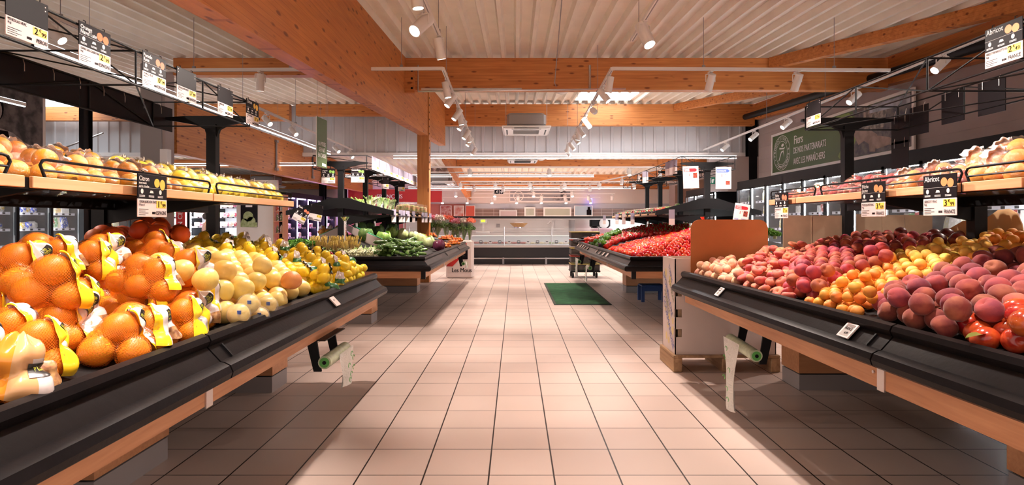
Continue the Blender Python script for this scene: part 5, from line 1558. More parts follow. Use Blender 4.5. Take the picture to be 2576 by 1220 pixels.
P_ASP = bunch('asparagus_bunch', 'asparagus', 16, .13, .006, M_STRAW, mk('straw tip', (.72, .55, .16), .6), .028)
k = 0
for row, py in enumerate((611, 624)):
    for px in range(790 + row * 10, 900, 15):
        p = TLF.hit(px, py, .06); place(P_ASP, FIRST, (p.x, p.y, TLF.z(p.x, p.y) + .01), (random.gauss(0, .1), random.gauss(0, .1), random.uniform(0, 3)), 'straw coloured bunch standing upright in the %s row before the divider boards' % ('back', 'front')[row], 'upright straw coloured bunches, %s row' % ('back', 'front')[row]); k += 1
P_FEN = bunch('spring_onion_bunch', 'spring onions', 14, .20, .006, M_WHITEV, M_LEAFL, .022)
for i in range(26):
    px = 850 + (i % 13) * 8; py = 634 + (i // 13) * 6; p = TLF.hit(px, py, .03)
    place(P_FEN, FIRST, (p.x, p.y - .02, TLF.z(p.x, p.y) + .02), (R(-82), 0, random.gauss(0, .25)), 'pale blanched bunch lying along the end lip of the vegetable table', 'blanched bunches')


def radish(o=None):
    t = thing('radish_bunch', 'x', 'radishes'); b = MB(); proto = None
    for k in range(9):
        f = lambda th, ph: (.012 * math.sin(th) * math.cos(ph), .012 * math.sin(th) * math.sin(ph), .013 * math.cos(th))
        if proto is None: proto = ball(10, 8, f, 'radish', mk('radish skin', (.45, .01, .05), .3), t); q = proto
        else: q = proto.copy(); COL.objects.link(q)
        q.location = (random.uniform(-.04, .04), random.uniform(-.03, .03), random.uniform(.01, .04))
    for k in range(14): b.tube([(random.uniform(-.03, .03), .02, .02), (random.uniform(-.05, .05), .07, .05), (random.uniform(-.07, .07), .14, .04)], [.002, .005, .008], 4)
    b.build('radish_leaves', M_LEAFL, t, world=False)
    return t


P_RAD = radish()
for i, (px, py) in enumerate(((797, 634), (822, 640))):
    p = TLF.hit(px, py, .05); place(P_RAD, FIRST, (p.x, p.y, TLF.z(p.x, p.y) + .02), (0, 0, .3 * i), 'bunch of red radishes with leaves %s' % ('below the straw coloured bunches', 'close beside the pale bunches')[i], 'radish bunches', 1.4)


def tuft(name, cat, mat, n, w, leaf, wave=1.0, parent=None):
    b = MB()
    for k in range(n):
        th = math.acos(random.uniform(-.1, 1)); ph = random.uniform(0, 6.28); rr = w * random.uniform(.7, 1)
        c = Vector((rr * math.sin(th) * math.cos(ph), rr * math.sin(th) * math.sin(ph), rr * .7 * math.cos(th)))
        a = Vector((random.gauss(0, 1), random.gauss(0, 1), random.gauss(0, 1))).normalized() * leaf; d = a.cross(Vector((random.gauss(0, 1), random.gauss(0, 1), random.gauss(0, 1)))).normalized() * leaf * .8
        m = a.cross(d).normalized() * leaf * .35
        b.add([c - a, c + d + m, c + a, c - d + m, c - m * .5], [(0, 1, 4), (1, 2, 4), (2, 3, 4), (3, 0, 4)])
    return b.build(name, mat, parent, world=False)


def leafy(name, cat, mat, n, w, leaf):
    t = thing(name, 'x', cat); tuft('leaves', cat, mat, n, w, leaf, parent=t); b = MB(); b.tube([(0, 0, -.04), (0, 0, .02)], w * .3, 8); b.build('base', M_WHITEV, t, world=False)
    return t


P_PARS = leafy('curly_lettuce', 'lettuce', mk('bright leaf', (.16, .36, .04), .5, col2=(.08, .24, .02), nscale=40), 260, .07, .014)
for i, (px, py) in enumerate(((735, 607), (752, 604), (770, 606), (745, 615), (765, 613), (785, 610), (725, 612))):
    p = TLF.hit(px, py, .08); place(P_PARS, FIRST, (p.x, p.y, TLF.z(p.x, p.y) + .05), (0, 0, i), 'curly green salad head behind the lemon heap, one of the close patch', 'curly salad heads')
for i, (px, py, sc) in enumerate(((1931, 588, 1.3), (1950, 592, 1.0))):
    p = TRF.hit(px, py, .08); p = at(px, py, 6.6)
    place(P_PARS, FIRST, (p.x, p.y, p.z), (0, 0, i), 'light green salad head between the orange brown panel and the cardboard, %s' % ('larger', 'smaller')[i], 'salad heads behind the panel', sc)


# wrapped leeks, celery, herbs on the far shelves
def sleeve(name, cat, mat, L, w, n=10):
    t = thing(name, 'x', cat); b = MB()
    for k in range(n): b.tube([(random.gauss(0, w * .25), random.gauss(0, w * .2), 0), (random.gauss(0, w * .3), random.gauss(0, w * .25), L * .6), (random.gauss(0, w * .5), random.gauss(0, w * .4), L * random.uniform(.85, 1))], [w * .1, w * .1, w * .16], 5)
    b.build('stalks', mat, t, world=False)
    ball(12, 8, lambda th, ph: (w * (1.0 - .35 * math.cos(th) * -1) * math.sin(th) ** .5 * math.cos(ph) * .6, w * math.sin(th) ** .5 * math.sin(ph) * .5, L * .5 + L * .52 * math.cos(th)), 'clear_sleeve', CLEAR, t)
    return t


P_SL = [sleeve('wrapped_leeks', 'leeks', M_LEAFL, .24, .07), sleeve('wrapped_celery', 'celery', M_CABW, .22, .08)]
for i, px in enumerate((928, 938, 949, 958, 968, 978, 988)):
    p = at(px, 0, 8.0 + i * .22); place(P_SL[i % 2], FIRST, (p.x, p.y, 1.36), (R(-25), R(8 * (i % 3 - 1)), 0), 'upright clear sleeve of pale stalks on the far shelf, %s from the gable' % ORD[i], 'sleeved stalks', .9)
for i, px in enumerate((905, 915, 896)):
    p = at(px, 0, 8.1 + .1 * i); place(P_SL[0], FIRST, (p.x, p.y, 1.43), (R(-75), 0, R(30)), 'dark leek pack lying on the far shelf, %s of the close three' % ORD[i], 'lying leek packs')
P_HB = leafy('herb_pot', 'herbs', mk('herb leaf', (.10, .2, .05), .5), 90, .06, .012)
k = 0
for i in range(14):
    Y = 9.2 + i * .15; nm = ORD[min(i, 11)]
    t = thing('salad_bag', 'x', 'salad bag') if i == 0 else None
    if i == 0:
        b = MB(); b.bbox(-.06, .06, -.03, .03, -.09, .05, .02); b.build('filling', mk('salad mix', (.80, .42, .22), .5, col2=(.30, .38, .10), nscale=26), t, world=False)
        b = MB(); b.bbox(-.066, .066, -.034, .034, -.095, .09, .015); b.build('clear_film', CLEAR, t, world=False); P_SB = t
    place(P_SB, FIRST, (-1.78 - (i % 3) * .1, Y, 1.42), (.2 * (i % 3), 0, i), 'clear packet of mixed cut vegetables in the line on the far vegetable shelf', 'packets on the far vegetable shelf')
for i in range(3):
    p = at(1706 + i * 15, 0, 8.1); t = place(P_HB, FIRST, (p.x, p.y + i * .02, 1.40), (0, 0, i), 'bagged green herbs on the pepper shelf, %s from the far side' % ORD[i], 'bagged herbs')
P_ST = [None, None]
for q in (0, 1):
    t = thing('salad_tray', 'x', 'vegetable tray')
    b = MB(); b.bbox(-.08, .08, -.055, .055, 0, .03, .008); b.build('tray', STEELK, t, world=False)
    b = MB()
    for k in range(14): x, y = -.065 + (k % 5) * .032, -.036 + (k // 5) * .036; b.lathe([(.004, 0), (.017, .01), (.015, .026), (.002, .032)], 7, Matrix.Translation((x, y, .024)))
    b.build('filling', (M_TOM, M_LEAFL)[q], t, smooth=50, world=False)
    b = MB(); b.bbox(-.083, .083, -.058, .058, .002, .064, .012); b.build('clear_film', CLEAR, t, world=False); P_ST[q] = t
for i in range(40):
    Y = 7.95 + (i // 2) * .16
    place(P_ST[(i * 7 // 5) % 2], FIRST, (2.04 + (i % 2) * .13, Y, 1.305 + (i % 2) * .03), (0, -.15, R(90)), 'small clear tray in the long rows on the pepper shelf edge', 'trays on the pepper shelf')
for i in range(0):
    Y = 8.0 + i * .125
    place(P_SB, FIRST, (1.99 + (i % 2) * .1, Y, 1.36 + (i % 2) * .03), (.2, 0, i), 'small clear packet in the long row on the pepper shelf edge', 'packets on the pepper shelf', .7)
# carrots in bags and flowers at the far end of the vegetable table
CRF = ffn(M_CARR, lambda th, ph: (.085 * math.cos(th), .018 * math.sin(th) * math.sin(ph), .018 * math.sin(th) * math.cos(ph)), .022, 10, 8)
P_CB = make_bag('carrot_bag', 'bag of carrots', [((q * .045, i * .04 - .06, .03), .022) for i in range(4) for q in (-1, 1)] + [((.0, i * .04 - .04, .06), .022) for i in range(3)], 'carrot', CRF, CLEAR, False, [], 10, 18, .01)
for i, (px, py) in enumerate(((1085, 592), (1110, 590), (1130, 597), (1150, 604), (1165, 600), (1140, 612), (1120, 600), (1098, 583))):
    p = TLF.hit(px, py, .06); place(P_CB, FIRST, (p.x, p.y, TLF.z(p.x, p.y) + .01), (0, .1, R(90) + random.uniform(-.4, .4)), 'clear bag of carrots toward the far end of the vegetable table', 'carrot bags', 1.3)
for i in range(7):
    p = at(815 + (i % 4) * 16, 588 - (i // 4) * 8, 8.6); place(SB[1], FIRST, (p.x, p.y, p.z - .05), (0, .2, i), 'bag of small oranges behind the salad heads, one of the group by the violet fridge', 'bags of small oranges', .9)

# ================================================================ FITTINGS, SIGNS, FRIDGES, BACKGROUND
def palette(name, cols, rough=.35):
    m = bpy.data.materials.new(name); m.use_nodes = True; nt = m.node_tree; b = nt.nodes['Principled BSDF']; L = nt.links.new
    oi = nt.nodes.new('ShaderNodeObjectInfo'); rp = nt.nodes.new('ShaderNodeValToRGB'); rp.color_ramp.interpolation = 'CONSTANT'
    while len(rp.color_ramp.elements) < len(cols): rp.color_ramp.elements.new(.5)
    for i, c in enumerate(cols): rp.color_ramp.elements[i].position = i / len(cols); rp.color_ramp.elements[i].color = (*c, 1)
    L(oi.outputs['Random'], rp.inputs[0])
    nz = nt.nodes.new('ShaderNodeTexNoise'); tc = nt.nodes.new('ShaderNodeTexCoord'); nz.inputs['Scale'].default_value = 24; L(tc.outputs['Object'], nz.inputs['Vector'])
    r2 = nt.nodes.new('ShaderNodeMapRange'); r2.inputs['From Min'].default_value = .52; r2.inputs['From Max'].default_value = .56; L(nz.outputs['Fac'], r2.inputs['Value'])
    mx = nt.nodes.new('ShaderNodeMix'); mx.data_type = 'RGBA'; L(r2.outputs[0], mx.inputs['Factor']); L(rp.outputs[0], mx.inputs['A']); mx.inputs['B'].default_value = (.78, .74, .68, 1)
    L(mx.outputs['Result'], b.inputs['Base Color']); b.inputs['Roughness'].default_value = rough
    return m


PACK1 = palette('packet colours', [(.75, .68, .45), (.70, .62, .30), (.06, .12, .5), (.6, .55, .5), (.45, .05, .04), (.12, .3, .1), (.72, .5, .2), (.7, .68, .66)])
PACK2 = palette('blue packet colours', [(.03, .06, .45), (.05, .1, .6), (.6, .55, .5), (.7, .45, .05)])
PACK3 = palette('bottle colours', [(.75, .72, .6), (.15, .3, .5), (.6, .5, .2), (.65, .1, .06), (.5, .55, .5), (.2, .3, .1), (.75, .55, .35)])
PACK4 = palette('meat packet colours', [(.35, .04, .06), (.5, .2, .15), (.6, .4, .35), (.2, .05, .08), (.55, .45, .2)])
SHELFM = mk('fridge shelf edge', (.62, .60, .66), .4)
FRAME = mk('fridge frame', (.007, .007, .008), .45, spec=.15)
INNER = mk('fridge lining', (.82, .84, .87), .5)


def mk_packet(kind):
    if kind == 'pouch':
        b = MB(); vs = []
        for z, w, d in ((0, .5, .5), (.08, .5, .55), (.5, .5, .42), (.9, .48, .12), (1, .5, .03)):
            vs += [(-w * .17, -d * .07, z * .22), (w * .17, -d * .07, z * .22), (w * .17, d * .07, z * .22), (-w * .17, d * .07, z * .22)]
        b.add(vs, [(3, 2, 1, 0), (16, 17, 18, 19)] + [(i * 4 + k, i * 4 + (k + 1) % 4, i * 4 + 4 + (k + 1) % 4, i * 4 + 4 + k) for i in range(4) for k in range(4)])
        o = b.build('food_pouch', PACK1); tag(o, 'x', 'food packet')
    elif kind == 'blue':
        b = MB(); b.bbox(-.09, .09, -.05, .05, 0, .12, .03); o = b.build('food_bag', PACK2, smooth=60); tag(o, 'x', 'food packet')
    elif kind == 'bottle':
        b = MB(); b.lathe([(.032, 0), (.036, .01), (.036, .15), (.03, .18), (.013, .21), (.013, .235)], 10); o = b.build('bottle', PACK3, smooth=50); tag(o, 'x', 'bottle')
    elif kind == 'tray':
        b = MB(); b.bbox(-.08, .08, -.03, .03, 0, .13, .012); o = b.build('meat_packet', PACK4); tag(o, 'x', 'food packet')
    else:
        b = MB(); b.bbox(-.05, .05, -.04, .04, 0, .13, .004); o = b.build('carton', PACK1); tag(o, 'x', 'carton')
    return o


PK_ = {k: mk_packet(k) for k in ('pouch', 'blue', 'bottle', 'tray', 'carton')}


def fridge(name, label, cx, y0, w, xf, s, depth=.75, top=2.12, glass=True, levels=(.45, .76, 1.05, 1.34, 1.63), stock='pouch', where='', light=COLDS, group='glass door fridges', dens=1.0, front=False, zmin=.8):
    """one fridge bay. s=-1: front faces +X at x=xf (citrus side), s=1: faces -X. front=True: faces the camera at y=xf and spans x from y0"""
    def T_(u, v, z): return (xf + s * v, y0 + u, z) if not front else (y0 + u, xf + v, z)
    def bx(b, u0, u1, v0, v1, z0, z1, m=0):
        a, c = T_(u0, v0, z0), T_(u1, v1, z1); b.box(a[0], c[0], a[1], c[1], z0, z1, m)
    o = T_(w / 2, depth / 2, 0); t = thing(name, label, 'fridge', (o[0], o[1], 0), group)
    b = MB(); bx(b, 0, w, depth - .04, depth, 0, top, 1); bx(b, 0, w, .02, depth, 0, .22, 0); bx(b, 0, w, -.0, depth, top - .16, top, 0); bx(b, 0, .02, .05, depth, .2, top - .1, 0); bx(b, w - .02, w, .05, depth, .2, top - .1, 0)
    b.build('cabinet', [FRAME, INNER], t)
    for z in levels:
        b = MB(); bx(b, .02, w - .02, .12, depth - .05, z - .015, z, 0); bx(b, .02, w - .02, .10, .12, z - .03, z + .015, 0)
        for k in range(4): bx(b, .06 + k * w / 4.4, .11 + k * w / 4.4, .095, .10, z - .022, z + .008, 1)
        b.build('shelf', [SHELFM, INK], t)
    b = MB(); bx(b, .03, .05, .04, .07, .25, top - .2); bx(b, .05, w - .03, .10, .16, top - .19, top - .17)
    if not glass:
        for z in levels: bx(b, .03, w - .03, .14, .17, z - .028, z - .018)
    b.build('light_strip', light, t)
    if glass:
        d = MB(); 
        for u0, u1, z0, z1 in ((0, .032, .22, top - .16), (w - .032, w, .22, top - .16), (0, w, .22, .26), (0, w, top - .2, top - .16)): bx(d, u0, u1, -.02, .01, z0, z1)
        dd = d.build('door', FRAME, t)
        g = MB(); bx(g, .03, w - .03, -.008, -.002, .26, top - .2); g.build('door_glass', GLASS, dd)
        h = MB(); bx(h, w - .075, w - .05, -.06, -.02, .95, 1.35); h.build('handle', FRAME, dd)
    n = max(2, int((w - .08) / .115 * dens))
    for zi, z in enumerate(levels):
        if z < zmin: continue
        for k in range(n):
            kd = stock if stock != 'mix' else ('bottle', 'carton', 'pouch')[(zi + k // 3) % 3]
            u = .06 + (k + .5) * (w - .12) / n
            p = T_(u + random.uniform(-.01, .01), .24 + random.uniform(0, .03), z + .001)
            place(PK_[kd], FIRST, p, (random.uniform(-.05, .05), random.uniform(-.05, .05), (R(90) if not front else 0) + random.uniform(-.15, .15)), '%s on the %s shelf of the %s' % ({'pouch': 'food pouch', 'blue': 'blue food bag', 'bottle': 'bottle', 'tray': 'dark meat packet', 'carton': 'small carton'}[kd], ('lowest', 'second', 'third', 'fourth', 'top')[min(zi, 4)], where), 'goods on the %s shelf of the %s' % (('lowest', 'second', 'third', 'fourth', 'top')[min(zi, 4)], where), random.uniform(.95, 1.2))
    return t


for i in range(6):
    fridge('glass_door_fridge', 'black framed glass door fridge on the citrus side, %s bay of the row' % ORD[i], 0, 8.4 + i * .72, .72, -8.7, -1, stock='blue' if i in (1, 2) else 'pouch', where='citrus-side fridge row, %s bay' % ORD[i], group='fridges of the citrus-side row')
for i in range(10):
    fridge('glass_door_fridge', 'glass door fridge under the grey wall, %s bay from the exit end' % ORD[i], 0, 13.2 - (i + 1) * .75, .75, 5.2, 1, stock='bottle' if i < 3 else 'mix' if i < 5 else 'pouch', where='peach-side fridge row, %s bay' % ORD[i], group='fridges of the peach-side row', zmin=.8)
# end cooler with steps behind it, further off
for i in range(3):
    fridge('glass_door_fridge', 'fridge beyond the wall return near the rear ceiling, %s of the group' % ORD[i], 0, 14.6 + i * .8, .8, 5.15, 1, stock='mix', where='rear fridge row, %s bay' % ORD[i], group='rear fridges', zmin=1.1)

# frontal fridges and white wall in the citrus-side rear
for i, (x0, w) in enumerate(((-10.9, .70), (-9.86, .72), (-9.13, .72))):
    fridge('glass_door_fridge', 'bright fridge standing frontally in the rear passage, %s from the grey column' % ORD[i], 0, x0, w, 17.0, 1, front=True, stock='tray' if i else 'pouch', where='rear passage fridges, %s' % ORD[i], group='rear passage fridges', glass=False, dens=.9)
b = MB(); b.box(-10.17, -9.90, 16.9, 17.0, .3, 1.85); rp = thing('red_sign', 'red upright panel with white letters EN CE between the rear fridges', 'sign', (-10.03, 16.9, .3)); b.build('panel', REDP, rp)
b = MB(); b.text('EN CE', .20, Matrix.Translation((-9.98, 16.895, .95)) @ Matrix.Rotation(R(90), 4, 'X') @ Matrix.Rotation(R(90), 4, 'Z')); b.build('panel_lettering', INKW, rp)
b = MB(); b.box(-11.0, -8.40, 16.85, 17.0, 2.13, 2.5); tag(b.build('fridge_fascia', CREAM), 'cream fascia board above the rear passage fridges', 'fascia')
b = MB(); b.box(-8.38, -7.15, 16.95, 17.05, 0, 2.45); struct(b.build('wall_partition', CREAM))
pp = thing('wall_poster', 'dark poster with a pale green cabbage picture on the cream partition', 'poster', (-7.95, 16.93, 1.0))
b = MB(); b.box(-8.25 + .0, -7.75, 16.93, 16.945, 1.04, 1.78); b.build('poster_sheet', SIGNK, pp)
b = MB(); b.box(-8.25, -7.75, 16.925, 16.93, 1.04, 1.18, 0)
for cx, cz, r in ((-8.02, 1.36, .15), (-7.93, 1.22, .13), (-8.13, 1.2, .1)): b.lathe([(r, 0), (r, .004)], 20, Matrix.Translation((cx, 16.925, cz)) @ Matrix.Rotation(R(90), 4, 'X'))
b.build('cabbage_picture', mk('cabbage picture', (.42, .48, .25), .5, col2=(.25, .32, .12), nscale=12), pp)
b = MB(); b.box(-8.1, -7.9, 16.926, 16.93, 1.64, 1.71); b.build('poster_emblem', INKW, pp)
rk = thing('jar_rack', 'narrow wooden rack of jars at the end of the cream partition', 'rack', (-7.1, 16.9, 0))
b = MB(); b.box(-7.13, -7.10, 16.6, 16.95, 0, 2.0); b.box(-6.86, -6.83, 16.6, 16.95, 0, 2.0)
for z in (.5, .85, 1.2, 1.5, 1.8): b.box(-7.1, -6.86, 16.6, 16.95, z, z + .02)
b.build('frame', MATS['oak edging across'], rk)
for z in (.87, 1.22, 1.52):
    for k in range(2): place(PK_['bottle'], FIRST, (-7.04 + k * .11, 16.7, z + .001), (0, 0, k), 'small jar standing in the narrow wooden rack', 'jars of the narrow rack')
for i in range(5):
    fridge('open_fridge', 'open chiller with violet light and packed shelves, %s bay from the wooden rack' % ORD[i], 0, 17.1 + i * .95, .95, -6.95, -1, glass=False, stock='tray', where='violet chiller, %s bay' % ORD[i], light=VIOLET, group='violet chillers', levels=(.4, .7, 1.0, 1.3, 1.6), dens=.9, zmin=.6)

# person passing between the rear fridges
SKIN = mk('skin', (.55, .30, .20), .6); HAIR = mk('dark hair', (.03, .015, .01), .6); SHIRT = mk('dusty pink top', (.50, .27, .24), .8); TROUS = mk('dark trousers', (.04, .035, .05), .8)


def person(loc, face, label):
    t = thing('person', label, 'person', loc, None, face)
    me = bpy.data.meshes.new('body')
    J = [(0, 0, .80), (0, .0, .98), (0, .01, 1.12), (0, 0, 1.20), (0, -.02, 1.27), (0, -.03, 1.36), (0, -.03, 1.44),
         (.09, 0, .76), (.10, -.06, .44), (.10, .02, .06), (.10, -.12, .03), (-.09, 0, .76), (-.10, .10, .44), (-.10, .20, .08), (-.10, .07, .03),
         (.15, 0, 1.17), (.19, -.02, .93), (.17, -.16, .78), (-.15, 0, 1.17), (-.19, .02, .93), (-.18, -.10, .76)]
    E = [(0, 1), (1, 2), (2, 3), (3, 4), (4, 5), (5, 6), (0, 7), (7, 8), (8, 9), (9, 10), (0, 11), (11, 12), (12, 13), (13, 14), (3, 15), (15, 16), (16, 17), (3, 18), (18, 19), (19, 20)]
    rad = [(.13, .10), (.12, .09), (.14, .10), (.10, .08), (.045, .045), (.075, .085), (.06, .07), (.085, .085), (.055, .055), (.035, .035), (.03, .03), (.085, .085), (.055, .055), (.035, .035), (.03, .03), (.05, .05), (.036, .036), (.024, .024), (.05, .05), (.036, .036), (.024, .024)]
    me.from_pydata(J, E, []); o = bpy.data.objects.new('body', me); COL.objects.link(o); o.parent = t
    sk = o.modifiers.new('skin', 'SKIN'); sk.use_smooth_shade = True
    for i, v in enumerate(me.skin_vertices[0].data): v.radius = rad[i]; v.use_root = i == 0
    m = o.modifiers.new('sub', 'SUBSURF'); m.levels = m.render_levels = 2
    me.materials.append(SKIN)
    for k, sx in enumerate((1, -1)):
        hm = MB(); bx_, by_, bz_ = (.17, -.17, .765) if sx > 0 else (-.18, -.11, .745)
        hm.bbox(bx_ - .018, bx_ + .018, by_ - .05, by_ + .02, bz_ - .05, bz_ + .01, .012)
        for f in range(4): hm.tube([(bx_ - .014 + f * .0095, by_ - .04, bz_ - .03), (bx_ - .014 + f * .0095, by_ - .07, bz_ - .055 - .004 * (f % 2)), (bx_ - .014 + f * .0095, by_ - .06, bz_ - .085)], [.006, .0055, .0045], 6)
        hm.tube([(bx_ - sx * .015, by_ - .01, bz_ - .02), (bx_ - sx * .035, by_ - .03, bz_ - .04), (bx_ - sx * .03, by_ - .05, bz_ - .055)], [.008, .007, .005], 6)
        hm.build('hand', SKIN, t, smooth=60, world=False)
    ball(18, 12, lambda th, ph: (.088 * math.sin(th) * math.cos(ph), .01 + .098 * math.sin(th) * math.sin(ph) * (1 if math.sin(ph) > -.2 else .8), 1.415 + .095 * math.cos(th)), 'hair', HAIR, t)
    f = MB(); 
    for sx in (-1, 1): f.cbox(sx * .03, -.112, 1.40, .022, .01, .012)
    f.cbox(0, -.11, 1.345, .045, .01, .01); f.build('face_features', HAIR, t, world=False)
    nb_ = MB(); nb_.tube([(0, -.105, 1.40), (0, -.13, 1.37)], [.006, .013], 6); nb_.build('nose', SKIN, t, world=False)
    ball(20, 10, lambda th, ph: (.175 * math.sin(th) ** .6 * math.cos(ph), .125 * math.sin(th) ** .6 * math.sin(ph), 1.03 + .20 * math.cos(th)), 'shirt', SHIRT, t)
    ball(20, 8, lambda th, ph: (.155 * math.sin(th) ** .5 * math.cos(ph), .12 * math.sin(th) ** .5 * math.sin(ph), .80 + .09 * math.cos(th)), 'trousers', TROUS, t)
    return t


pr = person((-7.66, 14.0, 0), R(110), 'person with dark hair in a dusty pink top walking past the rear fridges')
pr.scale = (.92, .92, .94)

# ---------------------------------------------------------------- wall signs
SX = 5.985
ws = thing('wall_sign', 'wide green banner sign Fiers de nos partenariats on the grey wall', 'wall sign', (SX, 10.7, 2.26))
YA, YC = 13.05, 8.38
MS = Matrix(((0, 0, -1, SX - .03), (-1, 0, 0, YA), (0, 1, 0, 2.26), (0, 0, 0, 1)))   # local x along the wall toward the camera, y up, z out
b = MB()
for a in ((0, 4.67, 0, .05), (0, 4.67, .88, .93), (0, .05, .05, .88), (4.62, 4.67, .05, .88)): b.ext([(a[0], a[2]), (a[1], a[2]), (a[1], a[3]), (a[0], a[3])], MS, .03)
b.build('frame', WHITE, ws)
b = MB(); b.ext([(.05, .05), (4.62, .05), (4.62, .88), (.05, .88)], MS @ Matrix.Translation((0, 0, -.02)), .03); b.build('panel', GREENB, ws)
b = MB(); pts = [(2.2 + .75 * math.sin(k / 12 * math.pi / 2), .06 + .81 * k / 12) for k in range(13)]
b.ext([(2.75, .06)] + [(3.0 + .3 * math.sin(k / 12 * math.pi), .06 + .81 * k / 12) for k in range(13)] + [(2.6, .87)] + [(2.6 + .25 * math.sin(k / 12 * math.pi), .87 - .81 * k / 12) for k in range(13)][1:-1], MS @ Matrix.Translation((0, 0, .011)), .002); b.build('light_arc', GREENL, ws)
b = MB(); b.ext([(3.02, .06), (4.6, .06), (4.6, .87), (3.12, .87), (3.28, .6), (3.22, .35)], MS @ Matrix.Translation((0, 0, .014)), .002)
b.build('photograph', mk('sign photograph', (.16, .13, .12), .5, col2=(.05, .045, .06), nscale=9), ws)
b = MB(); b.ext([(3.3, .25), (3.45, .30), (3.8, .12), (4.1, .15), (4.25, .10), (4.3, .17), (4.1, .27), (3.8, .34), (3.5, .50), (3.1, .52)], MS @ Matrix.Translation((0, 0, .017)), .001)
b.ext([(3.55, .5), (3.6, .1), (3.75, .08), (3.8, .36)], MS @ Matrix.Translation((0, 0, .0165)), .001)
b.build('arms_picture', mk('sign arms', (.42, .29, .24), .6, var=.3, nscale=7), ws)
b = MB(); b.ext([(3.4, .5), (3.6, .47), (3.95, .45), (4.1, .87), (3.45, .87)], MS @ Matrix.Translation((0, 0, .016)), .001); b.build('shirt_picture', mk('sign shirt', (.40, .33, .28), .6, col2=(.12, .10, .09), nscale=14), ws)
b = MB(); b.ext([(3.6, .74), (4.58, .70), (4.58, .86), (3.6, .86)], MS @ Matrix.Translation((0, 0, .0165)), .001); b.build('sky_picture', mk('sign sky', (.5, .52, .6), .6, var=.5, nscale=5), ws)
b = MB()
for r0, r1 in ((.375, .388), (.255, .265)):
    pts = [(math.cos(a) * r1, math.sin(a) * r1) for a in [2 * math.pi * k / 40 for k in range(41)]] + [(math.cos(a) * r0, math.sin(a) * r0) for a in [2 * math.pi * k / 40 for k in range(40, -1, -1)]]
    n = 41; MM = MS @ Matrix.Translation((.47, .465, .012))
    b.add([MM @ Vector((x, y, 0)) for x, y in pts], [(k, k + 1, 2 * n - 2 - k, 2 * n - 1 - k) for k in range(40)])
def arc_text(b, s_, r, a0, a1, size, M, inward=False):
    n = len(s_)
    for i, ch in enumerate(s_):
        a = a0 + (a1 - a0) * (i + .5) / n
        rot = a - math.pi / 2 if not inward else a + math.pi / 2
        b.text(ch, size, M @ Matrix.Translation((r * math.cos(a), r * math.sin(a), 0)) @ Matrix.Rotation(rot, 4, 'Z') @ Matrix.Translation((0, -size * .33, 0)), 0, 'c')
MM = MS @ Matrix.Translation((.47, .465, .013))
arc_text(b, 'PRODUCTEURS', .32, R(195), R(35), .10, MM); arc_text(b, '&', .32, R(20), R(0), .09, MM); arc_text(b, 'COMMERÇANTS', .32, R(225), R(355), .10, MM, True); arc_text(b, '•', .32, R(210), R(200), .09, MM)
b.ext([(-.14, -.17), (-.11, -.17), (.0, .0), (.07, .02), (.12, -.1), (.09, .05), (-.02, .03)], MM, .001); b.ext([(-.1, .09), (.12, .07), (.17, .12), (.10, .10), (-.1, .125)], MM, .001); b.ext([(-.02, .15), (.05, .13), (.11, .16), (.09, .2), (.02, .2)], MM, .001)
b.build('emblem', INKW, ws)
b = MB(); b.text('Fiers', .26, MS @ Matrix.Translation((1.02, .58, .013)), 0, 'l', .75); b.text('DE NOS PARTENARIATS', .19, MS @ Matrix.Translation((1.0, .38, .013)), 0, 'l', .62, fitw=1.5); b.text('AVEC LES MARAÎCHERS', .19, MS @ Matrix.Translation((1.0, .15, .013)), 0, 'l', .62, fitw=1.5)
b.build('banner_lettering', INKW, ws)

w2 = thing('wall_sign', 'dim brown wall sign further along the grey wall behind the pepper truss', 'wall sign', (SX, 17.5, 1.9))
b = MB(); b.box(SX - .03, SX, 15.5, 21.0, 1.9, 2.55); b.build('panel', mk('brown sign', (.17, .09, .05), .6, var=.3, nscale=3), w2)
b = MB(); M2 = Matrix(((0, 0, -1, SX - .034), (-1, 0, 0, 19.2), (0, 1, 0, 2.05), (0, 0, 0, 1))); b.text('FIERS', .16, M2 @ Matrix.Translation((0, .25, 0))); b.text('DE NOTRE RÉGION', .16, M2); b.build('banner_lettering', INKW, w2)

wp = thing('wall_photograph', 'large black and white photograph of a smiling farm worker on the far cream wall', 'photo panel', (-9.47, 10.3, 2.3))
MP = Matrix(((0, 0, 1, -9.48), (1, 0, 0, 9.0), (0, 1, 0, 2.25), (0, 0, 0, 1)))
b = MB(); b.ext([(0, 0), (2.35, 0), (2.35, 1.5), (0, 1.5)], MP, .02); b.build('backing', WHITE, wp)
b = MB(); b.ext([(0, .0), (2.28, .0), (2.28, 1.46), (0, 1.46)], MP @ Matrix.Translation((0, 0, .02)), .004); b.build('photograph', mk('mono photo', (.16, .13, .13), .5, col2=(.02, .018, .02), nscale=5), wp)
b = MB(); b.ext([(1.22 + .20 * math.cos(a), 1.02 + .27 * math.sin(a)) for a in [k * math.pi / 9 for k in range(18)]], MP @ Matrix.Translation((0, 0, .024)), .002); b.build('hair_picture', INK, wp)
b = MB(); b.ext([(1.24 + .14 * math.cos(a), .98 + .21 * math.sin(a)) for a in [k * math.pi / 9 for k in range(18)]], MP @ Matrix.Translation((0, 0, .026)), .002)
b.ext([(1.17, .85), (1.17, .66), (.85, .60), (.62, .40), (.60, .30), (1.95, .30), (1.8, .5), (1.6, .61), (1.33, .66), (1.32, .85)], MP @ Matrix.Translation((0, 0, .0255)), .002)
b.build('skin_picture', mk('mono skin', (.42, .37, .36), .5, var=.3, nscale=7), wp)
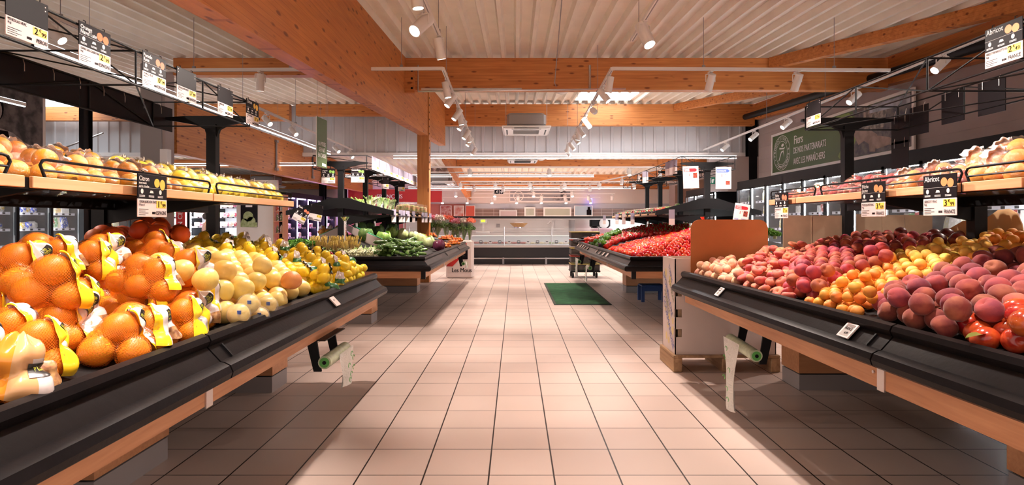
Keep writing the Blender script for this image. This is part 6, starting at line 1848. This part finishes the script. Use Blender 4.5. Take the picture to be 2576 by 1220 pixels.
b = MB(); b.ext([(1.02, .62), (1.5, .62), (1.62, .2), (.95, .2)], MP @ Matrix.Translation((0, 0, .028)), .002); b.ext([(.5, .33), (1.3, .38), (2.05, .36), (2.0, .18), (1.2, .14), (.5, .1)], MP @ Matrix.Translation((0, 0, .0285)), .002)
for ex in (1.18, 1.30): b.ext([(ex - .02, 1.01), (ex + .02, 1.01), (ex + .02, 1.03), (ex - .02, 1.03)], MP @ Matrix.Translation((0, 0, .0285)), .001)
b.build('apron_picture', INK, wp)
b = MB(); b.ext([(1.18, .89), (1.30, .89), (1.28, .865), (1.20, .865)], MP @ Matrix.Translation((0, 0, .0287)), .001); b.build('smile_picture', INKW, wp)

gb = thing('hanging_banner', 'green hanging board reading La pesée se fait en caisse', 'hanging sign', (-2.4, 6.9, 2.4))
pa, pc = at(795, 356, 6.7), at(821, 365, 7.0)
dx = (pc - pa); dx.z = 0; Lb = dx.length; ux = dx.normalized(); nx = Vector((ux.y, -ux.x, 0))
MB_ = Matrix(((ux.x, 0, nx.x, pa.x), (ux.y, 0, nx.y, pa.y), (0, 1, 0, 1.84), (0, 0, 0, 1)))
b = MB(); b.ext([(0, 0), (Lb, 0), (Lb, .595), (0, .595)], MB_, .008); b.build('board', GREENB, gb)
b = MB(); b.ext([(-.006, 0), (0, 0), (0, .595), (-.006, .595)], MB_, .009); b.build('board_edge', INKW, gb)
b = MB()
for i, s_ in enumerate(('LA PESÉE', 'SE FAIT', 'EN CAISSE')): b.text(s_, .07, MB_ @ Matrix.Translation((Lb / 2, .26 - i * .07, .0095)), 0, 'c', .8, fitw=Lb * .78)
b.ext([(Lb * .5, .02), (Lb * .92, .015), (Lb * .88, .05), (Lb * .5, .055)], MB_ @ Matrix.Translation((0, 0, .009)), .001); b.build('board_lettering', INKW, gb)
b = MB()
for u in (.02, Lb - .02): q = MB_ @ Vector((u, .595, .004)); b.tube([q, (q.x, q.y, ztop(q.y))], .002, 4)
b.build('suspension_wire', GREYP, gb)

for i, (px0, px1, y0_, y1_, Y, txt) in enumerate(((1243, 1267, 477, 488.5, 18.8, 'mono'),)):
    p0, p1 = at(px0, y1_, Y), at(px1, y0_, Y); es = thing('exit_sign', 'small black and white running figure exit sign with an arrow under the rear ceiling', 'exit sign', (p0.x, Y, p0.z))
    b = MB(); b.box(p0.x, p1.x, Y, Y + .03, p0.z, p1.z); b.build('sign_case', INKW, es)
    w_, h_ = p1.x - p0.x, p1.z - p0.z; MX = Matrix.Translation((p0.x, Y - .003, p0.z)) @ Matrix.Rotation(R(90), 4, 'X')
    b = MB(); b.ext([(w_ * .04, h_ * .08), (w_ * .5, h_ * .08), (w_ * .5, h_ * .92), (w_ * .04, h_ * .92)], MX, .001); b.ext([(w_ * .55, h_ * .08), (w_ * .96, h_ * .08), (w_ * .96, h_ * .92), (w_ * .55, h_ * .92)], MX, .001); b.build('black_fields', INK, es)
    b = MB(); MY = MX @ Matrix.Translation((0, 0, .002))
    b.ext([(w_ * .62, h_ * .42), (w_ * .78, h_ * .42), (w_ * .72, h_ * .2), (w_ * .8, h_ * .2), (w_ * .92, h_ * .5), (w_ * .8, h_ * .8), (w_ * .72, h_ * .8), (w_ * .78, h_ * .58), (w_ * .62, h_ * .58)], MY, .001)
    b.ext([(w_ * .34 + .012 * math.cos(k), h_ * .8 + .012 * math.sin(k)) for k in range(6)], MY, .001); b.ext([(w_ * .12, h_ * .2), (w_ * .16, h_ * .2), (w_ * .26, h_ * .42), (w_ * .36, h_ * .2), (w_ * .40, h_ * .22), (w_ * .32, h_ * .5), (w_ * .4, h_ * .62), (w_ * .3, h_ * .72), (w_ * .2, h_ * .62), (w_ * .24, h_ * .48)], MY, .001)
    b.build('figure_and_arrow', INKW, es)
    b = MB(); b.tube([((p0.x + p1.x) / 2, Y + .015, p1.z), ((p0.x + p1.x) / 2, Y + .015, zback(Y))], .004, 5); b.build('suspension_wire', GREYP, es)
es = thing('exit_sign', 'small green running figure exit sign on the wall return by the peach side', 'exit sign', (4.84, 13.88, 2.12))
b = MB(); b.box(4.79, 4.92, 13.87, 13.9, 2.12, 2.29); b.build('sign_case', GREENS, es)
b = MB(); MX = Matrix.Translation((4.79, 13.868, 2.12)) @ Matrix.Rotation(R(90), 4, 'X'); b.ext([(.05, .03), (.08, .03), (.09, .09), (.11, .10), (.09, .13), (.05, .12), (.04, .08)], MX, .001); b.ext([(.01, .02), (.03, .02), (.03, .15), (.01, .15)], MX, .001); b.build('running_figure', INKW, es)

# ---------------------------------------------------------------- ceiling fittings
def cassette(x, y, z, w, label, body=True):
    t = thing('air_conditioner', label, 'air conditioner', (x, y, z))
    b = MB(); b.bbox(x - w / 2, x + w / 2, y - w / 2, y + w / 2, z, z + .035, .012); b.bbox(x - w * .47, x + w * .47, y - w * .47, y + w * .47, z - .03, z, .012); b.build('grille_panel', WHITEG, t)
    b = MB()
    for k in range(9): b.box(x - w * .27, x + w * .27, y - w * .27 + k * w * .06, y - w * .27 + k * w * .06 + .012, z - .034, z - .029)
    for sx in (-1, 1): b.box(x + sx * w * .40 - .015, x + sx * w * .40 + .015, y - w * .3, y + w * .3, z - .033, z - .029)
    b.box(x - w * .3, x + w * .3, y - w * .42, y - w * .38, z - .033, z - .029)
    b.box(x - w * .25, x + w * .25, y - w * .476, y - w * .47, z - .024, z - .012)
    b.build('air_slots', STEELK, t)
    if body:
        b = MB(); b.bbox(x - w * .40, x + w * .40, y - w * .40, y + w * .40, z + .035, z + .33, .05); b.build('unit_body', mk('zinc casing', (.33, .30, .29), .5, .3), t)
        zt = ztop(y) if y < 14.2 else zback(y); b = MB()
        for sx in (-1, 1): b.tube([(x + sx * w * .42, y - w * .3, z + .1), (x + sx * w * .42, y - w * .3, zt)], .006, 5)
        b.build('hanger_rod', STEEL, t)
    return t


cassette(.24, 12.6, 3.22, 1.06, 'ceiling cassette air conditioner with zinc body hanging over the aisle')
cassette(.20, 15.6, 2.88, .84, 'flat white air conditioner grille under the rear ceiling', False)
cassette(-8.3, 18.8, 2.38, .95, 'air conditioner with grey body beyond the second glulam beam')
cassette(-2.5, 18.6, 2.45, .95, 'air conditioner with grey body behind the timber column')
for i, (x, y, z) in enumerate(((.76, 9.2, 3.30), (.72, 15.7, 2.93))):
    t = thing('smoke_detector', 'round clear domed detector under the %s' % ('front cross beam', 'rear cross beam')[i], 'detector', (x, y, z))
    b = MB(); b.lathe([(.13, .05), (.135, .02), (.09, -.01), (.04, -.03)], 20, Matrix.Translation((x, y, z))); b.build('dome', WHITEG, t, smooth=40)
    b = MB(); b.lathe([(.06, .20), (.06, .05)], 12, Matrix.Translation((x, y, z))); b.tube([(x, y, z + .2), (x, y, (ztop(y) if y < 14 else zback(y)))], .012, 6); b.build('mounting', WHITE, t)
    t = thing('emergency_light', 'small bright rectangular light beside the domed detector of the %s' % ('front cross beam', 'rear cross beam')[i], 'light', (x + .25, y, z))
    b = MB(); b.box(x + .14, x + .42, y - .04, y + .04, z + .03, z + .06); b.tube([(x + .28, y, z + .06), (x + .28, y, (ztop(y) if y < 14 else zback(y)))], .005, 5); b.build('light_body', WHITE, t)
    b = MB(); b.box(x + .15, x + .41, y - .042, y + .038, z + .01, z + .03); b.build('light_diffuser', TUBE, t)
b = MB(); b.tube([(.42, 4.6, 3.45), (.60, 8.6, 3.30), (.70, 9.1, 3.28)], .006, 6); tag(b.build('stay_cable', GREYP), 'thin pale cable slanting down to the domed detector', 'cable')

# ---------------------------------------------------------------- standing things in the aisle
b = MB(); b.bbox(.55, 1.37, 8.0, 10.85, 0, .008, .003); mt = thing('floor_mat', 'dark green floor mat lying on the tiles beside the tomato table', 'mat', (.96, 9.4, 0))
b.build('rubber_edge', mk('mat edge', (.02, .03, .02), .7), mt)
b = MB(); b.box(.585, 1.335, 8.04, 10.81, .0078, .012); b.build('pile', mk('green mat pile', (.022, .115, .040), .95, col2=(.014, .075, .026), nscale=7, bump=.4, bscale=900), mt)

bxn = thing('display_bin', 'tall white cardboard bin printed with blue words, standing on a pallet', 'cardboard bin', (1.65, 4.6, .13))
x0, x1, y0, y1, zb, zt = 1.255, 2.05, 4.43, 4.80, .132, .885
b = MB(); th_ = .008
b.box(x0, x1, y1 - th_, y1, zb, zt); b.box(x1 - th_, x1, y0, y1, zb, zt)
cuts = [.30, .455, .62]; hs = .032
# front and side faces with hand slots cut at the corner
def slotted(b, u0, u1, mkq):
    zs = [zb] + sum([[c - hs, c + hs] for c in cuts], []) + [zt]
    for i in range(len(zs) - 1):
        if i % 2 == 0: mkq(u0, u1, zs[i], zs[i + 1])
        else: mkq(u0 + .055, u1, zs[i], zs[i + 1])
slotted(b, 0, x1 - x0, lambda a, c, z0, z1: b.box(x0 + a, x0 + c, y0, y0 + th_, z0, z1))
slotted(b, 0, y1 - y0, lambda a, c, z0, z1: b.box(x0, x0 + th_, y0 + (a if a == 0 else .03), y0 + c, z0, z1))
b.build('bin_wall', CARDW, bxn)
b = MB(); b.box(x0 + .02, x1 - .02, y0 + .03, y0 + .036, zb, zt - .1); b.box(x0 + .02, x0 + .03, y0 + .03, y1 - .02, zb, zt - .1); b.box(x0 + .03, x1 - .03, y0 + .03, y1 - .03, zt - .12, zt - .11); b.build('inner_liner', CARD, bxn)
MBX = Matrix(((0, 0, -1, x0 - .001), (-1, 0, 0, y1), (0, 1, 0, zb), (0, 0, 0, 1)))
b = MB()
for s_, x_, y_, sz in (('GOURMANDISE', .02, .40, .085), ('SPORT', .02, .60, .085), ('BIEN-ÊTRE', .13, .47, .065), ('TONUS', .18, .68, .06)): b.text(s_, sz, MBX @ Matrix.Translation((x_, y_, .001)) @ Matrix.Rotation(R(-52), 4, 'Z'), 0, 'l', .8)
b.build('blue_lettering', mk('print blue', (.20, .24, .50), .6), bxn)
b = MB(); b.text('MARSEILLE', .06, MBX @ Matrix.Translation((.06, .47, .001)) @ Matrix.Rotation(R(-52), 4, 'Z'), 0, 'l', .8); b.text('JUS FRAIS', .05, MBX @ Matrix.Translation((.2, .56, .001)) @ Matrix.Rotation(R(-52), 4, 'Z')); b.build('green_lettering', mk('print olive', (.25, .28, .14), .6), bxn)
b = MB()
for k in range(9):
    cx, cy, r = random.uniform(.05, .32), random.uniform(.05, .7), random.uniform(.025, .045); b.ext([(cx + r * math.cos(a) * .8, cy + r * math.sin(a)) for a in [j * .7 for j in range(9)]], MBX @ Matrix.Translation((0, 0, .0002)), .0004)
b.build('yellow_print', mk('print yellow', (.78, .62, .28), .6), bxn)
pl = thing('pallet', 'small worn wooden pallet under the white cardboard bin', 'pallet', (1.65, 4.6, 0))
b = MB(); b.bbox(1.235, 2.07, 4.40, 4.82, .112, .131, .003); b.build('deck_board', PALLET, pl)
for x in (1.235, 1.62, 2.0):
    b = MB(); b.bbox(x, x + .07, 4.40, 4.82, .0, .112, .004); b.build('runner', PALLET, pl)
dv = MB(); pts = []
w_, h_ = .60, .47; r = .07
pts = [(0, 0), (w_, 0)] + [(w_ - r + r * math.cos(a), h_ - r + r * math.sin(a)) for a in [k * math.pi / 12 for k in range(7)]] + [(r + r * math.cos(a), h_ - r + r * math.sin(a)) for a in [math.pi / 2 + k * math.pi / 12 for k in range(7)]]
dv.ext(pts, Matrix(((1, 0, 0, 1.365), (0, 0, -1, 4.39), (0, 1, 0, .722), (0, 0, 0, 1))), .007)
tag(dv.build('cardboard_divider', CARDO), 'orange brown cardboard panel with rounded corners closing the end of the peach table', 'divider')
for i, (xa, xb, zt_, lean) in enumerate(((2.12, 2.61, 1.225, 0), (2.70, 2.90, 1.235, .0), (2.905, 3.08, 1.23, 0), (3.085, 3.30, 1.23, .0))):
    b = MB(); b.box(xa, xb, 4.46, 4.466, .74, zt_)
    if i == 0: b.box(xa + .22, xa + .224, 4.455, 4.46, .74, zt_)
    tag(b.build('cardboard_flap', CARD), 'raised brown carton flap behind the dark nectarines, %s from the orange brown panel' % ORD[i], 'cardboard', 'carton flaps behind the nectarines')
for i, pts in enumerate(([(3.62, 1.02), (3.34, 1.02), (3.34, 1.19), (3.45, 1.18), (3.58, 1.12)], [(3.27, 1.0), (3.02, 1.0), (3.05, 1.16), (3.08, 1.22), (3.13, 1.245), (3.2, 1.24), (3.27, 1.20)])):
    b = MB(); n = len(pts); vs = [(2.74, y, z) for y, z in pts] + [(2.746, y, z) for y, z in pts]
    b.add(vs, [tuple(range(n)), tuple(range(2 * n - 1, n - 1, -1))] + [(k, (k + 1) % n, n + (k + 1) % n, n + k) for k in range(n)])
    tag(b.build('cardboard_flap', mk('tan card', (.62, .38, .18), .7)), ('tan carton flap with a slanting torn top before the tall upright', 'tan carton flap with a rounded top past the tall upright')[i], 'cardboard', 'tan carton flaps')

st = thing('step_stool', 'small blue plastic step stool under the tomato table', 'stool', (2.02, 8.4, 0)); BLUEP = mk('blue plastic', (.03, .07, .22), .4)
b = MB(); b.bbox(1.86, 2.2, 8.28, 8.54, .225, .25, .008); b.build('seat', BLUEP, st)
for x in (1.85, 2.16):
    for y in (8.27, 8.51):
        b = MB(); b.bbox(x, x + .05, y, y + .04, 0, .23, .006); b.build('leg', BLUEP, st)
b = MB(); b.bbox(1.88, 2.18, 8.29, 8.31, .16, .23, .004); b.build('apron', BLUEP, st)

fb = thing('flower_bin', 'white printed display bin holding bouquets at the end of the vegetable table', 'display bin', (-1.17, 12.1, 0))
b = MB(); b.bbox(-1.46, -.90, 11.85, 12.3, 0, .80, .03); b.build('bin_body', CARDW, fb)
MF_ = Matrix(((1, 0, 0, -1.46), (0, 0, -1, 11.848), (0, 1, 0, 0), (0, 0, 0, 1)))
b = MB(); b.ext([(0, .25), (.14, .25), (.42, .55), (.42, .62), (.30, .62)], MF_, .002); b.ext([(.3, .68), (.44, .68), (.44, .74), (.34, .74)], MF_, .002); b.build('red_swoosh', REDP, fb)
b = MB(); b.text('Les Mous', .13, MF_ @ Matrix.Translation((.12, .13, .003)), 0, 'l', .85, fitw=.42); b.ext([(.30, .40), (.46, .40), (.46, .60), (.38, .60)], MF_ @ Matrix.Translation((0, 0, .003)), .001); b.build('black_lettering', INK, fb)
FL = [mk('flower red', (.75, .06, .04), .6), mk('flower pink', (.80, .30, .40), .6), mk('flower white', (.8, .72, .66), .6), mk('flower coral', (.85, .20, .10), .6)]
def bouquet(i):
    t = thing('bouquet', 'x', 'bouquet')
    b = MB()
    for k in range(10): b.tube([(0, 0, 0), (random.gauss(0, .04), random.gauss(0, .04), .3)], .004, 4)
    b.build('stems', M_STEM, t, world=False)
    h = tuft('flower_heads', '', FL[i], 150, .085, .02, parent=t); h.location = (0, 0, .33)
    h = tuft('leaves', '', M_LEAFD, 130, .085, .024, parent=t); h.location = (0, 0, .20)
    ball(12, 6, lambda th, ph: ((.03 + .07 * (1 + math.cos(th)) / 2) * math.sin(th) ** .4 * math.cos(ph), (.03 + .07 * (1 + math.cos(th)) / 2) * math.sin(th) ** .4 * math.sin(ph), .20 + .19 * math.cos(th)), 'clear_wrapper', CLEAR, t)
    return t


BQ = [bouquet(i) for i in range(4)]
for k in range(24):
    x = -1.85 + (k % 8) * .125; y = 11.92 + (k // 8) * .14; z = .80 if x > -1.47 else .86
    if x < -1.5: y = 11.45 + (k // 8) * .10
    place(BQ[k % 4], FIRST, (x, y, z), (random.gauss(0, .12), random.gauss(0, .15), k), 'cellophane wrapped bouquet of %s flowers above the white printed bin' % ('red', 'pink', 'white', 'coral')[k % 4], '%s bouquets' % ('red', 'pink', 'white', 'coral')[k % 4], 1.2)

cs = thing('crate_stack_trolley', 'dark wheeled trolley of stacked display crates at the end of the tomato table', 'trolley', (1.5, 12.2, 0))
b = MB(); b.bbox(1.17, 1.80, 11.9, 12.4, .12, .16, .01); b.build('base', STEELK, cs)
for x in (1.22, 1.72):
    for y in (11.95, 12.32):
        b = MB(); b.lathe([(.05, -.02), (.055, -.01), (.055, .01), (.05, .02)], 12, Matrix.Translation((x, y, .056)) @ Matrix.Rotation(R(90), 4, 'Y')); b.bar((x, y, .06), (x, y, .13), .02); b.build('wheel', STEELK, cs)
for k in range(5):
    b = MB(); z = .16 + k * .17; b.bbox(1.18, 1.79, 11.92, 12.38, z, z + .125, .01, 0); b.box(1.175, 1.795, 11.915, 12.385, z + .125, z + .14, 1 + (k % 2)); b.build('crate', [mk('dark crate', (.06, .045, .035), .6, var=.5, nscale=10), mk('crate rim yellow', (.65, .5, .15), .5), mk('crate rim red', (.5, .06, .04), .5)], cs)

# ---------------------------------------------------------------- service counter and rear wall
YC_ = 15.8
ct = thing('service_counter', 'long black service counter with glass display across the end of the aisle', 'counter', (.4, YC_ + .5, 0))
b = MB(); b.box(-4.3, 5.0, YC_ + .10, YC_ + 1.1, 0, .10, 0); b.box(-4.3, 5.0, YC_ + .04, YC_ + 1.1, .10, .50, 0); b.build('plinth', mk('counter black', (.014, .012, .014), .3), ct)
b = MB(); b.tube([(-4.3, YC_ - .02, .17), (5.0, YC_ - .02, .17)], .022, 10); b.build('bumper_rail', STEEL, ct, smooth=60)
for k in range(7):
    b = MB(); x = -4.0 + k * 1.2 + .06; b.bbox(x - .03, x + .03, YC_ - .04, YC_ + .06, 0, .20, .012); b.build('rail_post', GREYP, ct)
b = MB(); b.box(-4.3, 5.0, YC_, YC_ + .12, .50, .535, 0); b.box(-4.3, 5.0, YC_ - .01, YC_ + .02, .475, .50, 0); b.build('steel_trim', STEEL, ct)
b = MB(); b.box(-4.3, 5.0, YC_ + .12, YC_ + .95, .50, .56, 0); b.box(-4.3, 5.0, YC_ + .80, YC_ + .84, .56, .80, 0); b.build('display_tray', INNER, ct)
b = MB(); b.box(-4.3, 5.0, YC_ + .35, YC_ + 1.1, .82, .85, 0); b.box(-4.3, 5.0, YC_ + .33, YC_ + .36, .80, .87, 0); b.build('serving_top', STEEL, ct)
b = MB(); b.box(-4.3, 5.0, YC_ + .34, YC_ + .40, .795, .80); b.build('counter_light', emis('counter light', (1, .9, .78), 3), ct)
for k in range(7):
    x = -4.3 + k * 1.33; b = MB(); b.box(x + .01, x + 1.32, YC_ + .045, YC_ + .051, .54, 1.02); b.build('glass_pane', GLASS, ct); b = MB(); b.tube([(x, YC_ + .06, .53), (x, YC_ + .06, 1.06)], .014, 8); b.cbox(x, YC_ + .06, 1.05, .10, .05, .012); b.build('glass_support', STEEL, ct)
b = MB(); b.box(-3.4, 4.9, YC_ + .15, YC_ + .20, 1.29, 1.355); b.build('canopy_bar', mk('counter black', (.014, .012, .014), .3), ct)
b = MB(); b.box(-3.4, 4.9, YC_ + .15, YC_ + .19, 1.255, 1.29); b.build('canopy_trim', STEEL, ct)
for x in (-3.3, 1.1, 4.8): b = MB(); b.bar((x, YC_ + .9, .8), (x, YC_ + .9, 1.3), .04); b.bar((x, YC_ + .9, 1.31), (x, YC_ + .17, 1.31), .03); b.build('canopy_support', STEEL, ct)
wb = thing('work_counter', 'steel back counter with sinks behind the service counter', 'counter', (0, 17.6, 0)); b = MB(); b.box(-3.5, 4.6, 17.4, 18.1, 0, .9, 0); b.box(-3.5, 4.6, 18.0, 18.1, .9, 1.26, 0); b.build('cabinet', STEEL, wb)
for x in (-.55, .02):
    b = MB(); b.box(x - .06, x + .06, 17.98, 18.0, 1.02, 1.14); b.cbox(x, 17.97, 1.09, .05, .02, .04); b.build('soap_dispenser', GREYP, wb)
b = MB(); b.tube([(1.2, 17.95, .9), (1.2, 17.95, 1.18), (1.1, 17.85, 1.2), (1.02, 17.8, 1.12)], .014, 8); b.build('tap', STEEL, wb)
FOODM = [mk('food pink', (.55, .14, .12), .5, var=.5, nscale=30), mk('food cream', (.80, .70, .48), .5, var=.3, nscale=30), mk('food green', (.2, .28, .08), .5), mk('food brown', (.35, .16, .07), .5)]
for k in range(34):
    x = -2.2 + k * .135; r = random.random()
    b = MB(); m = FOODM[(0 if k % 5 else 3) if x < .3 else (1 if k % 6 else 2)]
    if x < .3: b.bbox(-.055, .055, -.08, .08, 0, .06, .02)
    else: b.lathe([(.03, 0), (.07, .01), (.06, .045), (.02, .06)], 10)
    o = b.build('meat_tray' if x < .3 else 'cheese_piece', m, smooth=50); o.location = (x, YC_ + .38 + .1 * r, .561); o.rotation_euler = (0, 0, r * 2)
    tag(o, ('packed pink meat tray behind the counter glass' if k % 5 else 'packed brown meat tray behind the counter glass') if x < .3 else ('pale cheese piece behind the counter glass' if k % 6 else 'green rimmed cheese piece behind the counter glass'), 'counter food', 'foods under the counter glass %s' % o.name.split('.')[0] + str(bool(k % 5 if x < .3 else k % 6)))
    if k % 2:
        t = thing('counter_tag', 'dark and pale price tag standing among the counter foods', 'price tag', (x, YC_ + .3, .562), 'price tags under the counter glass')
        b = MB(); b.box(-.045, .045, 0, .006, .02, .10); b.tube([(0, .003, 0), (0, .003, .02)], .004, 5); b.build('tag_card', SIGNK if k % 4 == 1 else SIGNW, t, world=False); b = MB(); b.box(-.03, .03, -.001, 0, .05, .08); b.build('tag_text', INKW if k % 4 == 1 else INK, t, world=False)
sc = thing('counter_scale', 'counter scale with a lime green display on a tall stem', 'scale', (-.93, YC_ + .5, .85))
b = MB(); b.bbox(-.20, .20, -.16, .16, 0, .07, .015); b.build('base', WHITEG, sc, world=False); b = MB(); b.bar((0, 0, .07), (0, 0, .30), .05); b.build('stem', WHITEG, sc, world=False)
b = MB(); b.bbox(-.10, .10, -.04, .04, .30, .50, .015); b.build('display_head', WHITEG, sc, world=False); b = MB(); b.box(-.06, .06, -.046, -.04, .34, .46); b.build('screen', SCREEN, sc, world=False)
bk = thing('wicker_basket', 'shallow wicker basket with white paper on the counter glass', 'basket', (.1, YC_ + .25, 1.05)); WIC = mk('wicker', (.60, .36, .16), .7, var=.4, nscale=60)
b = MB(); b.lathe([(.14, 0), (.25, .10), (.26, .11), (.24, .105), (.13, .015)], 20); b.build('bowl', WIC, bk, smooth=50, world=False); b = MB(); b.lathe([(.05, .02), (.2, .1), (.1, .13)], 7); b.build('paper', SIGNW, bk, world=False)
b = MB(); b.tube([(0, 0, 0), (0, 0, -.03)], .1, 10); b.build('foot', STEEL, bk, world=False)
pd = MB(); pd.bbox(1.55, 1.73, YC_ + .5, YC_ + .65, .852, 1.31, .04); tag(pd.build('towel_dispenser', GREYP, smooth=50), 'grey rounded towel dispenser at the counter end', 'dispenser')
sl = thing('meat_slicer', 'dark slicer machine under a pink cover beside the counter', 'slicer', (2.5, YC_ + .5, .85))
b = MB(); b.bbox(-.30, .30, -.2, .2, 0, .16, .03); b.build('base', mk('pink cover', (.35, .15, .2), .5), sl, world=False); b = MB(); b.bbox(-.34, .25, -.05, .2, .17, .45, .05); b.build('guard', STEELK, sl, world=False)
b = MB(); b.lathe([(.14, -.01), (.14, .01)], 20, Matrix.Translation((.05, -.1, .3)) @ Matrix.Rotation(R(90), 4, 'X')); b.build('blade', STEEL, sl, world=False)

def flatframe(name, label, cat, px0, px1, y0_, y1_, Y, mats, inner=None, brd=.05, extra=None):
    p0, p1 = at(px0, y1_, Y), at(px1, y0_, Y); t = thing(name, label, cat, (p0.x, Y, p0.z))
    b = MB(); b.box(p0.x, p1.x, Y - .02, Y, p0.z, p1.z); b.build('frame', mats[0], t); b = MB(); b.box(p0.x + brd, p1.x - brd, Y - .03, Y - .02, p0.z + brd, p1.z - brd); b.build(inner or 'picture', mats[1], t)
    if extra: extra(t, p0, p1)
    return t


def ex1(t, p0, p1):
    b = MB(); cx = p0.x + .36; cz = (p0.z + p1.z) / 2; n = 24
    pts = [(math.cos(k / n * 6.283), math.sin(k / n * 6.283)) for k in range(n)]
    b.add([(cx + .2 * x, 21.86, cz + .2 * z) for x, z in pts] + [(cx + .17 * x, 21.86, cz + .17 * z) for x, z in pts], [(k, (k + 1) % n, n + (k + 1) % n, n + k) for k in range(n)])
    b.text('FIERS', .12, Matrix.Translation((cx + .35, 21.86, cz + .06)) @ Matrix.Rotation(R(90), 4, 'X')); b.text('DE NOTRE PAIN', .09, Matrix.Translation((cx + .35, 21.86, cz - .08)) @ Matrix.Rotation(R(90), 4, 'X'))
    b.build('sign_lettering', INKW, t)
    b = MB(); b.box(p1.x - .72, p1.x - .06, 21.855, 21.865, p0.z + .06, p0.z + .22); b.lathe([(.14, 0), (.14, .005)], 14, Matrix.Translation((p1.x - .3, 21.86, p0.z + .3)) @ Matrix.Rotation(R(90), 4, 'X')); b.build('dark_picture', mk('mono picture', (.03, .03, .035), .6, col2=(.3, .28, .3), nscale=8), t)


flatframe('wall_sign', 'long grey framed sign with round emblem high on the rear wall', 'wall sign', 1281, 1437, 479, 508, 21.9, [WHITE, mk('grey sign panel', (.26, .26, .29), .5)], 'panel', .04, ex1)
flatframe('hatch_window', 'small white framed serving window in the brown tile wall', 'window', 1319, 1347, 521, 546, 21.9, [WHITEG, mk('lit room glass', (.34, .36, .30), .15)], 'glass', .06)
flatframe('hatch_window', 'wide white framed serving window in the brown tile wall', 'window', 1367, 1437, 521, 546, 21.9, [WHITEG, mk('lit room glass', (.34, .36, .30), .15)], 'glass', .06)
flatframe('wall_poster', 'pale blue poster with a dark figure on the rear tile wall', 'poster', 1444, 1491, 517, 544, 21.9, [WHITE, mk('pale blue poster', (.32, .42, .50), .5)], 'picture', .03,
          lambda t, p0, p1: (lambda b: (b.box(p1.x - .24, p1.x - .06, 21.86, 21.865, p0.z + .05, p0.z + .25), b.box(p1.x - .2, p1.x - .1, 21.86, 21.865, p0.z + .25, p0.z + .36), b.build('dark_picture', INK, t)))(MB()))
flatframe('cold_room_door', 'brushed steel cabinet door against the brown tiles', 'steel door', 1256, 1301, 528, 620, 21.9, [STEEL, mk('pinkish steel', (.45, .36, .36), .35, .6)], 'leaf', .05)
flatframe('wall_poster', 'red poster of bread with a white title, beside the aisle end of the red wall', 'poster', 1171, 1195, 517, 545, 21.85, [WHITE, mk('poster red', (.45, .07, .04), .5)], 'picture', .02)
flatframe('wall_poster', 'red and black poster with a white loaf shape on the red wall', 'poster', 1142, 1167, 517, 545, 21.85, [WHITE, mk('poster loaf', (.42, .08, .05), .5, col2=(.5, .45, .42), nscale=4)], 'picture', .02)
flatframe('wall_poster', 'grey bottle poster nearest the timber column on the red wall', 'poster', 1108, 1136, 517, 545, 21.85, [WHITE, mk('poster bottles', (.45, .30, .28), .5, col2=(.3, .05, .04), nscale=12)], 'picture', .02)
b = MB(); b.cbox(2.92, 21.8, 2.03, .10, .1, .16); b.cbox(2.92, 21.74, 2.03, .03, .02, .1); bl = b.build('uv_lamp', emis('blue lamp', (.2, .2, 1), 6)); tag(bl, 'small blue glowing lamp high on the rear wall', 'lamp')
b = MB(); b.box(-5.9, -2.6, 19.9, 20.0, 1.9, 2.35); ff = thing('overhead_sign', 'dark red overhead sign reading Français behind the leek shelf', 'overhead sign', (-4.2, 19.9, 1.9)); b.build('panel', REDP, ff)
b = MB(); b.text('FRANÇAIS', .2, Matrix.Translation((-4.9, 19.89, 2.03)) @ Matrix.Rotation(R(90), 4, 'X')); b.build('sign_lettering', INKW, ff)
for x in (-5.6, -2.9):
    b = MB(); b.tube([(x, 19.95, 2.35), (x, 19.95, zback(19.95))], .006, 5); b.build('suspension_wire', GREYP, ff)
# electrical cabinet and conduits on the grey column
b = MB(); b.box(-5.98, -5.72, 8.45, 8.6, 1.45, 1.82); eb = b.build('electrical_cabinet', GREYP); tag(eb, 'grey electrical cabinet fixed to the grey column above the bagged oranges', 'cabinet')
b = MB(); b.box(-5.36, -5.25, 8.5, 8.6, 2.0, 2.28); tag(b.build('junction_box', WHITEG), 'white junction box beside the grey column', 'junction box')
for i, (x, y) in enumerate(((-5.32, 12.55), (-5.32, 14.8), (-5.32, 15.5))):
    b = MB(); b.tube([(x, y, 2.36), (x, y, 2.98)], .022, 8); b.cbox(x + .01, y, 2.36, .05, .1, .06); b.cbox(x + .01, y, 2.98, .05, .1, .05); tag(b.build('conduit_pipe', GREYP), 'vertical grey conduit fixed to the side of the second glulam beam, %s in depth' % ORD[i], 'pipe', 'vertical conduits on the second beam')

for o in [o for o in bpy.data.objects if o.parent is None and o.get('label') == 'x']:
    for q in list(o.children_recursive) + [o]: bpy.data.objects.remove(q)
